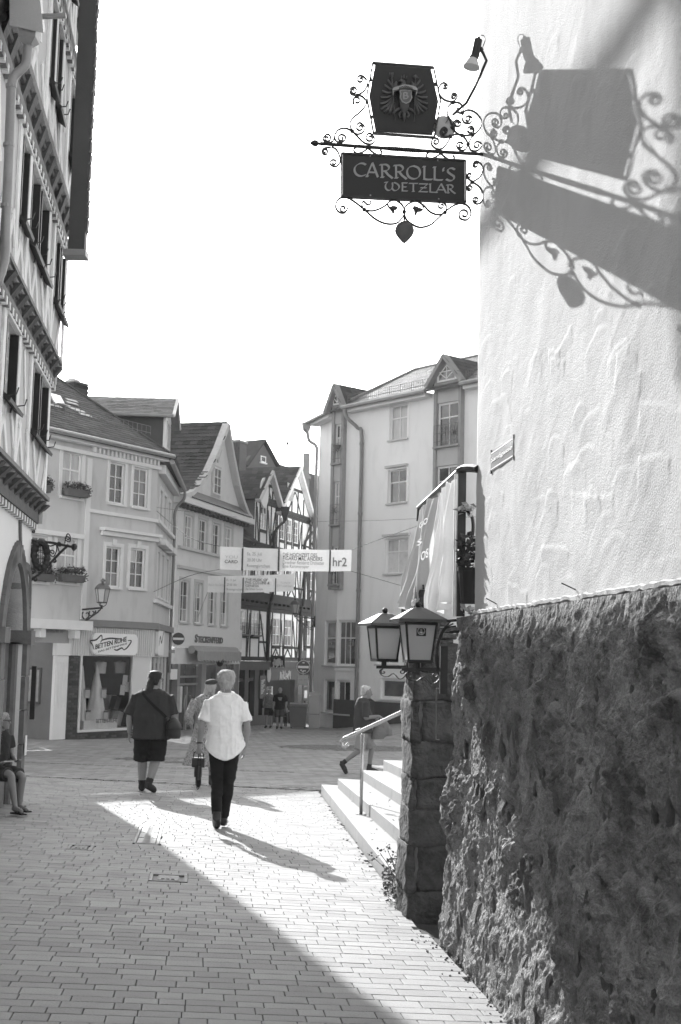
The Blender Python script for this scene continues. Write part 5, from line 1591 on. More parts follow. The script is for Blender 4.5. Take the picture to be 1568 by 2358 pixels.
rec.add([BF.P(uP0 + 0.03, zg, -0.05), BF.P(uP0 + 0.03, zg, -1.5), BF.P(uP0 + 0.03, zSh, -1.5), BF.P(uP0 + 0.03, zSh, -0.05)], [(3, 2, 1, 0)])
mk('entrance_recess', rec, gm('recess_grey', 0.17, 0.8, 0.1, 3), bh)
du0, du1 = BF.px(40, 1580, -1.4)[0], BF.px(78, 1580, -1.4)[0]
zd0, zd1 = gz(-8.8, 39), BF.px(60, 1515, -1.4)[1]
dr = MB()
dr.fb(BF, du0, du0 + 0.1, zd0, zd1, -1.48, -1.38); dr.fb(BF, du1 - 0.12, du1, zd0, zd1, -1.48, -1.38)
dr.fb(BF, du0 + 0.1, du1 - 0.12, zd1 - 0.12, zd1, -1.48, -1.38); dr.fb(BF, du0 + 0.1, du1 - 0.12, zd0, zd0 + 0.18, -1.48, -1.38)
dro = mk('door', dr, gm('door_frame_grey', 0.4, 0.5, 0.05, 4), bh)
mk('pane', MB().fb(BF, du0 + 0.1, du1 - 0.12, zd0 + 0.18, zd1 - 0.12, -1.46, -1.43), GLASS_D, dro)
for z in (0.55, 1.0, 1.6): mk('notice', MB().fb(BF, du0 + 0.2, du1 - 0.3, zd0 + z, zd0 + z + 0.22, -1.428, -1.42), LETTER, dro)
sf_ = Fac(BF.P(uP0 + 0.03, 0, -1.5).xy[:], BF.P(uP0 + 0.03, 0, -0.05).xy[:])
nbx = empty('notice_case', BF.P(uP0, zg + 1.6, -0.8), 'dark framed notice case on the side of the shop entrance', 'notice case')
mk('frame', MB().fb(sf_, 0.42, 1.02, zd0 + 1.05, zd0 + 2.15, 0.0, 0.06), BASEM, nbx)
mk('paper', MB().fb(sf_, 0.48, 0.96, zd0 + 1.12, zd0 + 2.08, 0.061, 0.066), gm('notice_paper', 0.3, 0.6, 0.3, 6), nbx)
mk('plinth', MB().fb(BF, uL0, uP0 - 0.01, zg, zg + 0.5, -1.5, -1.42), BASEM, bh)
# side facade, seen very obliquely
zE2 = zE - 0.20
holes = []
for u in (1.0, 2.5, 4.3): holes += [(u, u + 0.9, zSh + 1.0, zSh + 2.55), (u, u + 0.9, za + 0.10, zE2 - 0.75)]
wall(BS, 'side_wall', 0, BS.L, zSh, zE2, holes, BWALL, bh)
for h_ in holes: window(BS, h_, bh, 2, (0.34, 0.67), WHITE, sill=BTRIM, surround=BTRIM)
for z_ in (za, zh + 0.1, zSh + 0.8): mk('string_course', MB().fb(BS, 0.1, BS.L, z_ - 0.05, z_ + 0.07, 0.002, 0.14), BTRIM, bh)
for u in (1.0, 2.5, 4.3): mk('window_hood', MB().fb(BS, u - 0.25, u + 1.15, zSh + 2.75, zSh + 2.95, 0.002, 0.30), BTRIM, bh)
mk('cornice', MB().fb(BS, 0.26, BS.L, zE2 - 0.30, zE2 - 0.003, 0.002, 0.24), BTRIM, bh)
mk('fascia', MB().fb(BS, 0.1, BS.L, zF0, zF1, -0.1, 0.05), FASC, bh)
mk('ledge', MB().fb(BS, 0.23, BS.L, zF1 + 0.005, zSh + 0.055, -0.1, 0.2), gm('ledge_grey', 0.22), bh)
sw = MB()
for u in np.linspace(0.12, BS.L - 0.9, 5): sw.fb(BS, u, u + 0.09, zg + 0.35, zF0, -0.08, 0.03)
sw.fb(BS, 0.0, BS.L, zg, zg + 0.35, -0.08, 0.05)
gfr = mk('shop_front', sw, FASC, bh)
for u0_, u1_ in zip(np.linspace(0.12, BS.L - 0.9, 5)[:-1], np.linspace(0.12, BS.L - 0.9, 5)[1:]):
 mk('shop_pane', MB().fb(BS, u0_ + 0.09, u1_, zg + 0.35, zF0, -0.03, -0.015), CLEAR, gfr)
mk('dark_pier', MB().fb(BS, BS.L - 0.8, BS.L - 0.2, zg, zF0 - 0.005, -0.1, 0.04), BRK, bh)
mk('corner_post', MB().fb(BF, uD1 + 0.012, UE - 0.03, zg, zF0, -0.12, 0.03), FASC, bh)
sg2 = empty('side_shop_sign', BS.P(1.4, zF0 + 0.2, 0.1), 'same rounded white sign seen edge-on on the side fascia', 'shop sign')
mk('board', MB().poly(BS, rrect(0.9, 3.0, zF0 + 0.06, zF1 + 0.02, 0.15), 0.06, 0.16), WHITE, sg2)
stroke(BS, [(1.1, zF0 + .4), (1.5, zF0 + .7), (2.0, zF0 + .5), (2.7, zF0 + .9)], 0.06, 0.161, INK, sg2, lambda x, y: (x, y))
mk('inner_wall', MB().fb(BS, 0.3, BS.L, zg, zSh, -2.6, -2.5), DARKROOM, bh)
# roof: the slope over the front, its hip, and the slope over the side
oh = 0.45
cor = Vector((*(BF.P(UE, 0, 0) + BF.n * oh + BF.e * oh * 0.9).xy, zE + 0.02))
e0 = BF.P(uL0, zE + 0.02, oh)
ridge_a = BF.P(uL0, zE + 4.15, -5.0)
tv = ray(100, 862)
hip_t = BF.px(120, 873, -4.6)
hip_top = BF.P(hip_t[0] - 0.4, hip_t[1] + 0.25, -4.6)
rp1 = roof_plane('roof', [e0, cor, hip_top, BF.P(uL0, hip_top.z, -4.6)], bh, SLATE)
slates([e0, cor, hip_top, BF.P(uL0, hip_top.z, -4.6)], rp1, SLATE, 0.30, 0.20, drop=())
e2 = BS.P(BS.L + 0.2, zE2, oh)
rp2 = roof_plane('roof', [cor, e2, BS.P(BS.L, hip_top.z, -4.4), hip_top], bh, SLATE)
mk('hip_ridge', MB().tube([cor + Vector((0, 0, .03)), hip_top + Vector((0, 0, .03))], 0.05, 6), SLATE, bh)
rn = BF.n
sgd = [BF.P(uL0, zE + 0.75, oh - 0.62), BF.P(UE - 0.25, zE + 0.75, oh - 0.62)]
iron_guard('snow_guard', sgd[0], sgd[1], 0.30, bh, gm('guard_iron', 0.16, 0.6, 0.2, 6), step=0.22)
# skylight and pale slates on the slope
def on_roof(x, y, lift=0.0):
 n = (cor - e0).cross(hip_top - e0).normalized()
 if n.z < 0: n = -n
 v = ray(x, y)
 return v * ((e0 + n * lift).dot(n) / v.dot(n)), n
sk = [on_roof(*D4(*p), 0.10)[0] for p in ((262, 345), (362, 350), (320, 268), (205, 235))]
skn = on_roof(150, 900)[1]
sk_o = mk('skylight', MB().hexa([p - skn * 0.1 for p in sk] + sk), ZINC, bh)
mk('skylight_pane', MB().hexa([p.lerp(sum(sk, Vector()) / 4, 0.15) + skn * 0.002 for p in sk] + [p.lerp(sum(sk, Vector()) / 4, 0.15) + skn * 0.012 for p in sk]), gm('skylight_glass', 0.5, 0.1, 0.1, 3, 0), sk_o)
for x, y in ((430, 312), (430, 338), (272, 362), (370, 358), (455, 392), (500, 410), (560, 450)):
 p, n = on_roof(*D4(x, y), 0.045)
 c_ = BF.e
 up_ = n.cross(c_)
 mk('pale_slate', MB().hexa([p + c_ * a * 0.26 + up_ * b * 0.07 + n * h for h in (-0.02, 0.0) for a, b in ((-1, -1), (1, -1), (1, 1), (-1, 1))]), WHITEOLD, rp1)
# chimney clad in slate, dish behind it
ch = empty('chimney', BF.P(BF.px(190, 900, -4.8)[0], BF.px(190, 925, -4.8)[1], -4.8), 'slate-clad square chimney rising behind the corner house roof', 'chimney')
cu0, cz1 = BF.px(173, 880, -4.8); cu1 = BF.px(203, 880, -4.8)[0]; cz0 = BF.px(190, 960, -4.8)[1]
mk('stack', MB().fb(BF, cu0, cu1, cz0 - 1.2, cz1, -5.6, -4.8), gm('chimney_slate', 0.09, 0.7, 0.2, 4, 0.3, 20), ch)
for i in range(7):
 z = cz0 + (cz1 - cz0) * i / 7
 mk('slate_band', MB().fb(BF, cu0 - 0.02, cu1 + 0.02, z, z + 0.13, -4.8, -4.775), SLATE, ch)
mk('chimney_cap', MB().fb(BF, cu0 - 0.05, cu1 + 0.05, cz1 + 0.003, cz1 + 0.05, -5.65, -4.75), ZINC, ch)
dsh = MB().ball(BF.P(BF.px(166, 893, -6.2)[0], BF.px(166, 895, -6.2)[1], -6.2), 0.42, 14, 0, (1, 0.25, 1))
mk('dish', dsh, gm('dish_white', 0.7, 0.4, 0.05, 3), ch, sm=True)
# dormer on the side slope
dmx = empty('roof_dormer', BS.P(2.0, zE + 0.6, -1.2), 'broad slate-clad dormer with a white gable front behind the corner house roof', 'dormer')
dz0, dz1 = BF.px(360, 1030, -3.2)[1], BF.px(380, 963, -0.8)[1]
DFp0 = BS.P(0.9, 0, -0.25)
dl = BS.P(3.7, 0, -0.25)
dxf = BS
du0, du1 = 4.4, 6.6
zt_ = BS.P(5.6, 0, -0.3).y * -(965 - 1508) / FPX
zr_ = zt_ + 0.42
mk('side_wall', MB().fb(BS, du0, du1, zE2 - 0.2, zt_, -5.2, -0.3), gm('dormer_slate_wall', 0.07, 0.7, 0.2, 3, 0.25, 18), dmx)
wr = (du0 + 0.5, du1 - 0.5, zE2 + 0.35, zt_ - 0.15)
frn = MB().fb(BS, du0, du1, zE2 - 0.2, zt_, -0.298, -0.22)
frn.poly(BS, [(du0 - 0.1, zt_ + 0.002), (du1 + 0.1, zt_ + 0.002), ((du0 + du1) / 2, zr_ + 0.25)], -0.5, -0.20)
mk('front', frn, WHITE, dmx)
window(BS, wr, dmx, 2, (0.5,), WHITE, d=-0.22, panes=[GLASS_M, GLASS_D])
um = (du0 + du1) / 2
ra, rb_ = BS.P(um, zr_ + 0.38, 0.1), BS.P(um, zr_ + 0.38, -5.4)
l0, l1 = BS.P(du0 - 0.35, zt_ - 0.12, 0.1), BS.P(du0 - 0.35, zt_ - 0.12, -5.4)
r0, r1 = BS.P(du1 + 0.35, zt_ - 0.12, 0.1), BS.P(du1 + 0.35, zt_ - 0.12, -5.4)
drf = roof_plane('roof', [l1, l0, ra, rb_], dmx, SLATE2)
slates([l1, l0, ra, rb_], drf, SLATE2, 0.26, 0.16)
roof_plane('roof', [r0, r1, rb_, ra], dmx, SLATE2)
mk('eave_board', MB().tube([l1, l0], 0.07, 6), ZINC, dmx)
mk('verge_board', MB().tube([l0, ra, r0], 0.07, 4), WHITE, dmx)
dpk = BS.P(um + 0.9, zr_ + 0.2, -7.5)
# rainwater pipe down the far corner of the side wall
pt = BS.P(BS.L - 0.1, zE2 - 0.05, 0.42)
dp = empty('drain_pipe', BS.P(BS.L - 0.15, zg, 0.1), 'dark rainwater pipe between the corner house and the shop with the gable', 'pipe')
mk('gutter', MB().tube([BS.P(0.1, zE2 + 0.10, 0.46), pt], 0.09, 8), ZINC, dp)
mk('pipe', MB().tube(cat([pt, pt + Vector((0, 0, -0.35)), BS.P(BS.L - 0.15, zE2 - 0.9, 0.10), BS.P(BS.L - 0.15, zE2 - 2, 0.10), BS.P(BS.L - 0.15, zg + 2.5, 0.10)], 4), 0.055, 8), COPPER, dp)
# ------------------------------------------------------------------ the gabled house next door
STF = Fac((-6.31, 50.0), (-4.35, 57.3))
SWALL = gm('gable_house_render', 0.68, 0.9, 0.05, 1.0, 0.1, 40, 0.2, dirt=0.08)
SGREY = gm('gable_house_trim', 0.52, 0.8, 0.06, 4)
zSe = STF.px(485, 1182)[1]
zSb = gz(-5.3, 53.5) - 0.5
st = empty('gabled_house', STF.P(STF.L / 2, zSb + 0.5), 'pale rendered house with a steep slate gable and a row of tall windows', 'house')
def rs(F, conv, x0, y0, x1, y1): return F.rect(*conv(x0, y0), *conv(x1, y1))
W1 = [rs(STF, D6, *q) for q in ((288, 965, 358, 1262), (415, 998, 485, 1288), (538, 1035, 602, 1315), (648, 1065, 712, 1340))]
W2 = []
for (x0, x1), (yt, yb) in zip(((245, 322), (378, 440), (505, 562), (616, 670)), ((1555, 330), (1568, 342), (1585, 352), (1600, 358))):
 W2.append((STF.px(D7(x0, 0)[0], 1390)[0], STF.px(D7(x1, 0)[0], 1390)[0], STF.px(*D7((x0 + x1) / 2, yb))[1], STF.px(*D6((x0 + x1) / 2, yt))[1]))
def level(ws):
 lo, hi = sum(w[2] for w in ws) / len(ws), sum(w[3] for w in ws) / len(ws)
 return [(a, b, lo, hi) for a, b, _, _ in ws]
W1, W2 = level(W1), level(W2)
zSf1 = STF.px(*D7(440, 375))[1]; zSf0 = STF.px(*D7(440, 560))[1]
wall(STF, 'front_wall', -0.2, STF.L, zSf0, zSe, W1 + W2, SWALL, st)
for r in W1 + W2:
 window(STF, r, st, 2, (0.30, 0.65), WHITE, surround=SGREY, sill=SGREY, panes=[GLASS_D, GLASS_M, CURTAIN, GLASS_M])
for y0, y1 in ((D6(0, 1292)[1], 0), (D6(0, 1462)[1], 0)):
 z = STF.px(D6(440, 0)[0], y0)[1]
 mk('string_course', MB().fb(STF, -0.1, STF.L + 0.05, z - 0.06, z + 0.06, 0.002, 0.12), SGREY, st)
# eaves cornice with little brackets, flared gable above
mk('cornice', MB().fb(STF, -0.5, STF.L + 0.35, zSe + 0.0, zSe + 0.24, -0.2, 0.40), BTRIM, st)
u = -0.2
while u < STF.L + 0.2:
 mk('eaves_bracket', MB().fb(STF, u, u + 0.16, zSe - 0.16, zSe - 0.004, 0.003, 0.30), OAK, st)
 u += 0.42
apx = STF.px(*D6(622, 150))
zAp = apx[1]
ul, ur = STF.px(*D6(330, 800))[0], STF.px(*D6(820, 990))[0]
ua = apx[0]
prof_l = [(0, 0), (0.16, 0.05), (0.34, 0.17), (0.55, 0.36), (0.78, 0.66), (1.0, 1.0)]
zg0 = zSe + 0.245
L_ = [(-0.35 + (ua + 0.35) * t, zg0 + (zAp - zg0) * h) for t, h in prof_l]
R_l = [(STF.L + 0.25 + (ua - STF.L - 0.25) * t, zg0 + (zAp - zg0) * h) for t, h in prof_l]
gpoly = L_ + R_l[:-1][::-1]
mk('gable_wall', MB().poly(STF, gpoly[::-1], -0.25, 0.06), SWALL, st)
gw = rs(STF, D6, 524, 535, 590, 775)
gwo = mk('window_panel', MB().fb(STF, gw[0] - 0.12, gw[1] + 0.12, gw[2] - 0.1, gw[3] + 0.1, 0.061, 0.10), SGREY, st)
window(STF, gw, st, 2, (0.33, 0.66), WHITE, d=0.105)
dc = STF.px(*D6(575, 358))
mk('diamond_frame', MB().poly(STF, [(dc[0], dc[1] - 0.62), (dc[0] + 0.42, dc[1]), (dc[0], dc[1] + 0.62), (dc[0] - 0.42, dc[1])], 0.061, 0.11), SGREY, st)
mk('diamond_pane', MB().poly(STF, [(dc[0], dc[1] - 0.38), (dc[0] + 0.26, dc[1]), (dc[0], dc[1] + 0.38), (dc[0] - 0.26, dc[1])], 0.111, 0.13), WHITE, st)
back = 6.5
for side, pr in (('l', L_), ('r', R_l)):
 for k in range(len(pr) - 1):
  a, b = pr[k], pr[k + 1]
  f = 0.10
  q = [STF.P(a[0], a[1] + f, -back), STF.P(a[0], a[1] + f, 0.34), STF.P(b[0], b[1] + f, 0.34), STF.P(b[0], b[1] + f, -back)]
  if side == 'r': q = [q[1], q[0], q[3], q[2]]
  if side == 'r' or k < 1:
   roof_plane('roof', q, st, SLATE)
  else:
   rp = roof_plane('roof', q, st, SLATE)
   slates(q, rp, SLATE, 0.34, 0.24, limit=120, lean=0.4)
 vb = MB()
 for k in range(len(pr) - 1): vb.beam(STF, (pr[k][0], pr[k][1] + 0.0), (pr[k + 1][0], pr[k + 1][1] + 0.0), 0.20, 0.062, 0.36)
 mk('verge_board', vb, SGREY if side == 'r' else WHITEOLD, st)
skirt = [STF.P(0.3, zg0 + 0.05, 0.42), STF.P(STF.L, zg0 + 0.05, 0.42), STF.P(STF.L - 0.3, zg0 + 0.42, 0.07), STF.P(0.6, zg0 + 0.42, 0.07)]
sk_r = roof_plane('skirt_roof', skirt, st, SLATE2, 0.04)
for t in (0.2, 0.5, 0.78):
 p = STF.P(ua, zAp + 0.16, -back * t + 0.2)
 mk('ridge_hook', MB().tube([p, p + Vector((0, 0, 0.18)), p + Vector((0.1, -0.1, 0.2))], 0.02, 4), ZINC, st)
# shop front below: fascia, lettering, awning, doors
mk('fascia', MB().fb(STF, 0.05, STF.L - 0.02, zSf0, zSf1, -0.1, 0.10), gm('steck_fascia', 0.68, 0.7, 0.05, 2), st)
a_, b_ = STF.px(*D7(378, 508), 0.1), STF.px(*D7(628, 508), 0.1)
cz = STF.px(*D7(500, 460), 0.1)[1]
SLET = gm('shop_letters', 0.14, 0.6, 0.1, 4)
letter('lettering', 'S', STF, a_[0], a_[0] + (b_[0] - a_[0]) * 0.085, a_[1], a_[1] + (cz - a_[1]) * 1.25, 0.101, SLET, st, bold=0.03, ext=0.03)
letter('lettering', 'TECKENPFERD', STF, a_[0] + (b_[0] - a_[0]) * 0.10, b_[0], a_[1], cz, 0.101, SLET, st, bold=0.03, ext=0.03)
zaw = STF.px(*D7(480, 580))[1]
AW = empty('shop_awning', STF.P(3.5, zaw, 0.1), 'rolled striped awning with a scalloped edge over the shop doors', 'awning')
ua0, ua1 = STF.px(*D7(285, 600))[0], STF.px(*D7(685, 620))[0]
mk('awning_roller', MB().tube([STF.P(ua0, zaw, 0.3), STF.P(ua1, zaw, 0.3)], 0.16, 8), gm('awning_cloth', 0.33, 0.9, 0.15, 6), AW)
val = MB()
nsc = 15
for i in range(nsc):
 a, b = ua0 + (ua1 - ua0) * i / nsc, ua0 + (ua1 - ua0) * (i + 1) / nsc
 val.poly(STF, [(a, zaw - 0.38), ((a + b) / 2, zaw - 0.50), (b, zaw - 0.38), (b, zaw - 0.06), (a, zaw - 0.06)], 0.56, 0.58)
mk('valance', val, gm('awning_cloth', 0.33), AW)
val2 = MB().add([STF.P(ua0, zaw + 0.1, 0.3), STF.P(ua1, zaw + 0.1, 0.3), STF.P(ua1, zaw - 0.06, 0.57), STF.P(ua0, zaw - 0.06, 0.57)], [(0, 1, 2, 3)])
mk('awning_cloth', val2, gm('awning_cloth', 0.33), AW)
zsl = STF.px(*D7(420, 705))[1]
mk('shop_lintel', MB().fb(STF, -0.1, STF.L, zsl, zSf0 - 0.004, -0.1, 0.04), SWALL, st)
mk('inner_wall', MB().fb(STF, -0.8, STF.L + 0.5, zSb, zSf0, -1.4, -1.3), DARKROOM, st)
gd = MB()
cols_ = [D7(x, 0)[0] for x in (140, 235, 250, 335, 430, 470, 605, 645)]
us_ = [STF.px(x, 1600)[0] for x in cols_]
for a, b in ((us_[0] - 0.3, us_[0]), (us_[1] - 0.25, us_[1]), (us_[4], us_[5]), (us_[6], us_[7]), (STF.L - 0.1, STF.L)): gd.fb(STF, a, b, zSb, zsl - 0.003, -0.3, 0.03)
for z in (zsl - 0.55, zsl - 0.85): gd.fb(STF, us_[1], us_[4], z, z + 0.08, -0.25, -0.12)
gd.fb(STF, us_[3] - 0.06, us_[3] + 0.06, zSb + 0.5, zsl - 0.9, -0.25, -0.12)
gd.fb(STF, us_[5], us_[6], zSb, zSb + 0.85, -0.25, 0.0)
shf = mk('shop_front', gd, gm('shopfront_grey', 0.27, 0.6, 0.1, 3), st)
for i, (a, b) in enumerate(((us_[0], us_[1] - 0.25), (us_[1], us_[3] - 0.06), (us_[3] + 0.06, us_[4]), (us_[5], us_[6]), (us_[7], STF.L - 0.1))):
 mk('door_pane' if i < 3 else 'shop_pane', MB().fb(STF, a + 0.004, b - 0.004, zSb + (0.4 if i < 3 else 0.85), zsl - 0.004, -0.24, -0.21), gm('shop_glass_dark', 0.10, 0.08, 0.6, 1.2, 0.0, 3, 0.9), shf)
for s in (-1, 1):
 c_ = STF.P(us_[3] + s * 0.16, zSb + 1.55, -0.08)
 mk('door_handle', MB().tube([c_ + Vector((0, 0, 0.38 * math.sin(math.pi * (i / 10 - .5)))) + STF.e * s * 0.22 * math.cos(math.pi * (i / 10 - .5)) for i in range(11)], 0.03, 6), ZINC, shf)
mk('letter_box', MB().fb(STF, us_[1] - 0.22, us_[1] - 0.02, zSb + 1.3, zSb + 2.3, 0.031, 0.16), WHITEOLD, st)
mk('white_notice', MB().fb(STF, us_[0] + 0.1, us_[1] - 0.3, zsl - 0.6, zsl - 0.2, 0.0, 0.035), WHITE, st)
mk('spot_lamp', MB().ball(STF.P(STF.px(*D7(515, 680))[0], STF.px(*D7(515, 680))[1], 0.45), 0.16, 10, 0, (1, 1, 1.4)), SHUT, label='small dark lamp on the shop front under the awning', cat='lamp')
# ------------------------------------------------------------------ the row of dark-timbered houses
TF = Fac((-4.80, 58.0), (-1.20, 69.4))
TIM = gm('black_timber', 0.045, 0.75, 0.25, 4, 0.25, 30, 0.3)
TWHITE = gm('timber_infill_white', 0.90, 0.9, 0.05, 2, 0.1, 30, 0.2)
SLATEW = gm('slate_wall', 0.10, 0.7, 0.2, 3, 0.25, 20, 0.35, island=0.25)
def U(px_, y=1400): return TF.px(px_, y)[0]
def tz(px_, y): return TF.px(px_, y)[1]
zJ = tz(540, 1376)
zLg = tz(600, 1522)
zT0 = gz(-3, 63) - 0.5
def timber_face(F, u0, u1, z0, z1, wins, root, brace=True, d=0.0, step=0.85):
 holes = [w for w in wins]
 wall(F, 'infill_wall', u0, u1, z0, z1, holes, TWHITE, root, 0.14, d)
 B = lambda a, b, w, t=0.03: mk('timber_beam', MB().beam(F, a, b, w, d + 0.002, d + t + 0.004 * wrng.random()), TIM, root)
 B((u0, z0 + 0.10), (u1, z0 + 0.10), 0.20, 0.034); B((u0, z1 - 0.09), (u1, z1 - 0.09), 0.18, 0.036)
 xs_ = [u0 + 0.10, u1 - 0.10] + [w[0] - 0.09 for w in wins] + [w[1] + 0.09 for w in wins]
 g = u0 + step
 while g < u1 - 0.4:
  if all(abs(g - x) > 0.45 for x in xs_) and not any(w[0] - 0.2 < g < w[1] + 0.2 for w in wins): xs_.append(g)
  g += step * 0.5
 xs_ = sorted(xs_)
 xs_ = [x for i, x in enumerate(xs_) if i == 0 or x - xs_[i - 1] > 0.12]
 for x in xs_: B((x, z0 + 0.2), (x, z1 - 0.18), 0.105)
 zs_ = wins[0][2] if wins else z0 + (z1 - z0) * 0.42
 zh_ = wins[0][3] if wins else z0 + (z1 - z0) * 0.8
 for a, b in zip(xs_, xs_[1:]):
  mid = (a + b) / 2
  if any(w[0] < mid < w[1] for w in wins):
   B((a + 0.08, zs_ - 0.08), (b - 0.08, zs_ - 0.08), 0.15, 0.040)
   if zs_ - z0 > 0.7 and brace and wrng.random() < 0.6:
    B((a + 0.1, z0 + 0.2), (mid, zs_ - 0.16), 0.09, 0.026); B((b - 0.1, z0 + 0.2), (mid + 0.02, zs_ - 0.16), 0.09, 0.022)
  else:
   if b - a > 0.38 and brace:
    s = 1 if wrng.random() < 0.5 else -1
    p, q = (a + 0.1, b - 0.1) if s > 0 else (b - 0.1, a + 0.1)
    B((p, z0 + 0.2), (q, zh_ - 0.1), 0.10, 0.027)
   if b - a > 0.6: B((a + 0.08, (zs_ + z0) / 2 + 0.3), (b - 0.08, (zs_ + z0) / 2 + 0.3), 0.10, 0.023)
 for w in wins: window(F, w, root, 2, (0.38, 0.70), WHITE, d=d - 0.05, sill=TIM, panes=[GLASS_D, GLASS_M, CURTAIN])
def gable(F, u0, u1, zb, za, root, back, over=0.3, wall_m=None, slate_m=None, limit=150, timber=True, vm=None, left=True):
 um = (u0 + u1) / 2
 mk('gable_wall', MB().poly(F, [(u0, zb), (u1, zb), (um, za)], -0.25, 0.0), wall_m or TWHITE, root)
 if timber:
  B = lambda a, b, w, t=0.03: mk('timber_beam', MB().beam(F, a, b, w, 0.002, t + 0.004 * wrng.random()), TIM, root)
  B((u0, zb + 0.09), (u1, zb + 0.09), 0.18, 0.04)
  h = za - zb
  B((um - (u1 - u0) * 0.21, zb + h * 0.55), (um + (u1 - u0) * 0.21, zb + h * 0.55), 0.14, 0.036)
  for t in (-0.42, -0.14, 0.14, 0.42): B((um + t * (u1 - u0) * 0.62, zb + 0.18), (um + t * (u1 - u0) * 0.62, zb + h * (0.53 if abs(t) < 0.2 else 0.40)), 0.13)
  B((um - 0.3 * (u1 - u0) * 0.62, zb + 0.18), (um - 0.05, zb + h * 0.5), 0.11, 0.024); B((um + 0.3 * (u1 - u0) * 0.62, zb + 0.18), (um + 0.05, zb + h * 0.5), 0.11, 0.022)
 s = (za - zb) / ((u1 - u0) / 2)
 ov = 0.18
 for sd in (-1, 1):
  ue = um + sd * ((u1 - u0) / 2 + ov)
  ze = zb - s * ov
  q = [F.P(ue, ze + 0.10, -back), F.P(ue, ze + 0.10, over), F.P(um, za + 0.10, over), F.P(um, za + 0.10, -back)]
  if sd > 0: q = [q[1], q[0], q[3], q[2]]
  rp = roof_plane('roof', q, root, slate_m or SLATE)
  if sd < 0 and left: slates(q, rp, slate_m or SLATE, 0.30, 0.22, limit=limit, lean=0.4)
  vb = MB().beam(F, (ue, ze), (um, za), 0.18, over - 0.05, over + 0.02)
  vb.beam(F, (ue, ze), (um, za), 0.14, 0.045, over - 0.052)
  mk('verge_board', vb, vm or WHITEOLD, root)
def jet(F, u0, u1, z, root):
 mk('jetty_core', MB().fb(F, u0, u1, z - 0.34, z + 0.24, -0.3, -0.004), TIM, root)
 mk('jetty_beam', MB().fb(F, u0, u1, z - 0.02, z + 0.20, -0.1, 0.16), TIM, root)
 mk('jetty_rail', MB().fb(F, u0, u1, z - 0.28, z - 0.12, -0.1, 0.08), TIM, root)
 u = u0 + 0.2
 while u < u1:
  mk('beam_end', MB().fb(F, u, u + 0.2, z - 0.118, z - 0.022, 0.0, 0.15), TIM, root)
  u += 0.62
uA0, uA1, uB1, uC1 = U(539), U(617), U(705), U(738)
uAu = U(580, 1250)
def win6(F, x0, y0, x1, y1): return rs(F, D6, x0, y0, x1, y1)
def win7(F, x0, y0, x1, y1): return rs(F, D7, x0, y0, x1, y1)
ha = empty('timber_house', TF.P((uA0 + uA1) / 2, zT0 + 0.5), 'narrow black and white timber-framed house with a single dormer gable beside the gabled house', 'house', 'timber-framed houses in the street')
hbq = empty('timber_house', TF.P((uA1 + uB1) / 2, zT0 + 0.5), 'black and white timber-framed house with the taller louvred gable above the pub', 'house', 'timber-framed houses in the street')
hc = empty('timber_house', TF.P((uB1 + uC1) / 2, zT0 + 0.5), 'sliver of a timber-framed house half hidden by the white apartment house', 'house', 'timber-framed houses in the street')
zS2 = zJ + 2.55
zS3 = TF.px(639, 1178)[1]
def norm(ws):
 lo, hi = sum(w[2] for w in ws) / len(ws), sum(w[3] for w in ws) / len(ws)
 return [(a, b, lo, hi) for a, b, _, _ in ws]
wA1 = norm([win7(TF, 772, 222, 842, 442), win7(TF, 885, 232, 952, 445)])
wB1 = norm([win7(TF, 1078, 290, 1142, 540), win7(TF, 1186, 300, 1248, 542)])
wC1 = norm([win7(TF, 1366, 310, 1418, 540)])
timber_face(TF, uA0, uA1 - 0.01, zLg, zJ - 0.30, wA1, ha)
timber_face(TF, uA1, uB1 - 0.01, zLg, zJ - 0.30, wB1, hbq)
timber_face(TF, uB1, uC1, zLg, zJ - 0.30, wC1, hc)
for (a, b, rt) in ((uA0, uA1 - 0.01, ha), (uA1, uB1 - 0.01, hbq), (uB1, uC1, hc)): jet(TF, a, b, zJ, rt)
sh2 = lambda ws, z0, z1: [(w[0], w[1], z0, z1) for w in ws]
timber_face(TF, uA0, uA1 - 0.01, zJ + 0.2, zS2, sh2(wA1, zJ + 0.95, zS2 - 0.35), ha, d=0.12)
timber_face(TF, uA1, uB1 - 0.01, zJ + 0.2, zS2, sh2(wB1, zJ + 0.95, zS2 - 0.35), hbq, d=0.12)
timber_face(TF, uB1, uC1, zJ + 0.2, zS2, sh2(wC1, zJ + 0.95, zS2 - 0.35), hc, d=0.12)
wA3 = [win6(TF, 948, 882, 1002, 1090)]
wB3 = norm([win6(TF, 1126, 978, 1164, 1185), win6(TF, 1190, 992, 1228, 1198), win6(TF, 1252, 1012, 1288, 1212)])
wC3 = [win6(TF, 1396, 1062, 1438, 1258)]
timber_face(TF, uAu, uA1 + 0.5, zS2 + 0.01, wA3[0][3] + 0.30, wA3, ha, d=0.12)
timber_face(TF, uA1 + 0.51, uB1 - 0.01, zS2 + 0.01, zS3, wB3, hbq, d=0.12)
timber_face(TF, uB1, uC1, zS2 + 0.01, zS3, wC3, hc, d=0.12)
TF2 = Fac((TF.p0 + TF.n * 0.13).xy[:], (TF.p0 + TF.n * 0.13 + TF.e * TF.L).xy[:])
zApA = TF2.px(*D6(1040, 572))[1]
zApB = TF2.px(*D6(1265, 528))[1]
gable(TF2, uAu, uA1 + 0.5, wA3[0][3] + 0.31, zApA, ha, 6.5, limit=180)
gable(TF2, uA1 + 0.51, uB1 - 0.01, zS3 + 0.01, zApB, hbq, 6.5, limit=180)
gable(TF2, uB1, uC1 + 1.0, zS3 + 0.01, zApB - 1.5, hc, 6.5, limit=80)
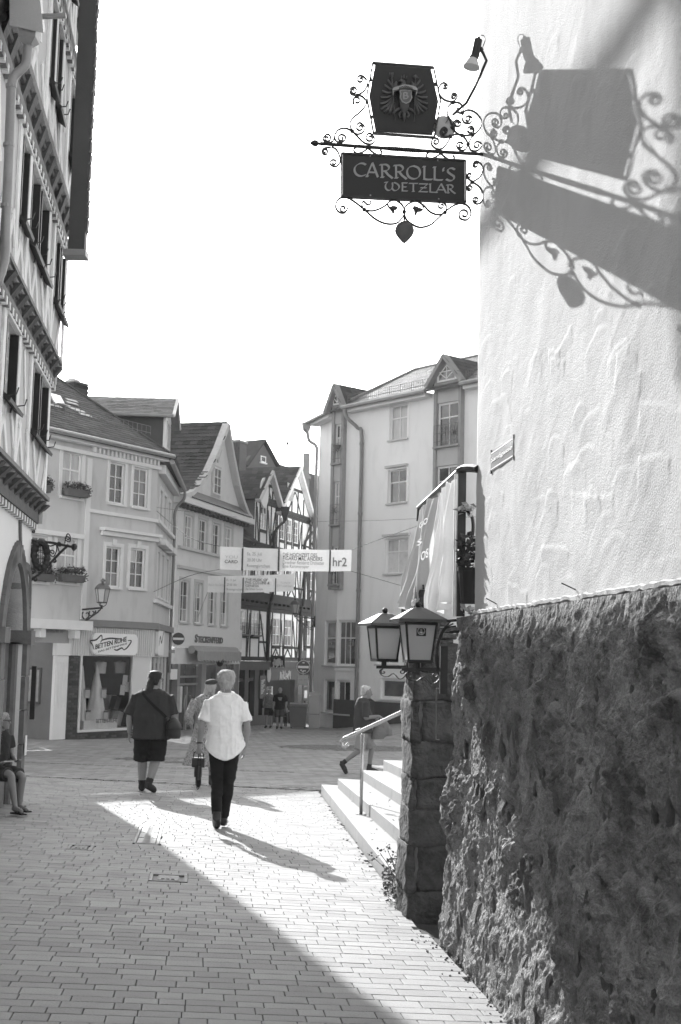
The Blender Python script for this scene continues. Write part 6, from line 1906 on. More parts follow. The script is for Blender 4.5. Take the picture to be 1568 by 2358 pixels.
# louvred shutters in the taller gable, oval badge in the smaller
lv = win6(TF2, 1198, 668, 1258, 825)
lo_ = mk('louvre_frame', MB().fb(TF2, lv[0], lv[1], lv[2], lv[3], 0.045, 0.06), TIM, hbq)
for i in range(12):
 z = lv[2] + (lv[3] - lv[2]) * (i + 0.5) / 12
 mk('slat', MB().hexa([TF2.P(lv[0] + 0.04, z - 0.07, 0.062), TF2.P(lv[1] - 0.04, z - 0.07, 0.062), TF2.P(lv[1] - 0.04, z - 0.05, 0.11), TF2.P(lv[0] + 0.04, z - 0.05, 0.11), TF2.P(lv[0] + 0.04, z, 0.062), TF2.P(lv[1] - 0.04, z, 0.062), TF2.P(lv[1] - 0.04, z - 0.03, 0.11), TF2.P(lv[0] + 0.04, z - 0.03, 0.11)]), SGREY, lo_)
ob = TF2.px(*D6(992, 755))
mk('oval_badge', MB().poly(TF2, [(ob[0] + 0.55 * math.cos(t * math.pi / 10), ob[1] + 0.72 * math.sin(t * math.pi / 10)) for t in range(20)], 0.045, 0.10), WHITE, ha)
# slate side of the dormer house and the lower roof beside it
mk('slate_side', MB().fb(TF, uAu - 0.04, uAu - 0.004, zS2 - 0.3, wA3[0][3] + 0.5, -5, 0.10), SLATEW, ha)
sl = [TF.P(uA0 - 0.6, zS2 + 0.1, 0.4), TF.P(uAu - 0.02, zS2 + 0.1, 0.4), TF.P(uAu - 0.02, zS2 + 3.0, -3.0), TF.P(uA0 - 0.6, zS2 + 3.0, -3.0)]
rp = roof_plane('roof', sl, ha, SLATE)
slates(sl, rp, SLATE, 0.30, 0.22, limit=150)
# downpipes with funnels
for px_, y0 in ((640, 1168), (710, 1192)):
 t = TF2.px(px_ - 2, y0)
 pr = empty('drain_pipe', TF2.P(t[0], zLg), ('dark downpipe with a funnel between the two timber-framed gables' if px_ == 640 else 'dark downpipe with a funnel right of the louvred gable'), 'pipe', 'downpipes on the timber-framed houses')
 a, b = TF2.P(t[0], t[1], 0.42), TF2.P(t[0], t[1] - 0.7, 0.42)
 mk('funnel', MB().tube([a, a + Vector((0, 0, -0.25)), b], [0.30, 0.28, 0.08], 4), TIM, pr)
 mk('pipe', MB().tube(cat([b, TF2.P(t[0] - 0.55, t[1] - 1.3, 0.12), TF2.P(t[0] - 0.6, t[1] - 2.2, 0.12), TF2.P(t[0] - 0.6, zJ + 0.3, 0.12), TF2.P(t[0] - 0.6, zJ - 0.3, -0.02), TF2.P(t[0] - 0.6, zLg - 0.4, -0.02)], 3), 0.075, 8), TIM, pr)
# flower baskets of iron on the first floor sills
for w in wA1:
 mk('balcony_grille', MB().fb(TF, w[0] - 0.08, w[1] + 0.08, w[2] - 0.05, w[2] + 0.02, 0.05, 0.22), IRON, ha)
 iron_guard('balcony_grille', TF.P(w[0] - 0.06, w[2], 0.22), TF.P(w[1] + 0.06, w[2], 0.22), 0.55, ha, IRON, step=0.12)
# ground floors: dark shop front and the pub
DW = gm('dark_shopfront', 0.055, 0.6, 0.2, 3, 0.1, 30, 0.35)
sf = MB()
sf.fb(TF, uA0 - 0.3, uA1 - 0.02, zLg - 0.42, zLg - 0.004, -0.1, 0.20)
sf.fb(TF, uA0 - 0.3, uA1 - 0.02, zT0, zT0 + 1.0, -0.3, 0.05)
us3 = [U(D7(x, 0)[0], 1600) for x in (650, 690, 735, 815, 850, 905, 945, 1000)]
for a, b in ((us3[0], us3[1]), (us3[2] - 0.15, us3[2]), (us3[3], us3[4]), (us3[5], us3[6]), (us3[7] - 0.3, us3[7])): sf.fb(TF, a, b, zT0 + 1.0, zLg - 0.42, -0.3, 0.06)
sf.fb(TF, us3[0], us3[7], zLg - 0.95, zLg - 0.80, -0.25, -0.02)
so = mk('shop_front', sf, DW, ha)
for a, b in ((us3[1], us3[2] - 0.15), (us3[2], us3[3]), (us3[4], us3[5]), (us3[6], us3[7] - 0.3)):
 mk('shop_pane', MB().fb(TF, a + 0.01, b - 0.01, zT0 + 1.0, zLg - 0.43, -0.20, -0.18), GLASS_D, so)
for k in range(26):
 u_ = wrng.choice(((us3[2], us3[3]), (us3[4], us3[5])))
 uu, z_ = wrng.uniform(u_[0] + 0.1, u_[1] - 0.2), zT0 + wrng.uniform(1.1, 2.9)
 mk('window_goods', MB().fb(TF, uu, uu + wrng.uniform(0.06, 0.2), z_, z_ + wrng.uniform(0.08, 0.22), -0.178, -0.17), wrng.choice((LETTER, SGREY, WHITEOLD, BASEM)), so)
pf0, pf1 = tz(640, D7(0, 850)[1]), tz(640, D7(0, 745)[1])
uP = U(D7(1000, 0)[0], 1550), U(D7(1300, 0)[0], 1550)
mk('pub_lintel', MB().fb(TF, uA1 - 0.015, uC1, pf1 + 0.004, zLg - 0.004, -0.2, 0.06), DW, hbq)
mk('pub_fascia', MB().fb(TF, uP[0] + 0.05, uP[1], pf0, pf1, -0.2, 0.14), SIGNBLACK, hbq)
mk('pub_front', MB().fb(TF, uA1 - 0.01, uP[0] + 0.25, zT0, pf0, -0.2, 0.06), DW, hbq)
pb = MB()
u2 = [U(D7(x, 0)[0], 1600) for x in (1090, 1270, 1300, 1380, 1420)]
pb.fb(TF, u2[1], u2[2] - 0.01, zT0, pf0 - 0.004, -0.25, 0.04)
mk('pub_front_low', MB().fb(TF, uP[0] + 0.25, u2[0], zT0, zT0 + 0.9, -0.25, 0.0), DW, hbq)
mk('pub_front_low', MB().fb(TF, u2[2], uC1, zT0, zT0 + 0.9, -0.25, 0.0), DW, hbq)
mk('pub_front', pb, DW, hbq)
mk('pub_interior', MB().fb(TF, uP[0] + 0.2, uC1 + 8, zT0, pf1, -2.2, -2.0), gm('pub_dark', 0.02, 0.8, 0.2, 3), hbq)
fwh = MB()
for a, b in ((uP[0] + 0.28, uP[0] + 0.36), (u2[0] - 0.10, u2[0])): fwh.fb(TF, a, b, zT0 + 0.9, pf0 - 0.3, -0.16, -0.06)
fwh.fb(TF, uP[0] + 0.28, u2[0], pf0 - 0.75, pf0 - 0.62, -0.16, -0.05)
wfr = mk('pub_window', fwh, WHITE, hbq)
mk('pane', MB().fb(TF, uP[0] + 0.36, u2[0] - 0.1, zT0 + 0.9, pf0 - 0.3, -0.14, -0.12), GLASS_D, wfr)
mk('shop_pane', MB().fb(TF, u2[2], uC1, zT0 + 0.9, pf0, -0.16, -0.14), GLASS_D, hbq)
def scribble(F, cx, cz, w, h, d, parent, n=9, mat=None):
 for k in range(n):
  x = cx - w / 2 + w * (k + 0.3) / n
  mb = MB()
  pts = [(x + wrng.uniform(0, w / n), cz + h * wrng.uniform(-0.5, 0.5)) for _ in range(4)]
  for a, b in zip(pts, pts[1:]): mb.beam(F, a, b, h * 0.10, d, d + 0.01)
  mk('script_stroke', mb, mat or WHITEOLD, parent)
c_ = TF.px(*D7(1168, 805))
scribble(TF, c_[0], c_[1], 1.6, 0.5, 0.141, hbq, 12)
ov_ = TF.px(*D7(1022, 798))
mk('oval_badge', MB().poly(TF, [(ov_[0] + 0.26 * math.cos(t * math.pi / 9), ov_[1] + 0.38 * math.sin(t * math.pi / 9)) for t in range(18)], 0.141, 0.155), LETTER, hbq)
_h = TF.P(U(D7(1064, 0)[0], 1520), 0, 0.5)
hgf = Fac(_h.xy[:], (_h + Vector((1, -0.1, 0))).xy[:])
hr = hgf.rect(*D7(1066, 630), *D7(1192, 732))
hps = empty('hanging_pub_sign', hgf.P((hr[0] + hr[1]) / 2, hr[2]), 'square black hanging sign with white script above the pub door', 'pub sign')
mk('board', MB().fb(hgf, *hr, -0.05, 0.05), SIGNBLACK, hps)
scribble(hgf, (hr[0] + hr[1]) / 2, (hr[2] + hr[3]) / 2 - 0.1, (hr[1] - hr[0]) * 0.75, 0.45, 0.051, hps, 12)
mk('round_badge', MB().poly(hgf, [(hr[1] - 0.3 + 0.15 * math.cos(t * math.pi / 7), hr[3] - 0.3 + 0.17 * math.sin(t * math.pi / 7)) for t in range(14)], 0.051, 0.06), LETTER, hps)
mk('bracket', MB().tube([hgf.P(hr[0] + 0.2, hr[3], 0), hgf.P(hr[0] + 0.2, hr[3] + 0.25, -0.5)], 0.03, 5), IRON, hps)
cb = win7(TF, 945, 808, 998, 1015)
cbr = empty('chalkboard', TF.P((cb[0] + cb[1]) / 2, cb[2], 0.1), 'tall black chalkboard with white writing beside the pub', 'chalkboard')
mk('board', MB().fb(TF, cb[0], cb[1], cb[2], cb[3], 0.061, 0.12), SIGNBLACK, cbr)
for i in range(9):
 z = cb[3] - 0.25 - i * (cb[3] - cb[2] - 0.4) / 9
 mk('chalk_line', MB().beam(TF, (cb[0] + 0.15, z), (cb[1] - 0.15 - 0.2 * (i % 3) / 2, z + 0.04), 0.06, 0.121, 0.126), LETTER, cbr)
# ------------------------------------------------------------------ slate-hung house and chimneys behind the row
BKF = Fac((-6.6, 66), (-3.0, 71.5))
bk = empty('slate_house', BKF.P(1, 2), 'slate-hung gable with one small window rising behind the timber-framed row', 'house')
g0, ga, g1 = BKF.px(*D6(850, 470)), BKF.px(*D6(985, 290)), BKF.px(*D6(1165, 525))
mk('gable_wall', MB().poly(BKF, [(g0[0], 4), (g1[0], 4), (g1[0], g1[1]), ga, (g0[0], g0[1])], -0.2, 0), SLATEW, bk)
sw_ = win6(BKF, 968, 428, 1014, 485)
window(BKF, (sw_[0], sw_[1], sw_[2], sw_[3]), bk, 1, (), WHITE, d=0.01, panes=[GLASS_D], sill=WHITE)
for sd in (0, 1):
 e_ = (g0[0] - 0.25, g0[1] - 0.3) if sd == 0 else (g1[0] + 3.0, g1[1] - 3.2)
 q = [BKF.P(e_[0], e_[1], -9), BKF.P(e_[0], e_[1], 0.25), BKF.P(ga[0], ga[1] + 0.08, 0.25), BKF.P(ga[0], ga[1] + 0.08, -9)]
 if sd: q = [q[1], q[0], q[3], q[2]]
 roof_plane('roof', q, bk, SLATE)
# long slate roof running right of the gable
q = [BKF.P(ga[0] + 0.5, 6.0, 3.2), BKF.P(ga[0] + 14, 6.0, 3.2), BKF.P(ga[0] + 14, 10.6, -1.0), BKF.P(ga[0] + 0.5, 11.0, -1.0)]
rp = roof_plane('roof', q, bk, SLATE)
slates(q, rp, SLATE, 0.32, 0.24, limit=150)
for conv_px, lab, mat_, wpx in ((((697, 292), (842, 580)), 'broad slate-clad chimney between the two gabled houses', SLATEW, 0), (((1352, 400), (1412, 640)), 'slim pale chimney on the roof above the timber-framed row', gm('chimney_render', 0.28, 0.9, 0.12, 4), 1)):
 F_ = Fac((-6.0, 63), (0, 63)) if wpx == 0 else Fac((-6.0, 72), (3, 72))
 r = F_.rect(*D6(*conv_px[0]), *D6(*conv_px[1]))
 cr = empty('chimney', F_.P((r[0] + r[1]) / 2, r[2]), lab, 'chimney')
 w_ = r[1] - r[0]
 if wpx == 0:
  um_ = r[0] + w_ * 0.62
  mk('stack', MB().hexa([F_.P(r[0], r[2] - 2, 0.0), F_.P(um_, r[2] - 2, 0.35), F_.P(r[1], r[2] - 2, -0.2), F_.P(r[0] + 0.6, r[2] - 2, -1.2), F_.P(r[0], r[3] - 0.1, 0.0), F_.P(um_, r[3] - 0.1, 0.35), F_.P(r[1], r[3] - 0.1, -0.2), F_.P(r[0] + 0.6, r[3] - 0.1, -1.2)]), SLATEW, cr)
  mk('cap', MB().hexa([F_.P(r[0] - 0.05, r[3] - 0.09, 0.05), F_.P(um_, r[3] - 0.09, 0.42), F_.P(r[1] + 0.05, r[3] - 0.09, -0.2), F_.P(r[0] + 0.6, r[3] - 0.09, -1.3), F_.P(r[0] - 0.05, r[3], 0.05), F_.P(um_, r[3], 0.42), F_.P(r[1] + 0.05, r[3], -0.2), F_.P(r[0] + 0.6, r[3], -1.3)]), ZINC, cr)
  for j in range(12):
   z = r[2] + (r[3] - r[2] - 0.1) * j / 12
   for i in range(5):
    a, b = r[0] + (um_ - r[0]) * i / 5, r[0] + (um_ - r[0]) * (i + 1) / 5
    da, db = 0.35 * i / 5, 0.35 * (i + 1) / 5
    mk('slate', MB().hexa([F_.P(a, z, da + 0.03), F_.P(b - 0.02, z, db + 0.03), F_.P(b - 0.02, z, db), F_.P(a, z, da), F_.P(a, z + 0.28, da + 0.01), F_.P(b - 0.02, z + 0.28, db + 0.01), F_.P(b - 0.02, z + 0.28, db), F_.P(a, z + 0.28, da)]), SLATEW, cr)
 else:
  mk('stack', MB().fb(F_, r[0], r[1], r[2] - 2, r[3], -w_, 0), mat_, cr)
  mk('collar', MB().fb(F_, r[0] - 0.08, r[1] + 0.08, r[3] - 1.5, r[3] - 1.3, -w_ - 0.08, 0.08), mat_, cr)
AF = Fac((-6.0, 72), (3, 72))
at_, ab_ = AF.px(*D6(1213, 312)), AF.px(*D6(1213, 445))
an = empty('aerial', AF.P(*ab_), 'thin television aerial on the roof behind the row', 'aerial')
mk('mast', MB().tube([AF.P(ab_[0], ab_[1] - 0.5), AF.P(at_[0], at_[1])], 0.045, 5), ZINC, an)
a_, b_ = AF.px(*D6(1148, 274)), AF.px(*D6(1360, 294))
mk('boom', MB().tube([AF.P(*a_), AF.P(*b_)], 0.022, 4), ZINC, an)
mk('mast_knob', MB().ball(AF.P(*at_), 0.09, 8), IRON, an)
# ------------------------------------------------------------------ the white apartment house on the right
WA = Fac((-1.07, 62.0), (-0.06, 59.2))
WB = Fac((-0.06, 59.2), (5.64, 52.6))
AWALL = gm('apartment_render', 0.84, 0.9, 0.04, 1.0, 0.12, 30, 0.2, dirt=0.08, stretch=(1, 1, 0.3))
BAYM = gm('bay_grey', 0.30, 0.75, 0.08, 2, 0.05, 30, 0.3, dirt=0.15)
BAYP = gm('bay_panel', 0.42, 0.6, 0.12, 2, 0.05, 30, 0.35, stretch=(1, 1, 0.4))
PLINTH = gm('apartment_plinth', 0.085, 0.7, 0.15, 3, 0.1, 30)
zWe = WB.px(1000, 905)[1]
ap = empty('apartment_house', WB.P(WB.L * 0.5, gz(2.5, 56)), 'white rendered apartment house with narrow grey window bays and a slate roof', 'house')
zWg = gz(0, 60) - 0.6
def rb(x0, y0, x1, y1): return WB.rect(*D8(x0, y0), *D8(x1, y1))
wU = [rb(742, 530, 888, 812), rb(728, 1062, 880, 1335), rb(705, 1628, 895, 1915)]
def rD(x0, y0, x1, y1): return WB.rect(x0, y0, x1, y1)
shopw = [rD(747, 1428, 818, 1533), rD(745, 1565, 806, 1643), rD(868, 1427, 918, 1530), rD(876, 1562, 935, 1610)]
uCut = max(shopw[0][0], 0.05)
sA = [(max(0.08, w[0]), w[1], w[2], w[3]) for w in shopw]
sW = [(WA.px(747, 1480)[0], WA.L - 0.08, sA[0][2], sA[0][3]), (WA.px(745, 1600)[0], WA.L - 0.08, sA[1][2], sA[1][3])]
wall(WB, 'front_wall', 0, WB.L + 1, zWg, zWe, wU + sA, AWALL, ap, 0.2)
wall(WA, 'corner_wall', -0.1, WA.L, zWg, zWe, sW, AWALL, ap, 0.2)
for i_, w_ in enumerate(sW): window(WA, w_, ap, 1, (0.62,) if i_ == 0 else (), WHITE, d=-0.15, sill=SGREY, fw=0.1, panes=[GLASS_D, GLASS_M])
mk('far_wall', MB().fb(WA, -0.12, -0.104, zWg, zWe, -8, -0.002), AWALL, ap)
for i, r in enumerate(wU): window(WB, r, ap, 2, (0.64,), WHITE, d=-0.15, sill=SGREY, panes=[[CURTAIN, WHITEOLD], [GLASS_D, GLASS_D, GLASS_M], [CURTAIN, GLASS_M, WHITEOLD]][i])
for r in wU[1:]: mk('window_hood', MB().fb(WB, r[0] - 0.1, r[1] + 0.1, r[3] + 0.10, r[3] + 0.20, 0.002, 0.16), SGREY, ap)
for r in wU:
 e = MB()
 for a, b, c, d_ in ((r[0] - 0.12, r[0] - 0.004, r[2], r[3] + 0.12), (r[1] + 0.004, r[1] + 0.12, r[2], r[3] + 0.12), (r[0] - 0.003, r[1] + 0.003, r[3] + 0.004, r[3] + 0.095)): e.fb(WB, a, b, c, d_, 0.002, 0.03)
 mk('window_frame_band', e, AWALL, ap)
window(WB, sA[0], ap, 3, (0.62,), WHITE, d=-0.15, sill=SGREY, fw=0.1, panes=[GLASS_D, GLASS_M])
window(WB, sA[2], ap, 2, (0.62,), WHITE, d=-0.15, sill=SGREY, fw=0.1, panes=[GLASS_M, GLASS_D])
window(WB, sA[1], ap, 2, (), WHITE, d=-0.15, sill=SGREY, fw=0.1, panes=[GLASS_D, GLASS_M])
window(WB, sA[3], ap, 1, (), WHITE, d=-0.15, sill=WHITE, fw=0.12, panes=[GLASS_M])
mk('plinth', MB().fb(WB, -0.05, WB.L + 1, zWg, WB.px(860, 1615)[1], 0.003, 0.05), PLINTH, ap)
for y in (1538,):
 z = WB.px(780, y)[1]
 mk('ledge', MB().fb(WB, 0.02, sA[0][1] + 0.3, z - 0.12, z, 0.003, 0.10), AWALL, ap)
letter('lettering', '31', WB, sA[0][1] - 0.55, sA[0][1] - 0.25, sA[0][2] + 0.9, sA[0][2] + 1.2, -0.11, LETTER, ap, ext=0.01)
# the two tall grey bays: panel, french windows with iron rails, gabled top
def bay(F, u0, u1, d, wins_, zbot, z_eave, z_apex, rails):
 mb = MB()
 fw_ = 0.16
 mk('bay_side', MB().fb(F, u0, u0 + fw_, zbot, z_eave, -0.4, d), BAYM, ap)
 mk('bay_side', MB().fb(F, u1 - fw_, u1, zbot, z_eave, -0.4, d), BAYM, ap)
 lv_ = [zbot] + [z for w in wins_ for z in w] + [z_eave]
 lv_ = sorted(lv_)
 for i in range(0, len(lv_), 2):
  mk('bay_panel', MB().fb(F, u0 + fw_ + 0.003, u1 - fw_ - 0.003, lv_[i], lv_[i + 1], -0.4, d - 0.06), BAYP, ap)
 for z0, z1 in wins_:
  wo = window(F, (u0 + fw_ + 0.004, u1 - fw_ - 0.004, z0, z1), ap, 2, (0.68,), WHITE, d=d - 0.20, fw=0.09, panes=[GLASS_M, GLASS_D, CURTAIN])
  rt = mk('rail', MB().fb(F, u0 + fw_ - 0.1, u1 - fw_ + 0.1, z0 - 0.04, z0 + 0.04, d - 0.1, d + 0.10), BAYM, ap)
  iron_guard('rail_bars', F.P(u0 + fw_ - 0.05, z0, d + 0.08), F.P(u1 - fw_ + 0.05, z0, d + 0.08), 0.95, rt, gm('rail_grey', 0.13, 0.6, 0.1, 4), step=0.16, rails=3)
  um_ = (u0 + u1) / 2
  st_ = MB()
  for k in range(4):
   an_ = math.pi * k / 4
   st_.beam(F, (um_ - 0.2 * math.cos(an_), z0 + 0.68 - 0.2 * math.sin(an_)), (um_ + 0.2 * math.cos(an_), z0 + 0.68 + 0.2 * math.sin(an_)), 0.022, d + 0.07, d + 0.095 + 0.002 * k)
  mk('rail_star', st_, gm('rail_grey', 0.13), rt)
 um = (u0 + u1) / 2
 mk('dormer_front', MB().poly(F, [(u0, z_eave + 0.003), (u1, z_eave + 0.003), (u1, z_eave + 0.25), (um, z_apex), (u0, z_eave + 0.25)], -3.5, d), BAYM, ap)
 hw = (u1 - u0) / 2
 zz0, zz1 = z_eave + 0.12, z_apex - 0.35
 tri = [(um - hw * 0.72, zz0), (um + hw * 0.72, zz0), (um + hw * 0.72, zz0 + 0.25), (um, zz1), (um - hw * 0.72, zz0 + 0.25)]
 wf = mk('fan_window', MB().poly(F, tri, d + 0.003, d + 0.05), WHITE, ap)
 tri2 = [(um + (x - um) * 0.78, zz0 + 0.07 + (z - zz0) * 0.80) for x, z in tri]
 mk('pane', MB().poly(F, tri2, d + 0.051, d + 0.056), GLASS_M, wf)
 bars = MB()
 for an_ in (40, 90, 140): bars.beam(F, (um, zz0 + 0.1), (um + hw * 0.62 * math.cos(math.radians(an_)), zz0 + 0.1 + (zz1 - zz0 - 0.2) * math.sin(math.radians(an_)) * (1 if an_ == 90 else 0.8)), 0.04, d + 0.057, d + 0.07 + an_ * 1e-5)
 bars.beam(F, (um - hw * 0.55, zz0 + 0.42), (um + hw * 0.55, zz0 + 0.42), 0.04, d + 0.057, d + 0.075)
 mk('glazing_bars', bars, WHITE, wf)
 sl_ = (z_apex - z_eave - 0.25) / hw
 for sd in (-1, 1):
  ue, ze = um + sd * (hw + 0.25), z_eave + 0.25 - sl_ * 0.25
  q = [F.P(ue, ze + 0.06, -3.6), F.P(ue, ze + 0.06, d + 0.3), F.P(um, z_apex + 0.06, d + 0.3), F.P(um, z_apex + 0.06, -3.6)]
  if sd > 0: q = [q[1], q[0], q[3], q[2]]
  rp = roof_plane('dormer_roof', q, ap, SLATE)
  if sd > 0: slates(q, rp, SLATE, 0.34, 0.26, limit=100)
  mk('verge_board', MB().beam(F, (ue, ze - 0.02), (um, z_apex - 0.02), 0.16, d + 0.01, d + 0.32), BAYM, ap)
b1 = (WB.px(768, 1150)[0], WB.px(795, 1150)[0])
b2 = (WB.px(1006, 1000)[0], WB.px(1069, 1000)[0])
zb = lambda x, y, F=WB: F.px(x, y)[1]
bay(WB, b2[0], b2[1], 0.22, [(zb(1040, 1029), zb(1040, 926)), (zb(1040, 1175), zb(1040, 1072)), (zb(1040, 1320), zb(1040, 1218))], zb(1040, 1345), zb(1037, 886), zb(1037, 823), True)
bay(WB, b1[0], b1[1], 0.22, [(zb(780, 1070), zb(780, 978)), (zb(780, 1210), zb(780, 1110)), (zb(778, 1348), zb(778, 1258))], zb(778, 1358), zb(782, 940), zb(776, 892), True)
# eaves, gutters, roof, guards
mk('soffit', MB().fb(WB, b1[1] + 0.3, b2[0] - 0.3, zWe - 0.2, zWe - 0.003, 0.002, 0.45), BTRIM, ap)
mk('soffit', MB().fb(WA, -0.3, WA.L - 0.55, zWe - 0.2, zWe - 0.003, 0.002, 0.45), BTRIM, ap)
mk('soffit', MB().fb(WB, b2[1] + 0.3, WB.L + 1, zWe - 0.2, zWe - 0.003, 0.002, 0.45), BTRIM, ap)
for F_, a, b in ((WB, b1[1] + 0.25, b2[0] - 0.2), (WA, -0.5, WA.L - 0.5), (WB, b2[1] + 0.25, WB.L + 1)):
 mk('gutter', MB().tube([F_.P(a, zWe + 0.02, 0.55), F_.P(b, zWe + 0.02, 0.55)], 0.11, 8), ZINC, ap)
ry = WB.px(956, 852, -4.0)
rz = ry[1]
q = [WB.P(0.0, zWe + 0.05, 0.5), WB.P(WB.L + 1.5, zWe + 0.05, 0.5), WB.P(WB.L + 1.5, rz, -4.0), WB.P(ry[0], rz, -4.0)]
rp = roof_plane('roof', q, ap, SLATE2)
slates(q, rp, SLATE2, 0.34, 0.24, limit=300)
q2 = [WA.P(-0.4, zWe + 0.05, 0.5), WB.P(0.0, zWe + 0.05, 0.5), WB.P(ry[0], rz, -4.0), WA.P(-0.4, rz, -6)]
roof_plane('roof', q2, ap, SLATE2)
mk('ridge', MB().tube([WB.P(0.3, zWe + 0.3, 0.2), WB.P(ry[0], rz + 0.04, -4.0), WB.P(WB.L + 1.5, rz + 0.04, -4.0)], 0.07, 6), ZINC, ap)
GI = gm('guard_iron', 0.16)
iron_guard('snow_guard', WB.P(b1[1] + 0.2, zWe + 0.30, 0.15), WB.P(b2[0] - 0.2, zWe + 0.30, 0.15), 0.36, ap, GI, step=0.14, rails=3)
iron_guard('snow_guard', WB.P(b2[1] + 0.2, zWe + 0.30, 0.15), WB.P(WB.L + 1, zWe + 0.30, 0.15), 0.36, ap, GI, step=0.14, rails=3)
iron_guard('snow_guard', WA.P(-0.2, zWe + 0.30, 0.2), WA.P(WA.L - 0.6, zWe + 0.30, 0.2), 0.36, ap, GI, step=0.14, rails=3)
t = WB.px(818, 945)
pr = empty('drain_pipe', WB.P(WB.px(826, 1500)[0], gz(0.8, 58.5), 0.1), 'long copper-brown rainwater pipe down the middle of the white apartment house', 'pipe')
ux = WB.px(833, 1200)[0]
mk('pipe', MB().tube(cat([WB.P(t[0] - 0.1, t[1] + 0.1, 0.55), WB.P(t[0], t[1] - 0.4, 0.5), WB.P(ux - 0.2, t[1] - 0.9, 0.2), WB.P(ux, t[1] - 1.4, 0.12), WB.P(ux, 6, 0.12), WB.P(ux, 2, 0.12), WB.P(ux, zWg + 0.5, 0.12)], 4), 0.085, 8), COPPER, pr)
for z in (t[1] - 1.7, 6.5, 3.0, 0.0): mk('pipe_clip', MB().tube([WB.P(ux, z, 0.12), WB.P(ux, z + 0.1, 0.12)], 0.105, 8), COPPER, pr)
pr = empty('drain_pipe', WA.P(-0.2, gz(-1, 62)), 'grey rainwater pipe down the left edge of the white apartment house', 'pipe')
e_ = WA.px(712, 985)
mk('hopper', MB().tube([WA.P(-0.55, zWe - 0.02, 0.55), WA.P(-0.55, zWe - 0.35, 0.55), WA.P(-0.55, zWe - 0.5, 0.5)], [0.26, 0.2, 0.08], 8), ZINC, pr)
mk('pipe', MB().tube(cat([WA.P(-0.55, zWe - 0.45, 0.5), WA.P(-0.5, zWe - 0.9, 0.4), WA.P(-0.28, zWe - 1.2, 0.1), WA.P(-0.25, zWe - 2, 0.08), WA.P(-0.25, 5, 0.08), WA.P(-0.25, zWg + 0.6, 0.08)], 4), 0.085, 8), ZINC, pr)
# far backdrop of houses closing the street and everything behind
# ------------------------------------------------------------------ the dark pier beside the rubble wall's end
rng = random.Random(21)
def rough_block(c, hx, hy, hz, X, Y, seed, amp=0.018, n=5):
 bm = bmesh.new()
 bmesh.ops.create_cube(bm, size=2.0)
 bmesh.ops.subdivide_edges(bm, edges=bm.edges[:], cuts=n, use_grid_fill=True)
 vs = []
 for v in bm.verts:
  p = Vector((v.co.x * hx, v.co.y * hy, v.co.z * hz))
  k = Vector((seed * 3.7, seed * 1.9, seed)) + p * 7
  r_ = min(hx, hy, hz) * 0.04
  q = Vector([max(-h + r_, min(h - r_, t)) for t, h in zip(p, (hx, hy, hz))])
  d = p - q
  p = q + d.normalized() * r_ if d.length > 1e-6 else p
  nrm = d.normalized() if d.length > 1e-6 else Vector((0, 0, 1))
  p = p + nrm * amp * (mnoise.noise(k) + 0.6 * mnoise.noise(k * 2.7) + 0.35 * mnoise.noise(k * 6.1))
  vs.append(c + X * p.x + Y * p.y + Vector((0, 0, p.z)))
 fs = [tuple(v.index for v in f.verts) for f in bm.faces]
 bm.free()
 return MB().add(vs, fs)
aW, bW = to_lane(W0)
aP = to_lane(atY(940, 1900, 9.95))[0]
bP0, bP1 = bW + 0.80, bW + 1.30
pier = empty('stone_pier', lane((aP + aW) / 2, (bP0 + bP1) / 2) + Vector((0, 0, gz(0.6, 9.3))), 'dark pier of weathered stone blocks jutting out at the far end of the rubble wall', 'stone pier')
z = gz(0.6, 9.3) - 0.1
ztop_p = (1519 - 1545) / FPX * 10.0
k = 0
while z < ztop_p:
 h = rng.choice((0.22, 0.28, 0.34, 0.30))
 if k % 2 == 0:
  parts_ = [(aP + rng.uniform(-0.02, 0.02), aW + 0.40)]
 else:
  m = aP + (aW - aP) * rng.uniform(0.5, 0.9)
  parts_ = [(aP + rng.uniform(-0.02, 0.015), m - 0.006), (m + 0.006, aW + 0.40)]
 for a0, a1 in parts_:
  c = lane((a0 + a1) / 2, (bP0 + bP1) / 2 + rng.uniform(-0.01, 0.01)) + Vector((0, 0, z + h / 2))
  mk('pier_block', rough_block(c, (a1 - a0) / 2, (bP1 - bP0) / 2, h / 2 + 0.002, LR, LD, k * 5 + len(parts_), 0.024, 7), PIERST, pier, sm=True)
 z += h
 k += 1
mk('mortar_core', MB().hexa([lane(a, b) + Vector((0, 0, zz)) for zz in (gz(0.6, 9.9) - 0.2, z - 0.03) for a, b in ((aP + 0.03, bP0 + 0.03), (aW + 0.36, bP0 + 0.02), (aW + 0.36, bP1 - 0.03), (aP + 0.03, bP1 - 0.03))]), CAPM, pier)
zz = z
top_z = (1519 - 1352) / FPX * 10.1
i = 0
while zz < top_z:                                         # flat rough stones stacked on top
 h = rng.uniform(0.035, 0.085)
 t = (zz - z) / (top_z - z)
 a0, a1 = aP + 0.02 + 0.06 * t + rng.uniform(-0.015, 0.03), aP + 0.20 + (0.06 - 0.10 * t) + rng.uniform(-0.03, 0.03)
 c = lane((a0 + a1) / 2, bP0 + 0.25 + rng.uniform(-0.03, 0.03)) + Vector((0, 0, zz + h / 2))
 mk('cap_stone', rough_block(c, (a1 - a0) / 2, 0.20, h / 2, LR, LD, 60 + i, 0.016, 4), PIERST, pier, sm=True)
 zz += h - 0.004
 i += 1
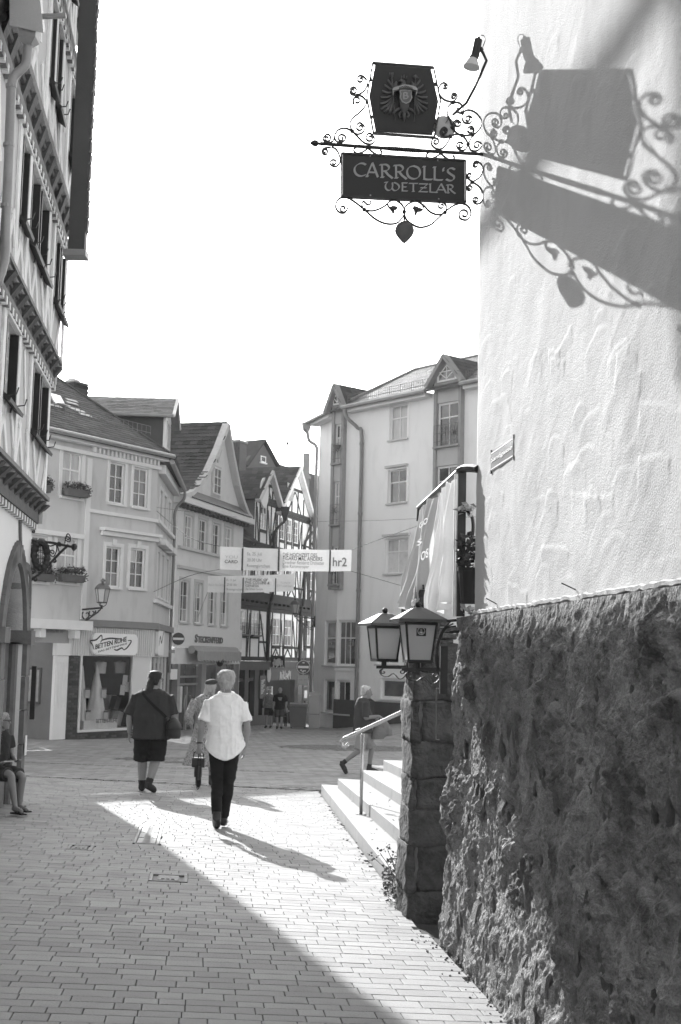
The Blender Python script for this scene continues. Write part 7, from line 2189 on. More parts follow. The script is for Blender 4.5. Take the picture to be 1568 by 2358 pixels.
for j in range(7):                                        # slates bedded between pier and wall
 h = 0.04
 c = lane(aP + 0.27 + rng.uniform(-0.03, 0.03), bP0 + 0.30) + Vector((0, 0, z + 0.02 + j * 0.05))
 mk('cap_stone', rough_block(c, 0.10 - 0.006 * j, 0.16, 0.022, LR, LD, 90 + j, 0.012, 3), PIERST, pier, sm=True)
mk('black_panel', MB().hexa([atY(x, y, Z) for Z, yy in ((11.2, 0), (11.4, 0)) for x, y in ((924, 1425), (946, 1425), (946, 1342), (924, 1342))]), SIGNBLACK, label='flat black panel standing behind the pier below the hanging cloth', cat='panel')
# ------------------------------------------------------------------ pub lanterns
OPAL = bpy.data.materials.new('opal_glass')
OPAL.use_nodes = True
_n = OPAL.node_tree
_b = _n.nodes['Principled BSDF']
_b.inputs['Base Color'].default_value = (0.72, 0.72, 0.72, 1)
_b.inputs['Roughness'].default_value = 0.35
_tl, _mx = _n.nodes.new('ShaderNodeBsdfTranslucent'), _n.nodes.new('ShaderNodeMixShader')
_tl.inputs[0].default_value = (0.8, 0.8, 0.8, 1)
_mx.inputs[0].default_value = 0.45
_n.links.new(_b.outputs[0], _mx.inputs[1]); _n.links.new(_tl.outputs[0], _mx.inputs[2])
_n.links.new(_mx.outputs[0], _n.nodes['Material Output'].inputs[0])
LROOF = gm('lantern_roof', 0.09, 0.4, 0.15, 8, 0.05, 40, 0.5)
def pub_lantern():
 r_ = empty('pub_lantern', (0, 0, 0))
 T, Bm, H = 0.108, 0.080, 0.262
 cn = lambda s, z: [(sx * s, sy * s, z) for sx, sy in ((-1, -1), (1, -1), (1, 1), (-1, 1))]
 lo, hi = cn(Bm, 0.0), cn(T, H)
 for k in range(4):
  mk('corner_bar', MB().tube([lo[k], hi[k]], 0.010, 4), IRON, r_)
  a, b, c, d = [Vector(p) for p in (lo[k], lo[(k + 1) % 4], hi[(k + 1) % 4], hi[k])]
  n = (b - a).cross(d - a).normalized() * 0.0035
  mk('glass_pane', MB().hexa([a - n, b - n, c - n, d - n, a, b, c, d]), OPAL, r_)
 for cc, w in ((lo, 0.014), (hi, 0.014)):
  rim = MB()
  for k in range(4): rim.tube([cc[k], cc[(k + 1) % 4]], w, 4)
  mk('rim', rim, IRON, r_)
 e = 0.172
 rf = MB()
 rf.add(cn(e, H + 0.012) + cn(e, H + 0.030) + cn(0.045, H + 0.108) + cn(0.004, H + 0.118), [(3, 2, 1, 0)] + [(i + 4 * j, (i + 1) % 4 + 4 * j, (i + 1) % 4 + 4 * j + 4, i + 4 * j + 4) for j in range(3) for i in range(4)])
 mk('roof', rf, LROOF, r_)
 mk('finial', MB().ball((0, 0, H + 0.135), 0.024, 12), IRON, r_, sm=True)
 mk('foot', MB().tube([(0, 0, -0.055), (0, 0, 0.0)], [0.022, 0.022], 8), IRON, r_)
 mk('base_plate', MB().box(-Bm, Bm, -Bm, Bm, -0.012, -0.002), IRON, r_)
 return r_
def arm_scroll(root, A, B, up=Vector((0, 0, 1)), w=0.030):
 ax = (B - A)
 L = ax.length
 ax.normalize()
 side = ax.cross(up)
 mk('arm', MB().hexa([A - side * 0.016 - up * 0.016, B - side * 0.016 - up * 0.012, B + side * 0.016 - up * 0.012, A + side * 0.016 - up * 0.016, A - side * 0.016 + up * 0.012, B - side * 0.016 + up * 0.012, B + side * 0.016 + up * 0.012, A + side * 0.016 + up * 0.012]), IRON, root)
 pt = lambda x, y: A + ax * (x * L) - up * (y * L)
 scroll([(0.10, 0.06), (0.02, 0.20), (0.12, 0.34), (0.26, 0.36), (0.44, 0.20), (0.62, 0.30), (0.82, 0.26), (0.90, 0.12), (0.80, 0.06)], (0.16, 0.14), False, (0.78, 0.15), True, 0.9, w=0.018, t=0.006, parent=root, conv=pt, nrm=side)
Lb = atY(961, 1541, 9.02)
big = pub_lantern()
props(big, 'front pub lantern with an eagle sticker, on the bracket at the rubble wall corner', 'lantern', 'pub lanterns on the pier')
big.location = Lb + Vector((0, 0, 0.055))
big.rotation_euler = (0, 0, R(9))
small = copy_tree(big)
small['label'] = 'rear pub lantern without a sticker, on the bracket of the stone pier'
Ls = atY(884, 1536, 10.35)
small.location = Ls + Vector((0, 0, 0.055))
small.rotation_euler = (0, 0, R(16))
st_ = MB().box(-0.034, 0.034, -0.1045, -0.1025, 0.175, 0.243)
sk_ = mk('sticker', st_, INK, None)
sk_.parent = big; sk_.location = (0, 0, 0)
sk_.data.transform(Matrix.Translation((0.0, -0.1035, 0.175)))
w1 = MB()
w1.tube([(0.025 * math.cos(t * math.pi / 10), -0.1052, 0.209 + 0.025 * math.sin(t * math.pi / 10)) for t in range(21)], 0.0022, 4)
for t in range(5): w1.tube([(0.0, -0.1052, 0.205), (0.018 * math.cos(math.pi * (1.1 + 0.2 * t)), -0.1052, 0.205 + 0.018 * math.sin(math.pi * (1.1 + 0.2 * t)))], 0.0026, 4)
w1.tube([(-0.006, -0.1052, 0.216), (0.006, -0.1052, 0.216)], 0.004, 4)
so_ = mk('sticker_print', w1, WHITE, None)
so_.parent = sk_
so_.data.transform(Matrix.Translation(Vector(so_.location)))
so_.data.transform(Matrix.Translation((0, 0, 0)))
so_.location = (0, 0, 0)
br = empty('lantern_bracket', atY(1014, 1530, 9.0), 'black iron bracket with a scroll under the front pub lantern', 'bracket', 'lantern brackets')
A_ = atY(1015, 1541, 9.02); B_ = atY(925, 1541, 9.02)
arm_scroll(br, A_, B_)
mk('wall_plate', MB().box(A_.x - 0.006, A_.x + 0.045, A_.y - 0.03, A_.y + 0.03, A_.z - 0.17, A_.z + 0.16), IRON, br)
br2 = empty('lantern_bracket', atY(936, 1536, 10.3), 'black iron bracket with a scroll under the rear pub lantern', 'bracket', 'lantern brackets')
A_ = atY(937, 1536, 10.25); B_ = atY(868, 1536, 10.35)
arm_scroll(br2, A_, B_)
mk('wall_plate', MB().box(A_.x - 0.008, A_.x + 0.03, A_.y - 0.03, A_.y + 0.03, A_.z - 0.12, A_.z + 0.06), IRON, br2)
cbl = empty('lantern_cable', atY(1030, 1440, 8.9), 'loose black cables looping from the rubble wall to the front lantern', 'cable')
for off in (0, 6, 12):
 pts = [atY(x, y, 8.95) for x, y in ((1038 + off, 1430 + off), (1020 + off * .4, 1450), (1008, 1480 + off), (1004 + off * .5, 1520), (1010, 1545))]
 mk('cable', MB().tube(cat(pts, 4), 0.006, 5), IRON, cbl)
for x, y in ((1042, 1428), (1048, 1454)): mk('cable_clip', MB().tube([atY(x - 12, y + 2, 8.86), atY(x + 8, y, 8.9)], 0.010, 5), IRON, cbl)
mk('thin_frame', MB().tube([atY(x, y, 9.05) for x, y in ((1012, 1585), (1005, 1585), (1004, 1703), (1012, 1703))], 0.006, 4), COPPER, label='thin metal strip frame against the edge of the dark pier', cat='frame')
# ------------------------------------------------------------------ rail with hanging cloths above the wall's far end
ra = empty('cloth_rail', atY(1052, 1418, 8.85), 'black post and sloping rail carrying cloths above the far end of the rubble wall', 'rail')
P0 = atY(1054, 1418, 8.85)
P1 = atY(1058, 1086, 8.85)
mk('post', MB().box(P0.x - 0.010, P0.x + 0.045, P0.y - 0.03, P0.y + 0.03, Z_TOP, P1.z), IRON, ra)
for dx in (-0.018, -0.032): mk('post_strip', MB().box(P0.x + dx - 0.004, P0.x + dx + 0.004, P0.y - 0.03, P0.y + 0.0, Z_TOP, P1.z - 0.02), WHITEOLD, ra)
RA, RB_ = atY(1056, 1085, 8.85), atY(964, 1169, 11.0)
mk('top_rail', MB().tube([RA, RB_], 0.020, 8), IRON, ra)
mk('wall_arm', MB().tube(cat([RA, atY(1068, 1079, 8.8), atY(1082, 1078, 8.7), atY(1100, 1080, 8.6)], 4), 0.028, 6), IRON, ra)
mk('rail_foot', MB().tube([atY(964, 1169, 11.0), atY(962, 1200, 11.0)], 0.014, 6), IRON, ra)
CLW = thin(gm('white_cloth', 0.80, 0.9, 0.05, 3, 0.25, 60, 0.15), 0.45, 0.85)
CLG = thin(gm('printed_cloth', 0.55, 0.9, 0.10, 3, 0.2, 60, 0.15), 0.35, 0.5)
def cloth(t0, t1, drop, mat, label, folds, seed, gather=0.25, out=0.0):
 rs_ = random.Random(seed)
 nx_, nz_ = 60, 34
 ph = [rs_.uniform(0, 6.28) for _ in range(5)]
 X = (RB_ - RA)
 nrm = Vector((-X.y, X.x, 0)).normalized()
 if nrm.x > 0: nrm = -nrm
 vs = []
 for j in range(nz_ + 1):
  v = j / nz_
  for i in range(nx_ + 1):
   u = i / nx_
   uu = 0.5 + (u - 0.5) * (1 - gather * v * 0.5) + 0.02 * math.sin(3 * v + ph[3]) * v
   t = t0 + (t1 - t0) * uu
   p = RA.lerp(RB_, t)
   sag = 0.03 * abs(math.sin(u * math.pi * 3)) * (1 - v)
   f = 0.012 * math.sin(9 * u - 12 * v + ph[2]) * v + 0.02 * math.sin(5 * u + 5 * v + ph[3]) + 0.075 * (0.25 + 0.9 * v) * math.sin(u * math.pi * 2 * folds + ph[0] + 0.7 * v) + 0.025 * math.sin(u * math.pi * 2 * folds * 2.3 + ph[1] + 2 * v) * v
   d = drop * (1 + 0.10 * math.sin(u * 5 + ph[2]) + 0.10 * (u - 0.5) * math.sin(ph[4]))
   vs.append(p + nrm * (f + out * v) + Vector((0, 0, -sag - 0.02 - d * v)))
 fs = [(j * (nx_ + 1) + i, j * (nx_ + 1) + i + 1, (j + 1) * (nx_ + 1) + i + 1, (j + 1) * (nx_ + 1) + i) for j in range(nz_) for i in range(nx_)]
 o = mk('hanging_cloth', MB().add(vs, fs), mat, sm=True, label=label, cat='cloth')
 return o, nrm
o1, nrm_c = cloth(0.03, 0.46, 0.92, CLW, 'bright white cloth hanging in folds beside the black post', 5.5, 5, 0.3)
o2, _ = cloth(0.44, 0.98, 0.92, CLG, 'grey printed cloth with faint letters hanging behind the white one', 5, 9, 0.35, 0.08)
CF = Fac((RB_ + nrm_c * 0.16).xy[:], (RA + nrm_c * 0.16).xy[:])
for s, x0, y0, x1, y1 in (('GO', 966, 1218, 986, 1190), ('OS', 970, 1292, 988, 1262), ('S', 962, 1258, 972, 1238)):
 a_, b_ = CF.px(x0, y0), CF.px(x1, y1)
 letter('lettering', s, CF, min(a_[0], b_[0]), max(a_[0], b_[0]), min(a_[1], b_[1]) , max(a_[1], b_[1]), 0.0, gm('cloth_letter', 0.52, 0.8, 0.1, 4), o2, bold=0.02, ext=0.004)
# leaves ----------------------------------------------------------------
LEAF = gm('leaf', 0.085, 0.6, 0.25, 6, 0.1, 30, 0.35, island=0.5)
FLOW = gm('flower', 0.45, 0.7, 0.2, 8, 0.1, 30, 0.3, island=0.3)
def leaves(c, rx, ry, rz, n, size, mb=None, seed=1, droop=0.0):
 rs_ = random.Random(seed)
 mb = mb or MB()
 for _ in range(n):
  while True:
   q = Vector((rs_.uniform(-1, 1), rs_.uniform(-1, 1), rs_.uniform(-1, 1)))
   if q.length < 1: break
  p = Vector(c) + Vector((q.x * rx, q.y * ry, q.z * rz - droop * abs(q.x)))
  d = Vector((rs_.gauss(0, 1), rs_.gauss(0, 1), rs_.gauss(0.2, 0.7))).normalized()
  w = d.orthogonal().normalized()
  w = (Matrix.Rotation(rs_.uniform(0, 6.28), 3, d) @ w)
  s = size * rs_.uniform(0.6, 1.3)
  nn = d.cross(w) * s * 0.12
  mb.add([p, p + d * s * 0.5 + w * s * 0.32 + nn, p + d * s, p + d * s * 0.5 - w * s * 0.32 + nn], [(0, 1, 2), (0, 2, 3)])
 return mb
pt_ = empty('flower_pot', atY(1078, 1390, 8.75), 'dark flower pot with trailing plants behind the black post', 'flower pot')
pc = atY(1079, 1350, 8.75)
mk('pot', MB().lathe([(0.045, -0.12), (0.055, -0.11), (0.075, 0.10), (0.082, 0.10), (0.082, 0.125), (0.01, 0.12)], pc, 14), SHUT, pt_)
mk('plant', leaves(pc + Vector((0, 0, 0.24)), 0.09, 0.09, 0.13, 150, 0.05, seed=3), LEAF, pt_, kind='stuff')
ir = empty('iron_ornament', atY(1075, 1300, 8.8), 'curling iron ornament between the black post and the plastered corner', 'ironwork')
for pts in ([(1062, 1300), (1075, 1270), (1088, 1230), (1088, 1195), (1078, 1178), (1064, 1172)], [(1062, 1310), (1075, 1295), (1092, 1292)], [(1060, 1320), (1068, 1350), (1085, 1380)], [(1066, 1330), (1085, 1345), (1080, 1375), (1064, 1385)]):
 mk('iron_curl', MB().tube(cat([atY(x, y, 8.8) for x, y in pts], 5), 0.012, 6), IRON, ir)
mk('climbing_flower', leaves(atY(1076, 1172, 8.75), 0.055, 0.05, 0.035, 45, 0.045, seed=6), FLOW, label='small pale flowers climbing the iron above the flower pot', cat='plant')
mk('pot_flower', leaves(atY(1080, 1408, 8.7), 0.05, 0.04, 0.022, 22, 0.045, seed=8), FLOW, label='pale flower lying on the wall top at the plastered corner', cat='plant')
wd = ground(905, 2088)
weed = empty('weed', wd, 'leafy weed growing at the foot of the dark pier beside the lowest step', 'weed')
mk('foliage', leaves(wd + Vector((0.03, 0.25, 0.16)), 0.12, 0.16, 0.18, 420, 0.034, seed=12), gm('weed_leaf', 0.16, 0.6, 0.25, 6, 0.1, 30, 0.35, island=0.5), weed, kind='stuff')
for k in range(6):
 mk('stem', MB().tube(cat([wd + Vector((0.03, 0.25, 0.02)), wd + Vector((-0.02 + 0.03 * k, 0.28, 0.2)), wd + Vector((-0.16 + 0.06 * k, 0.3, 0.34 + 0.03 * (k % 3)))], 4), 0.003, 4), LEAF, weed)
 mk('sprig', leaves(wd + Vector((-0.16 + 0.06 * k, 0.3, 0.34 + 0.03 * (k % 3))), 0.03, 0.03, 0.05, 16, 0.025, seed=40 + k), LEAF, weed, kind='stuff')
# ------------------------------------------------------------------ handrail on the steps
hb0 = ground(831, 1876, 0.15)
hr = empty('handrail', hb0, 'stainless steel handrail with a hooked end on the granite steps', 'handrail')
STEEL = gm('stainless_steel', 0.42, 0.22, 0.05, 5, 0.02, 40, 0.5, metal=0.9)
hp_ = Vector((hb0.x, hb0.y, atY(826, 1690, hb0.y).z))
mk('post', MB().tube([hb0, hp_], 0.022, 10), STEEL, hr, sm=True)
mk('base_flange', MB().lathe([(0.07, 0.0), (0.07, 0.012), (0.03, 0.016)], hb0, 12), STEEL, hr)
rpts = [atY(x, y, hb0.y) for x, y in ((803, 1712), (796, 1719), (789, 1717), (786, 1708), (794, 1700), (825, 1686), (922, 1641), (975, 1616))]
mk('rail', MB().tube(rpts[:5] + cat(rpts[4:], 2)[1:], 0.024, 10), STEEL, hr, sm=True)
mk('rail_cap', MB().tube([atY(820, 1684, hb0.y), atY(830, 1681, hb0.y)], 0.026, 10), STEEL, hr)
# ------------------------------------------------------------------ street lamps on brackets
def street_lantern():
 r_ = empty('street_lamp', (0, 0, 0))
 n = 6
 ring = lambda r, z, ph=0.0: [(r * math.cos(2 * math.pi * (k + ph) / n), r * math.sin(2 * math.pi * (k + ph) / n), z) for k in range(n)]
 lo, hi = ring(0.15, 0.14), ring(0.225, 0.55)
 for k in range(n):
  mk('lantern_bar', MB().tube([lo[k], hi[k]], 0.014, 4), IRON, r_)
  a, b, c, d = [Vector(p) for p in (lo[k], lo[(k + 1) % n], hi[(k + 1) % n], hi[k])]
  q = (b - a).cross(d - a).normalized() * 0.004
  mk('glass_pane', MB().hexa([a - q, b - q, c - q, d - q, a, b, c, d]), gm('lamp_glass', 0.42, 0.15, 0.08, 3, 0, 9, 0.6), r_)
 mk('roof', MB().lathe([(0.25, 0.545), (0.245, 0.575), (0.19, 0.66), (0.13, 0.72), (0.07, 0.735), (0.05, 0.75), (0.045, 0.78), (0.075, 0.80), (0.075, 0.84), (0.03, 0.88)], (0, 0, 0), 6), LROOF, r_)
 for k in range(3): mk('cradle_arm', MB().tube(cat([(0.14 * math.cos(2.09 * k), 0.14 * math.sin(2.09 * k), 0.14), (0.12 * math.cos(2.09 * k), 0.12 * math.sin(2.09 * k), 0.07), (0.02 * math.cos(2.09 * k), 0.02 * math.sin(2.09 * k), 0.0)], 4), 0.013, 5), IRON, r_)
 mk('stem', MB().tube([(0, 0, -0.06), (0, 0, 0.06)], 0.03, 8), IRON, r_)
 mk('rim', MB().tube(lo + lo[:1], 0.018, 5), IRON, r_)
 return r_
l1 = street_lantern()
props(l1, 'black street lantern on a bracket on the corner house wall', 'street lamp', 'street lamps on wall brackets')
wl = BF.P(*BF.px(187, 1404), 0.0)
tip = wl + BF.n * 0.86 + Vector((0, 0, 0.06))
l1.location = tip + Vector((0, 0, 0.02))
def bracket(A, B, label):
 b_ = empty('lamp_bracket', A, label, 'bracket', 'lamp wall brackets')
 ax = B - A
 side = ax.cross(Vector((0, 0, 1))).normalized()
 mk('arm', MB().tube([A, B], 0.03, 6), IRON, b_)
 mk('wall_plate', MB().tube([A + Vector((0, 0, 0.12)), A + Vector((0, 0, -0.42))], 0.05, 5), IRON, b_)
 pt = lambda x, y: A + ax * x - Vector((0, 0, 1)) * (y * ax.length)
 for path in ([(0.05, 0.45), (0.25, 0.42), (0.5, 0.30), (0.75, 0.18), (0.95, 0.05)], [(0.1, 0.08), (0.05, 0.22), (0.2, 0.36), (0.38, 0.28), (0.36, 0.14), (0.24, 0.15)], [(0.42, 0.08), (0.40, 0.2), (0.52, 0.26), (0.64, 0.16), (0.56, 0.09)], [(0.72, 0.08), (0.70, 0.15), (0.80, 0.17), (0.86, 0.08)]):
  scroll(path, w=0.035, t=0.03, parent=b_, conv=pt, nrm=side)
 return b_
bracket(wl, tip, 'ornate iron bracket carrying the lantern on the corner house')
l2 = copy_tree(l1)
l2['label'] = 'black street lantern on a bracket in front of the timber-framed houses'
wl2 = WA.P(-0.1, WA.px(733, 1424)[1], 0.02)
tip2 = Vector((wl2.x - 0.75 * 1.25, wl2.y - 0.66 * 1.25, wl2.z + 0.05))
l2.location = tip2 + Vector((0, 0, 0.02))
bracket(wl2, tip2, 'ornate iron bracket at the left corner of the apartment house')
# ------------------------------------------------------------------ flower boxes
def flower_box(F, r, label, seed):
 u0, u1, z0, _ = r
 u0, u1 = u0 - 0.02, u1 + 0.10
 b_ = empty('flower_box', F.P((u0 + u1) / 2, z0, 0.2), label, 'flower box', 'flower boxes on the corner house')
 q = F.P
 mk('trough', MB().hexa([q(u0 + 0.05, z0 + 0.02, 0.30), q(u1 - 0.05, z0 + 0.02, 0.30), q(u1 - 0.05, z0 + 0.02, 0.12), q(u0 + 0.05, z0 + 0.02, 0.12), q(u0, z0 + 0.24, 0.34), q(u1, z0 + 0.24, 0.34), q(u1, z0 + 0.24, 0.10), q(u0, z0 + 0.24, 0.10)]), gm('trough_brown', 0.12, 0.7, 0.1, 4), b_)
 lv = MB(); fl = MB()
 rs_ = random.Random(seed)
 for i in range(9):
  u = u0 + (u1 - u0) * (i + 0.5) / 9
  leaves(q(u, z0 + 0.30 + rs_.uniform(0, 0.10), 0.22), 0.12, 0.10, 0.13, 60, 0.07, lv, seed + i)
  leaves(q(u, z0 + 0.36 + rs_.uniform(0, 0.12), 0.26), 0.11, 0.09, 0.10, 9, 0.06, fl, seed + 50 + i)
 leaves(q(u1 - 0.02, z0 + 0.18, 0.3), 0.08, 0.08, 0.16, 50, 0.07, lv, seed + 99)
 mk('foliage', lv, LEAF, b_, kind='stuff')
 mk('flowers', fl, FLOW, b_, kind='stuff')
flower_box(BF, w_up[0], 'brown flower box with geraniums at the upper window of the corner house', 31)
flower_box(BF, w_lo[0], 'brown flower box under the curtained lower window right of the bracket sign', 51)
flower_box(BF, w_lo[1], 'flower box half hidden behind the wrought iron bracket sign', 71)
flower_box(BF, w_up[3], 'flower box at the upper window cut off by the timber house', 91)
vb_ = mk('grille_planter', MB().lathe([(0.12, -0.15), (0.2, 0.05), (0.02, 0.05)], WB.P(*WB.px(791, 1030), 0.42), 10), gm('trough_brown', 0.12), label='little pot hung on the bay railing of the apartment house', cat='flower pot')
# ------------------------------------------------------------------ traffic signs and street things by the pub
def round_sign(c, r_, label, grp='no entry signs', pole=None, stickers=False):
 s = empty('no_entry_sign', c, label, 'road sign', grp)
 cir = lambda rr, y: [(c.x + rr * math.cos(2 * math.pi * k / 28), c.y + y, c.z + rr * math.sin(2 * math.pi * k / 28)) for k in range(28)]
 def disc_(name, rr, y, mat):
  mb = MB().add(cir(rr, y) + cir(rr, y + 0.008), [tuple(range(28)), tuple(range(55, 27, -1))] + [(k, k + 28, (k + 1) % 28 + 28, (k + 1) % 28) for k in range(28)])
  return mk(name, mb, mat, s)
 disc_('rim', r_, 0.0, WHITE)
 disc_('disc', r_ * 0.93, -0.010, gm('sign_red_as_grey', 0.085, 0.4, 0.05, 5, 0, 20))
 mk('white_bar', MB().box(c.x - r_ * 0.80, c.x + r_ * 0.80, c.y - 0.022, c.y - 0.012, c.z - r_ * 0.17, c.z + r_ * 0.17), WHITE, s)
 if stickers:
  for dx, dz, w in ((-0.1, -0.15, 0.05), (0.05, -0.17, 0.07), (-0.02, -0.22, 0.05), (0.0, 0.2, 0.05)):
   mk('sticker', MB().box(c.x + dx - w, c.x + dx + w, c.y - 0.021, c.y - 0.0125, c.z + dz - 0.03, c.z + dz + 0.03), WHITEOLD, s)
 return s
c1 = atY(410.6, 1471, 49.2)
s1 = round_sign(c1, 0.255, 'no entry disc on a short arm at the left end of the gabled house')
mk('arm', MB().tube([c1 + Vector((-0.15, 0.02, 0)), c1 + Vector((-0.55, 0.5, 0))], 0.03, 5), ZINC, s1)
mk('plate', MB().box(c1.x - 0.42, c1.x - 0.12, c1.y, c1.y + 0.02, c1.z - 0.55, c1.z - 0.42), ZINC, s1)
c2 = atY(698.5, 1536, 59.5)
s2 = round_sign(c2, 0.31, 'no entry disc with stickers on a pole in front of the pub', stickers=True)
gp = gz(c2.x, c2.y)
mk('pole', MB().tube([(c2.x, c2.y + 0.05, gp), (c2.x, c2.y + 0.05, c2.z + 0.75)], 0.035, 8), ZINC, s2)
for z0_, z1_ in ((-0.82, -0.60), (-0.58, -0.36)): mk('plate', MB().box(c2.x - 0.23, c2.x + 0.23, c2.y - 0.01, c2.y + 0.01, c2.z + z0_, c2.z + z1_), LETTER, s2)
mk('plate', MB().box(c2.x - 0.07, c2.x + 0.10, c2.y - 0.01, c2.y + 0.01, c2.z + 0.42, c2.z + 0.75), LETTER, s2)
bn = ground(686, 1675)
bn = Vector((atY(686, 1675, 57.5).x, 57.5, 0)); bn.z = gz(bn.x, bn.y)
wb_ = empty('wheelie_bin', bn, 'grey wheeled rubbish bin standing in front of the pub', 'bin')
BING = gm('bin_grey', 0.12, 0.5, 0.08, 4, 0.05, 30)
mk('body', MB().hexa([bn + Vector(p) for p in ((-0.33, -0.3, 0.06), (0.33, -0.3, 0.06), (0.33, 0.3, 0.06), (-0.33, 0.3, 0.06), (-0.40, -0.36, 0.98), (0.40, -0.36, 0.98), (0.40, 0.36, 0.98), (-0.40, 0.36, 0.98))]), BING, wb_)
mk('lid', MB().hexa([bn + Vector(p) for p in ((-0.43, -0.40, 0.985), (0.43, -0.40, 0.985), (0.43, 0.42, 0.985), (-0.43, 0.42, 0.985), (-0.38, -0.34, 1.08), (0.38, -0.34, 1.08), (0.40, 0.40, 1.12), (-0.40, 0.40, 1.12))]), BING, wb_)
for sx in (-0.30, 0.30): mk('wheel', MB().tube([bn + Vector((sx - 0.04, 0.30, 0.10)), bn + Vector((sx + 0.04, 0.30, 0.10))], 0.10, 10), SHUT, wb_)
mk('handle', MB().tube([bn + Vector((-0.3, 0.45, 1.02)), bn + Vector((0.3, 0.45, 1.02))], 0.03, 6), BING, wb_)
cb_ = Vector((atY(723, 1670, 59.0).x, 59.0, 0)); cb_.z = gz(cb_.x, cb_.y)
uc = empty('utility_cabinet', cb_, 'pale grey slant-topped utility cabinet at the corner of the apartment house', 'cabinet')
mk('body', MB().hexa([cb_ + Vector(p) for p in ((-0.24, -0.25, 0), (0.24, -0.25, 0), (0.24, 0.25, 0), (-0.24, 0.25, 0), (-0.24, -0.25, 1.38), (0.24, -0.25, 1.45), (0.24, 0.25, 1.62), (-0.24, 0.25, 1.55))]), gm('cabinet_grey', 0.40, 0.7, 0.08, 3), uc)
mk('seam', MB().box(cb_.x - 0.235, cb_.x + 0.235, cb_.y - 0.262, cb_.y - 0.252, cb_.z + 0.62, cb_.z + 0.64), BASEM, uc)
mk('lid', MB().hexa([cb_ + Vector(p) for p in ((-0.26, -0.27, 1.385), (0.26, -0.27, 1.455), (0.26, 0.27, 1.625), (-0.26, 0.27, 1.555), (-0.26, -0.27, 1.43), (0.26, -0.27, 1.50), (0.26, 0.27, 1.67), (-0.26, 0.27, 1.60))]), gm('cabinet_grey', 0.4), uc)
bb = Vector((atY(838, 1664, 55.2).x, 55.2, 0)); bb.z = gz(bb.x, bb.y)
lc = empty('litter_container', bb, 'black round-topped container by the plinth behind the walking man', 'bin')
mk('body', MB().box(bb.x - 0.42, bb.x + 0.42, bb.y - 0.3, bb.y + 0.3, bb.z, bb.z + 1.12), SHUT, lc)
hd_ = MB()
arc = [(-0.45 + 0.9 * k / 10, 1.123 + 0.20 * math.sin(math.pi * k / 10)) for k in range(11)]
hd_.add([(bb.x + x, bb.y - 0.32, bb.z + z_) for x, z_ in arc] + [(bb.x + x, bb.y + 0.32, bb.z + z_) for x, z_ in arc], [tuple(range(11)), tuple(range(21, 10, -1))] + [(k, k + 11, k + 12, k + 1) for k in range(10)])
mk('lid', hd_, SHUT, lc)
# menu board, table and chairs at the pub door
mu = TF.px(*D7(1292, 1030)); mu1 = TF.px(*D7(1292, 905))
mc = TF.P(mu[0], 0, 0.5)
ms = empty('menu_board', Vector((mc.x, mc.y, gz(mc.x, mc.y))), 'framed white menu board beside the pub door', 'menu board')
mk('frame', MB().fb(TF, mu[0] - 0.30, mu[0] + 0.30, mu[1], mu1[1], 0.45, 0.50), SHUT, ms)
mk('sheet', MB().fb(TF, mu[0] - 0.23, mu[0] + 0.23, mu[1] + 0.12, mu1[1] - 0.2, 0.501, 0.51), WHITEOLD, ms)
mk('stand', MB().tube([TF.P(mu[0], mu[1], 0.47), TF.P(mu[0], gz(mc.x, mc.y), 0.47)], 0.04, 6), SHUT, ms)
def cafe_chair(c, rz, label):
 r_ = empty('cafe_chair', c, label, 'chair', 'chairs outside the pub', rz)
 def P(n_, mb):
  o = bpy.data.objects.new(n_, mb.mesh(n_, SHUT)); COL.objects.link(o); o.parent = r_
 P('seat', MB().box(-0.21, 0.21, -0.21, 0.21, 0.43, 0.46))
 for sx in (-0.19, 0.19):
  for sy in (-0.19, 0.19): P('leg', MB().tube([(sx, sy, 0), (sx, sy, 0.43)], 0.018, 5))
  P('back_post', MB().tube([(sx, 0.19, 0.46), (sx, 0.24, 0.88)], 0.018, 5))
 for z_ in (0.58, 0.70, 0.84): P('back_slat', MB().box(-0.19, 0.19, 0.20 + z_ * 0.04, 0.225 + z_ * 0.04, z_ - 0.03, z_ + 0.03))
 return r_
tc_ = Vector((atY(656, 1660, 60.5).x, 60.5, 0)); tc_.z = gz(tc_.x, tc_.y)
ct = empty('cafe_table', tc_, 'small dark cafe table in front of the pub beside the bin', 'table')
mk('top', MB().lathe([(0.36, 0.70), (0.36, 0.73), (0.01, 0.735)], tc_, 14), LETTER, ct)
mk('leg', MB().tube([tc_, tc_ + Vector((0, 0, 0.70))], 0.03, 6), SHUT, ct)
for dx, dy, rz, lb_ in ((-0.1, -0.62, math.pi, 'dark cafe chair on the near side of the cafe table'), (0.75, 0.1, -1.4, 'dark cafe chair half behind the grey wheeled bin')):
 cc = tc_ + Vector((dx, dy, 0)); cc.z = gz(cc.x, cc.y)
 cafe_chair(cc, rz, lb_)
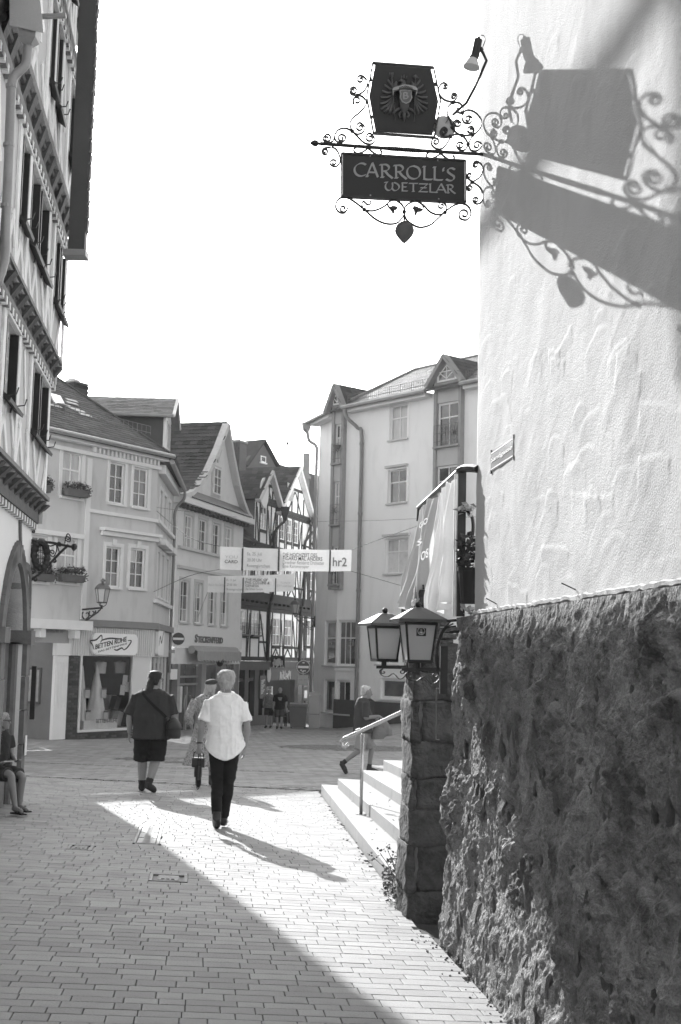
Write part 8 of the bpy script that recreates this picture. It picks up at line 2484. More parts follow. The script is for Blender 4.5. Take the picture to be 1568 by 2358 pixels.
# ------------------------------------------------------------------ banners across the street and their wires
BCL = thin(gm('banner_cloth', 0.78, 0.8, 0.03, 2, 0.12, 6, 0.2), 0.16, 0.7)
BPR = gm('banner_print', 0.06, 0.7, 0.05, 4, 0, 20)
BPL = gm('banner_print_grey', 0.22, 0.7, 0.05, 4, 0, 20)
BPF = gm('banner_print_faint', 0.46, 0.7, 0.05, 4, 0, 20)
def banner(Y, tl, tr, bl, brr, label, bars, words, seed):
 F = Fac(atY(tl[0], tl[1], Y).xy[:], atY(tr[0], tr[1], Y).xy[:])
 rt = empty('street_banner', F.P(F.L / 2, F.px((tl[0] + tr[0]) / 2, bl[1])[1]), label, 'banner', 'banners across the street')
 c = [F.px(*p) for p in (bl, brr, tr, tl)]
 nx_, nz_ = 48, 8
 vs = []
 ph = seed * 1.7
 wav = lambda u, v: 0.035 * math.sin(u * 9 + ph) + 0.02 * math.sin(u * 23 + 3 * v + ph)
 for j in range(nz_ + 1):
  v = j / nz_
  for i in range(nx_ + 1):
   u = i / nx_
   uu = (c[0][0] * (1 - v) + c[3][0] * v) * (1 - u) + (c[1][0] * (1 - v) + c[2][0] * v) * u
   zz = (c[0][1] * (1 - v) + c[3][1] * v) * (1 - u) + (c[1][1] * (1 - v) + c[2][1] * v) * u
   zz -= 0.03 * math.sin(math.pi * u)
   vs.append(F.P(uu, zz, wav(u, v)))
 fs = [(j * (nx_ + 1) + i, j * (nx_ + 1) + i + 1, (j + 1) * (nx_ + 1) + i + 1, (j + 1) * (nx_ + 1) + i) for j in range(nz_) for i in range(nx_)]
 cl_ = mk('cloth', MB().add(vs, fs), BCL, rt, sm=True)
 for (x0, x1) in bars:
  a, b = F.px(x0, (tl[1] + bl[1]) / 2), F.px(x1, (tl[1] + bl[1]) / 2)
  mk('dark_bar', MB().fb(F, a[0], b[0], c[0][1] - 0.03, c[3][1] - 0.04, 0.058, 0.062), BPR, cl_)
 for s, x0, y0, x1, y1, m, bo in words:
  a, b = F.px(x0, y1), F.px(x1, y0)
  letter('lettering', s, F, a[0], b[0], a[1] - 0.02, b[1] - 0.02, 0.060, m, cl_, bold=bo, ext=0.004)
 return F, c
W6 = lambda s, x0, y0, x1, y1, m, bo=0.0: (s, *D6(x0, y0), *D6(x1, y1), m, bo)
F1, C1 = banner(37.0, (506, 1258), (810, 1266), (506, 1311), (808, 1315), 'larger upper white banner for the opera evening hung across the street', [(556.5, 560.5), (640, 644), (758, 762)], [
 W6('YOU', 652, 1318, 768, 1342, BPF), W6('CARD', 650, 1359, 768, 1384, BPR, 0.01), W6('Sa, 25. Juli', 852, 1290, 985, 1315, BPL), W6('20:30 Uhr', 853, 1345, 988, 1370, BPL), W6('Rosengärtchen', 850, 1396, 1055, 1421, BPL),
 W6('DIE HOCHZEIT DES', 1173, 1298, 1482, 1324, BPR, 0.004), W6('FIGARO MAL ANDERS', 1174, 1332, 1528, 1358, BPR, 0.004), W6('Dresdner Residenz Orchester', 1173, 1369, 1545, 1393, BPL), W6('Eine Kammeroper', 1172, 1402, 1408, 1426, BPL),
 ('hr2', 766, 1283, 799, 1302, BPL, 0.015)], 2)
F2b, C2 = banner(47.5, (479, 1326), (677, 1321), (478, 1364), (676, 1361), 'smaller lower white banner for the tribute concert hung farther down the street', [(516, 519), (558.5, 561.5), (633.5, 636)], [
 W6('Wetzlarer Neue Zeitung', 503, 1572, 642, 1590, BPF), W6('Fr, 17. Juli', 668, 1530, 750, 1547, BPL), W6('20:30 Uhr', 670, 1571, 762, 1589, BPL), W6('Rosengärtchen', 668, 1613, 808, 1630, BPL),
 W6('THE MUSIC OF', 838, 1526, 1037, 1545, BPR), W6('PHIL COLLINS &', 835, 1552, 1053, 1572, BPR), W6('GENESIS', 837, 1580, 957, 1599, BPR), W6('The Tribute Concert', 835, 1610, 995, 1627, BPL),
 W6('TOURISTIK', 1150, 1556, 1243, 1570, BPF), W6('GTW Touristik GmbH', 1118, 1583, 1256, 1598, BPF)], 5)
def wire(name_label, pts, r_=0.009):
 mk('wire', MB().tube(cat(pts, 5), r_, 4), IRON, label=name_label, cat='wire')
wcorner = lambda x, y: BF.P(UE, BF.px(x, y)[1], 0.02)
wire('wire from the corner house to the upper left corner of the larger banner', [wcorner(355, 1176), F1.P(C1[3][0] - 0.9, C1[3][1] + 0.25, 0.0), F1.P(C1[3][0], C1[3][1], 0.0)])
wire('wire from the corner house to the lower left corner of the larger banner', [wcorner(352, 1363), F1.P(C1[0][0] - 0.9, C1[0][1] - 0.22, 0.0), F1.P(C1[0][0], C1[0][1], 0.0)])
wire('wire from the larger banner up to the apartment house on the right', [F1.P(C1[2][0], C1[2][1]), atY(880, 1240, 38.5), atY(962, 1211, 40), atY(1095, 1170, 42)])
wire('wire from the larger banner down to the right behind the pier', [F1.P(C1[1][0], C1[1][1]), atY(870, 1333, 36), atY(930, 1350, 35), atY(1010, 1368, 34)])
wire('thin level wire across the front of the apartment house', [WA.P(0.1, WA.px(735, 1201)[1], 0.1), atY(850, 1199, 54), atY(945, 1195, 52), atY(1095, 1190, 50)], 0.008)
wire('wire from the corner house towards the gabled house above the banners', [wcorner(357, 1168), atY(450, 1180, 46), STF.P(STF.L * 0.93, STF.px(548, 1190)[1], 0.1)], 0.008)
wire('wire from the smaller banner to the gabled house', [F2b.P(C2[0][0], C2[0][1]), STF.P(2.2, STF.px(440, 1420)[1], 0.05)], 0.008)
# ------------------------------------------------------------------ people
SKIN = gm('skin', 0.24, 0.6, 0.06, 5, 0.04, 40, 0.35)
HAIRW = gm('hair_white', 0.55, 0.7, 0.15, 9, 0.3, 60, 0.3, stretch=(4, 4, 1))
HAIRG = gm('hair_grey', 0.40, 0.7, 0.35, 9, 0.3, 60, 0.3, stretch=(4, 4, 1))
HAIRD = gm('hair_dark', 0.015, 0.6, 0.2, 9, 0.3, 60, 0.4, stretch=(4, 4, 1))
HAIRB = gm('hair_blond', 0.42, 0.7, 0.2, 9, 0.3, 60, 0.3, stretch=(4, 4, 1))
SHIRTW = gm('shirt_white', 0.80, 0.85, 0.03, 4, 0.25, 12, 0.15)
CLBLK = gm('cloth_black', 0.016, 0.85, 0.2, 5, 0.2, 40, 0.2)
CLDRK = gm('cloth_dark', 0.04, 0.85, 0.2, 5, 0.2, 40, 0.2)
CLMID = gm('cloth_mid', 0.06, 0.85, 0.12, 5, 0.2, 40, 0.2)
KHAKI = gm('cloth_khaki', 0.30, 0.85, 0.08, 5, 0.2, 40, 0.2)
LEATH = gm('leather', 0.02, 0.4, 0.2, 8, 0.15, 40, 0.5)
DRESS = gm('dress_print', 0.30, 0.85, 0.25, 14, 0.2, 40, 0.2)
BAGG = gm('bag_grey', 0.22, 0.8, 0.1, 5, 0.15, 40, 0.2)
# woven pattern of the dress: dark flecks in rows
_dn = DRESS.node_tree
_vo, _mr, _tc2, _mm = _dn.nodes.new('ShaderNodeTexVoronoi'), _dn.nodes.new('ShaderNodeMapRange'), _dn.nodes.new('ShaderNodeTexCoord'), _dn.nodes.new('ShaderNodeMix')
_vo.inputs['Scale'].default_value = 48
_mr.inputs[1].default_value, _mr.inputs[2].default_value, _mr.inputs[3].default_value, _mr.inputs[4].default_value = 0.25, 0.5, 0.06, 0.36
_dn.links.new(_tc2.outputs['Object'], _vo.inputs['Vector'])
_dn.links.new(_vo.outputs['Distance'], _mr.inputs[0])
_cc = _dn.nodes.new('ShaderNodeCombineColor')
for _i in range(3): _dn.links.new(_mr.outputs[0], _cc.inputs[_i])
_dn.links.new(_cc.outputs[0], _dn.nodes['Principled BSDF'].inputs['Base Color'])
STRIPE = gm('striped_top', 0.1, 0.85, 0.05, 5, 0.1, 40, 0.2)
_sn = STRIPE.node_tree
_wv, _tc3, _cr = _sn.nodes.new('ShaderNodeTexWave'), _sn.nodes.new('ShaderNodeTexCoord'), _sn.nodes.new('ShaderNodeValToRGB')
_wv.bands_direction = 'Z'
_wv.inputs['Scale'].default_value = 9
_cr.color_ramp.elements[0].position, _cr.color_ramp.elements[1].position = 0.55, 0.75
_cr.color_ramp.elements[0].color, _cr.color_ramp.elements[1].color = (0.05, 0.05, 0.05, 1), (0.35, 0.35, 0.35, 1)
_sn.links.new(_tc3.outputs['Object'], _wv.inputs['Vector']); _sn.links.new(_wv.outputs['Fac'], _cr.inputs[0]); _sn.links.new(_cr.outputs[0], _sn.nodes['Principled BSDF'].inputs['Base Color'])
V3 = lambda *a: Vector(a)
def loft(rings, seg=20):
 mb = MB()
 vs = []
 for r_ in rings:
  c, rx, ry = Vector(r_[0]), r_[1], r_[2]
  X = Vector(r_[3]) if len(r_) > 3 else V3(1, 0, 0)
  Y = Vector(r_[4]) if len(r_) > 4 else V3(0, 1, 0)
  for k in range(seg):
   a = 2 * math.pi * k / seg
   vs.append(c + X * (rx * math.cos(a)) + Y * (ry * math.sin(a)))
 n = len(rings)
 fs = [(i * seg + k, i * seg + (k + 1) % seg, (i + 1) * seg + (k + 1) % seg, (i + 1) * seg + k) for i in range(n - 1) for k in range(seg)]
 fs += [tuple(range(seg - 1, -1, -1)), tuple(range((n - 1) * seg, n * seg))]
 return mb.add(vs, fs)
def fuse(name, mbs, mat, parent, voxel=0.012, smooth_n=6, wrinkle=0.0, seed=0, fold=(1, 1, 1)):
 mb = MB()
 for m_ in mbs: mb.add(m_.v, m_.f)
 me = mb.mesh('tmp', mat)
 o = bpy.data.objects.new('tmp', me)
 md = o.modifiers.new('r', 'REMESH')
 md.mode = 'VOXEL'
 md.voxel_size = voxel
 md.use_smooth_shade = True
 sm_ = o.modifiers.new('s', 'SMOOTH')
 sm_.factor = 0.5
 sm_.iterations = smooth_n
 me2 = baked(o)
 bpy.data.objects.remove(o)
 bpy.data.meshes.remove(me)
 me2.name = name
 me2.materials.clear()
 me2.materials.append(mat)
 if wrinkle:
  nv = len(me2.vertices)
  co, no = np.empty(nv * 3, np.float32), np.empty(nv * 3, np.float32)
  me2.vertices.foreach_get('co', co)
  me2.vertices.foreach_get('normal', no)
  q = co.reshape(-1, 3) * np.array(fold) * 9 + seed + 50
  d = wrinkle * 1.6 * (fbm(q[:, 0] + 0.7 * q[:, 1], q[:, 2] + 0.5 * q[:, 1], 3, 7) + 0.6 * ridge(q[:, 0] * 0.8 + q[:, 1], q[:, 2] * 1.1, 2, 15) - 0.8)
  me2.vertices.foreach_set('co', (co + no * np.repeat(d, 3)).astype(np.float32))
 me2.polygons.foreach_set('use_smooth', [True] * len(me2.polygons))
 me2.update()
 ob = bpy.data.objects.new(name, me2)
 COL.objects.link(ob)
 ob.parent = parent
 return ob
def limb_(pts, rad, seg=12): return MB().tube([Vector(p) for p in cat(pts, 4)], list(np.interp(np.linspace(0, len(pts) - 1, (len(pts) - 1) * 4 + 1), range(len(pts)), rad)), seg)
def hand(wr, d, palm_n, side, s=1.0, curl=0.5):
 d, n = Vector(d).normalized(), Vector(palm_n).normalized()
 n = (n - d * n.dot(d)).normalized()
 a = d.cross(n).normalized() * side
 out = [loft([(wr - d * 0.02, 0.026 * s, 0.020 * s, a, n), (wr + d * 0.03 * s, 0.034 * s, 0.019 * s, a, n), (wr + d * 0.085 * s, 0.041 * s, 0.016 * s, a, n), (wr + d * 0.10 * s, 0.036 * s, 0.013 * s, a, n)], 12)]
 for k, L in enumerate((0.068, 0.078, 0.072, 0.056)):
  b = wr + d * 0.092 * s + a * ((1.5 - k) * 0.0195 * s)
  p1 = b + (d * math.cos(curl * 0.5) + n * math.sin(curl * 0.5)) * L * 0.48 * s
  p2 = p1 + (d * math.cos(curl * 1.4) + n * math.sin(curl * 1.4)) * L * 0.32 * s
  p3 = p2 + (d * math.cos(curl * 2.2) + n * math.sin(curl * 2.2)) * L * 0.26 * s
  out.append(MB().tube([b - d * 0.02, b, p1, p2, p3], [0.010 * s, 0.0105 * s, 0.0098 * s, 0.009 * s, 0.007 * s], 7))
 t0 = wr + d * 0.03 * s + a * 0.026 * s
 out.append(MB().tube([t0, t0 + (d * 0.6 + a * 0.7 + n * 0.3).normalized() * 0.038 * s, t0 + (d * 0.6 + a * 0.7 + n * 0.3).normalized() * 0.038 * s + (d + n * 0.4 + a * 0.1).normalized() * 0.034 * s], [0.014 * s, 0.012 * s, 0.009 * s], 7))
 return out
def head_parts(c, fwd, up, k=1.0):
 f, u = Vector(fwd).normalized(), Vector(up).normalized()
 f = (f - u * f.dot(u)).normalized()
 r_ = f.cross(u)
 P = lambda x, y, z: c + (r_ * x + f * y + u * z) * k
 sh = [loft([(P(0, -0.005, 0.118), 0.022 * k, 0.03 * k, r_, f), (P(0, -0.008, 0.108), 0.050 * k, 0.062 * k, r_, f), (P(0, -0.006, 0.08), 0.070 * k, 0.088 * k, r_, f), (P(0, -0.004, 0.04), 0.077 * k, 0.098 * k, r_, f), (P(0, 0, 0.0), 0.075 * k, 0.097 * k, r_, f), (P(0, 0.008, -0.04), 0.066 * k, 0.084 * k, r_, f), (P(0, 0.022, -0.08), 0.052 * k, 0.066 * k, r_, f), (P(0, 0.034, -0.108), 0.036 * k, 0.046 * k, r_, f), (P(0, 0.040, -0.118), 0.02 * k, 0.028 * k, r_, f)], 18)]
 sh.append(MB().tube([P(0, 0.088, 0.012), P(0, 0.104, -0.012), P(0, 0.117, -0.034), P(0, 0.100, -0.044)], [0.010 * k, 0.012 * k, 0.0155 * k, 0.012 * k], 8))
 sh.append(MB().tube([P(-0.045, 0.078, 0.022), P(0, 0.098, 0.024), P(0.045, 0.078, 0.022)], [0.010 * k, 0.012 * k, 0.010 * k], 7))
 sh.append(MB().tube([P(-0.024, 0.084, -0.070), P(0, 0.094, -0.068), P(0.024, 0.084, -0.070)], [0.008 * k, 0.010 * k, 0.008 * k], 7))
 sh.append(MB().tube([P(-0.020, 0.078, -0.104), P(0, 0.086, -0.106), P(0.020, 0.078, -0.104)], [0.014 * k] * 3, 7))
 for s in (-1, 1):
  sh.append(loft([(P(s * 0.074, -0.012, 0.030), 0.006 * k, 0.012 * k, r_, f), (P(s * 0.082, -0.016, 0.018), 0.009 * k, 0.019 * k, r_, f), (P(s * 0.082, -0.014, -0.008), 0.009 * k, 0.018 * k, r_, f), (P(s * 0.076, -0.004, -0.034), 0.007 * k, 0.009 * k, r_, f)], 8))
 return sh, P, r_, f, u
def eyes(P, root, k=1.0):
 for s in (-1, 1):
  mk_local('eye', MB().ball(P(s * 0.032, 0.086, 0.004), 0.0105 * k, 8), gm('eye', 0.12, 0.3, 0.3, 9), root)
def mk_local(name, mb, mat, root, sm=False):
 o = bpy.data.objects.new(name, mb.mesh(name, mat, (0, 0, 0), sm))
 COL.objects.link(o)
 o.parent = root
 return o
def person(label, loc, rz, J, B, clothes, vox=0.011, group=None, s=1.0, hands=True):
 root = empty('person', loc, label, 'person', group, rz)
 root.scale = (s, s, s)
 g = lambda n_: Vector(J[n_])
 sk = []
 pel, wai, che, sho, nek, hed = g('pelvis'), g('waist'), g('chest'), g('shoulders'), g('neck'), g('head')
 xs_ = Vector(J.get('xaxis', (1, 0, 0))).normalized()
 ys_ = V3(0, 0, 1).cross(xs_)
 tors = [(pel - V3(0, 0, 0.08), B['hip'][0] * 0.80, B['hip'][1] * 0.80, xs_, ys_), (pel, *B['hip'], xs_, ys_), (wai, *B['waist'], xs_, ys_), (che, *B['chest'], xs_, ys_), (sho, B['chest'][0] * 0.98, B['chest'][1] * 0.78, xs_, ys_), (sho + V3(0, 0, 0.045), B['chest'][0] * 0.62, B['chest'][1] * 0.60, xs_, ys_), (sho + V3(0, 0, 0.07), 0.07, 0.07, xs_, ys_)]
 sk.append(loft(tors))
 sk.append(limb_([tuple(sho + V3(0, 0, 0.02)), tuple(nek), tuple(nek.lerp(hed, 0.6))], [0.075 * B.get('neck', 1), 0.060 * B.get('neck', 1), 0.055]))
 hs, HP, hr_, hf_, hu_ = head_parts(hed, J.get('look', (0, 1, 0)), J.get('headup', (0, 0, 1)), B.get('headk', 1.0))
 sk += hs
 aw, lw = B.get('arm', 1.0), B.get('leg', 1.0)
 for sd, nm in ((-1, 'l'), (1, 'r')):
  S, E_, W_ = g('sh_' + nm), g('el_' + nm), g('wr_' + nm)
  sk.append(limb_([tuple(S.lerp(E_, 0.10)), tuple(S.lerp(E_, 0.35)), tuple(E_), tuple(E_.lerp(W_, 0.35)), tuple(W_)], [0.055 * aw, 0.050 * aw, 0.039 * aw, 0.041 * aw, 0.026 * aw]))
  if hands:
   hd_ = Vector(J.get('hd_' + nm, W_ - E_))
   sk += hand(W_, hd_, Vector(J.get('pn_' + nm, (-sd, 0.2, 0))), 1 if sd < 0 else -1, 1.0, J.get('curl_' + nm, 0.5))
  Hp, K_, A_, T_ = g('hi_' + nm), g('kn_' + nm), g('an_' + nm), g('to_' + nm)
  sk.append(limb_([tuple(Hp), tuple(Hp.lerp(K_, 0.4)), tuple(K_), tuple(K_.lerp(A_, 0.3)), tuple(A_)], [0.088 * lw, 0.080 * lw, 0.055 * lw, 0.057 * lw, 0.036 * lw]))
  sk.append(limb_([tuple(A_ + (A_ - T_).normalized() * 0.045 - V3(0, 0, 0.04)), tuple(A_.lerp(T_, 0.5) - V3(0, 0, 0.012)), tuple(T_)], [0.038, 0.040, 0.026]))
 fuse('body', sk, SKIN, root, vox, 3)
 for c in clothes:
  kind, mat = c[0], c[1]
  a = c[2] if len(c) > 2 else {}
  pc = []
  if kind in ('shirt', 'tee', 'top'):
   ez = a.get('ease', 0.018)
   hem = a.get('hem', -0.05)
   fl = a.get('flare', 0.02)
   pc.append(loft([(pel + V3(0, 0, hem), B['hip'][0] + ez + fl, B['hip'][1] + ez + fl, xs_, ys_), (pel + V3(0, 0, 0.03), B['hip'][0] + ez + fl * 0.8, B['hip'][1] + ez + fl * 0.8, xs_, ys_), (wai, B['waist'][0] + ez + fl * 0.6, B['waist'][1] + ez + fl * 0.6, xs_, ys_), (che, B['chest'][0] + ez, B['chest'][1] + ez, xs_, ys_), (sho, (B['chest'][0]) * 0.98 + ez, B['chest'][1] * 0.80 + ez, xs_, ys_), (sho + V3(0, 0, 0.05), B['chest'][0] * 0.66 + ez, B['chest'][1] * 0.62 + ez, xs_, ys_), (sho + V3(0, 0, 0.085), 0.082, 0.078, xs_, ys_)], 28))
   if kind != 'top':
    for nm in 'lr':
     S, E_ = g('sh_' + nm), g('el_' + nm)
     t = a.get('sleeve', 0.75)
     pc.append(limb_([tuple(S + V3(0, 0, 0.012)), tuple(S.lerp(E_, t * 0.5)), tuple(S.lerp(E_, t))], [0.062 * aw, 0.072 * aw, 0.071 * aw * a.get('cuff', 1.0)], 16))
   o = fuse(kind if kind != 'top' else 'top', pc, mat, root, vox, 4, a.get('wr', 0.010), len(label), (1.0, 1.0, 0.45))
   if a.get('tail'):                                  # curved tail of the shirt
    me = o.data
    for v in me.vertices:
     z0 = pel.z + hem
     if v.co.z < z0 + 0.30:
      t = max(0, 1 - (v.co.z - z0) / 0.30)
      sx_ = abs((v.co - pel).dot(xs_)) / (B['hip'][0] + 0.05)
      v.co.z += t * (0.13 * sx_ ** 2)
    me.update()
  elif kind in ('trousers', 'shorts'):
   pc.append(loft([(pel - V3(0, 0, 0.10), B['hip'][0] * 0.86 + 0.012, B['hip'][1] * 0.86 + 0.012, xs_, ys_), (pel - V3(0, 0, 0.02), B['hip'][0] + 0.012, B['hip'][1] + 0.012, xs_, ys_), (pel + V3(0, 0, 0.10), (B['hip'][0] + B['waist'][0]) / 2 + 0.012, (B['hip'][1] + B['waist'][1]) / 2 + 0.012, xs_, ys_)], 24))
   for nm in 'lr':
    Hp, K_, A_ = g('hi_' + nm), g('kn_' + nm), g('an_' + nm)
    w = a.get('width', 1.0)
    if kind == 'trousers': pc.append(limb_([tuple(Hp + V3(0, 0, 0.03)), tuple(Hp.lerp(K_, 0.4)), tuple(K_), tuple(K_.lerp(A_, 0.5)), tuple(K_.lerp(A_, 0.97))], [0.102 * lw, 0.094 * lw, 0.074 * lw * w, 0.068 * lw * w, 0.062 * lw * w], 16))
    else: pc.append(limb_([tuple(Hp + V3(0, 0, 0.03)), tuple(Hp.lerp(K_, 0.4)), tuple(Hp.lerp(K_, a.get('len', 0.95)))], [0.106 * lw, 0.105 * lw * w, 0.100 * lw * w], 16))
   fuse(kind, pc, mat, root, vox, 3, 0.010, len(label) + 3, (0.6, 0.6, 1.6))
  elif kind == 'dress':
   hz = a['hem']
   sw_ = Vector(a.get('swing', (0, 0, 0)))
   pc.append(loft([(V3(pel.x, pel.y, hz) + sw_, a['w'], a['w'] * 0.8, xs_, ys_), (V3(pel.x, pel.y, (hz + pel.z) / 2) + sw_ * 0.5, (a['w'] + B['hip'][0]) / 2, (a['w'] * 0.8 + B['hip'][1]) / 2, xs_, ys_), (pel, B['hip'][0] + 0.02, B['hip'][1] + 0.02, xs_, ys_), (wai, B['waist'][0] + 0.02, B['waist'][1] + 0.02, xs_, ys_), (che, B['chest'][0] + 0.018, B['chest'][1] + 0.018, xs_, ys_), (sho, B['chest'][0] + 0.016, B['chest'][1] * 0.8 + 0.016, xs_, ys_), (sho + V3(0, 0, 0.06), B['chest'][0] * 0.6, B['chest'][1] * 0.6, xs_, ys_)], 28))
   for nm in 'lr':
    S, E_, W_ = g('sh_' + nm), g('el_' + nm), g('wr_' + nm)
    pc.append(limb_([tuple(S), tuple(S.lerp(E_, 0.5)), tuple(E_), tuple(E_.lerp(W_, 0.55))], [0.072, 0.070, 0.066, 0.062], 14))
   fuse('dress', pc, mat, root, vox, 3, 0.022, 4, (1.2, 1.2, 0.35))
  elif kind == 'shoes':
   for nm in 'lr':
    A_, T_ = g('an_' + nm), g('to_' + nm)
    hl = A_ + (A_ - T_).normalized() * 0.055 - V3(0, 0, a.get('drop_' + nm, 0.045))
    fuse('shoe', [limb_([tuple(hl), tuple(A_.lerp(T_, 0.45) + V3(0, 0, -0.012)), tuple(T_), tuple(T_ + (T_ - A_).normalized() * 0.045)], [0.050, 0.053, 0.047, 0.030]), limb_([tuple(A_ + V3(0, 0, a.get('high', 0.02))), tuple(A_ - V3(0, 0, 0.03))], [0.052, 0.052])], mat, root, vox, 3)
  elif kind == 'socks':
   for nm in 'lr':
    K_, A_ = g('kn_' + nm), g('an_' + nm)
    fuse('sock', [limb_([tuple(K_.lerp(A_, 0.78)), tuple(A_)], [0.048 * lw, 0.046])], mat, root, vox, 2)
  elif kind == 'hair':
   k = B.get('headk', 1.0)
   top = [(HP(0, -0.018, 0.128), 0.030 * k, 0.04 * k, hr_, hf_), (HP(0, -0.018, 0.116), 0.068 * k, 0.080 * k, hr_, hf_), (HP(0, -0.020, 0.082), 0.092 * k, 0.100 * k, hr_, hf_), (HP(0, -0.026, 0.040), 0.094 * k, 0.094 * k, hr_, hf_), (HP(0, -0.036, 0.0), 0.086 * k, 0.080 * k, hr_, hf_), (HP(0, -0.040, -0.045), 0.066 * k, 0.060 * k, hr_, hf_), (HP(0, -0.040, -0.075 * a.get('nape', 1)), 0.05 * k, 0.042 * k, hr_, hf_)]
   if a.get('thin'): top = [(p[0] - hf_ * 0.006, p[1] - 0.006, p[2] - 0.006, p[3], p[4]) for p in top]
   sh_ = [loft(top, 20)]
   for pts, rad in a.get('locks', []): sh_.append(limb_([tuple(HP(*p)) for p in pts], rad, 10))
   ho = fuse('hair', sh_, mat, root, vox * 0.8, 2, 0.012, 9, (3, 3, 1.5))
   tf = MB()
   rh = random.Random(len(label))
   me = ho.data
   nv = len(me.vertices)
   for _ in range(a.get('strands', 420)):             # loose strands over the cap of hair
    v = me.vertices[rh.randrange(nv)]
    n_ = v.normal
    dn = (V3(0, 0, -1) + n_ * 0.55 + V3(rh.gauss(0, .4), rh.gauss(0, .4), 0.35 * (v.co.z > hed.z + 0.08))).normalized()
    l_ = rh.uniform(0.02, 0.045)
    sd_ = dn.cross(n_)
    sd_ = sd_.normalized() * 0.004 if sd_.length > 1e-3 else V3(0.004, 0, 0)
    p_ = v.co + n_ * 0.001
    tf.add([p_ - sd_, p_ + sd_, p_ + dn * l_ + n_ * 0.006], [(0, 1, 2)])
   mk_local('strands', tf, mat, ho)
  elif kind == 'hat':
   fuse('beret', [loft([(HP(0, -0.03, 0.055), 0.088, 0.100, hr_, hf_), (HP(0.01, -0.035, 0.085), 0.105, 0.115, hr_, hf_), (HP(0.02, -0.04, 0.120), 0.098, 0.105, hr_, hf_), (HP(0.03, -0.04, 0.142), 0.055, 0.06, hr_, hf_), (HP(0.03, -0.04, 0.152), 0.015, 0.015, hr_, hf_)], 20)], mat, root, vox, 2)
  elif kind == 'glasses':
   gl = MB()
   for sd in (-1, 1):
    gl.tube([HP(sd * 0.076, 0.0, 0.012), HP(sd * 0.070, 0.092, 0.010)], 0.004, 5)
    gl.tube([HP(sd * 0.034 + 0.026 * math.cos(t * math.pi / 6), 0.102, 0.004 + 0.020 * math.sin(t * math.pi / 6)) for t in range(13)], 0.003, 5)
   gl.tube([HP(-0.01, 0.104, 0.006), HP(0.01, 0.104, 0.006)], 0.003, 5)
   mk_local('glasses', gl, SHUT, root)
 if J.get('face', True): eyes(HP, root, B.get('headk', 1.0))
 return root, HP
def std(**kw):
 J = dict(pelvis=(0, 0, 0.96), waist=(0, 0, 1.12), chest=(0, 0, 1.32), shoulders=(0, 0, 1.46), neck=(0, 0.01, 1.53), head=(0, 0.02, 1.66),
    sh_l=(-0.20, 0, 1.44), sh_r=(0.20, 0, 1.44), el_l=(-0.26, -0.03, 1.15), el_r=(0.26, -0.03, 1.15), wr_l=(-0.27, 0.05, 0.90), wr_r=(0.27, 0.05, 0.90),
    hi_l=(-0.09, 0, 0.92), hi_r=(0.09, 0, 0.92), kn_l=(-0.10, 0.03, 0.50), kn_r=(0.10, 0.03, 0.50), an_l=(-0.10, 0, 0.09), an_r=(0.10, 0, 0.09), to_l=(-0.12, 0.17, 0.04), to_r=(0.12, 0.17, 0.04))
 J.update(kw)
 return J
MAN_B = dict(hip=(0.165, 0.115), waist=(0.150, 0.110), chest=(0.180, 0.125), headk=1.06)
def stand_at(px_, py_, Y=None):
 p = ground(px_, py_)
 return Vector((p.x, p.y, gz(p.x, p.y)))
# the man in the white shirt, walking away
p0 = stand_at(511, 1908)
J = std(pelvis=(0, 0, 0.97), head=(-0.01, 0.05, 1.67), sh_l=(-0.185, 0, 1.425), sh_r=(0.185, 0, 1.425),
  el_l=(-0.265, -0.06, 1.16), wr_l=(-0.295, 0.02, 0.93), el_r=(0.255, -0.04, 1.16), wr_r=(0.235, 0.06, 0.92), curl_l=1.1, pn_l=(0.6, 0.6, 0), pn_r=(-1, 0.2, 0),
  hi_l=(-0.085, 0, 0.93), hi_r=(0.085, 0, 0.93), kn_l=(-0.075, 0.03, 0.52), an_l=(-0.055, -0.17, 0.165), to_l=(-0.06, -0.03, 0.045), kn_r=(0.055, 0.07, 0.51), an_r=(0.005, 0.06, 0.105), to_r=(0.01, 0.22, 0.045), look=(-0.35, 1, 0))
man, HPm = person('man in a white short-sleeved shirt and black trousers walking away with a camera', p0, R(2), J, MAN_B, [
 ('trousers', CLBLK, dict(width=0.95)), ('shirt', SHIRTW, dict(hem=-0.19, flare=0.035, ease=0.028, sleeve=0.80, cuff=1.15, tail=True, wr=0.022)), ('shoes', LEATH, dict(high=0.05)),
 ('hair', HAIRG, dict(nape=1.15)), ('glasses', SHUT)], 0.0095, s=1.02)
cl = MB().tube([(0.083 * math.cos(2 * math.pi * k / 20), -0.002 + 0.078 * math.sin(2 * math.pi * k / 20) + 0.01, 1.535 + 0.012 * math.sin(2 * math.pi * k / 20)) for k in range(21)], 0.020, 8)
mk_local('collar', cl, SHIRTW, man, True)
cs_ = MB().tube([(0.087 * math.cos(2 * math.pi * k / 20), 0.008 + 0.083 * math.sin(2 * math.pi * k / 20), 1.520 + 0.012 * math.sin(2 * math.pi * k / 20)) for k in range(21)], 0.011, 6)
mk_local('neck_strap', cs_, CLBLK, man)
wt = MB().tube([(-0.296 + 0.034 * math.cos(2 * math.pi * k / 14), 0.005 + 0.034 * math.sin(2 * math.pi * k / 14), 0.965) for k in range(15)], 0.010, 6)
mk_local('wrist_watch', wt, SHUT, man)
MW = man.matrix_basis.copy()
def in_man(x, y, z): return Matrix.Translation(man.location) @ Matrix.Rotation(man.rotation_euler.z, 4, 'Z') @ Vector((x * 1.02, y * 1.02, z * 1.02))
cm = empty('camera', in_man(-0.33, 0.08, 0.66), 'black photo camera hanging from its strap in the walking man\'s left hand', 'camera')
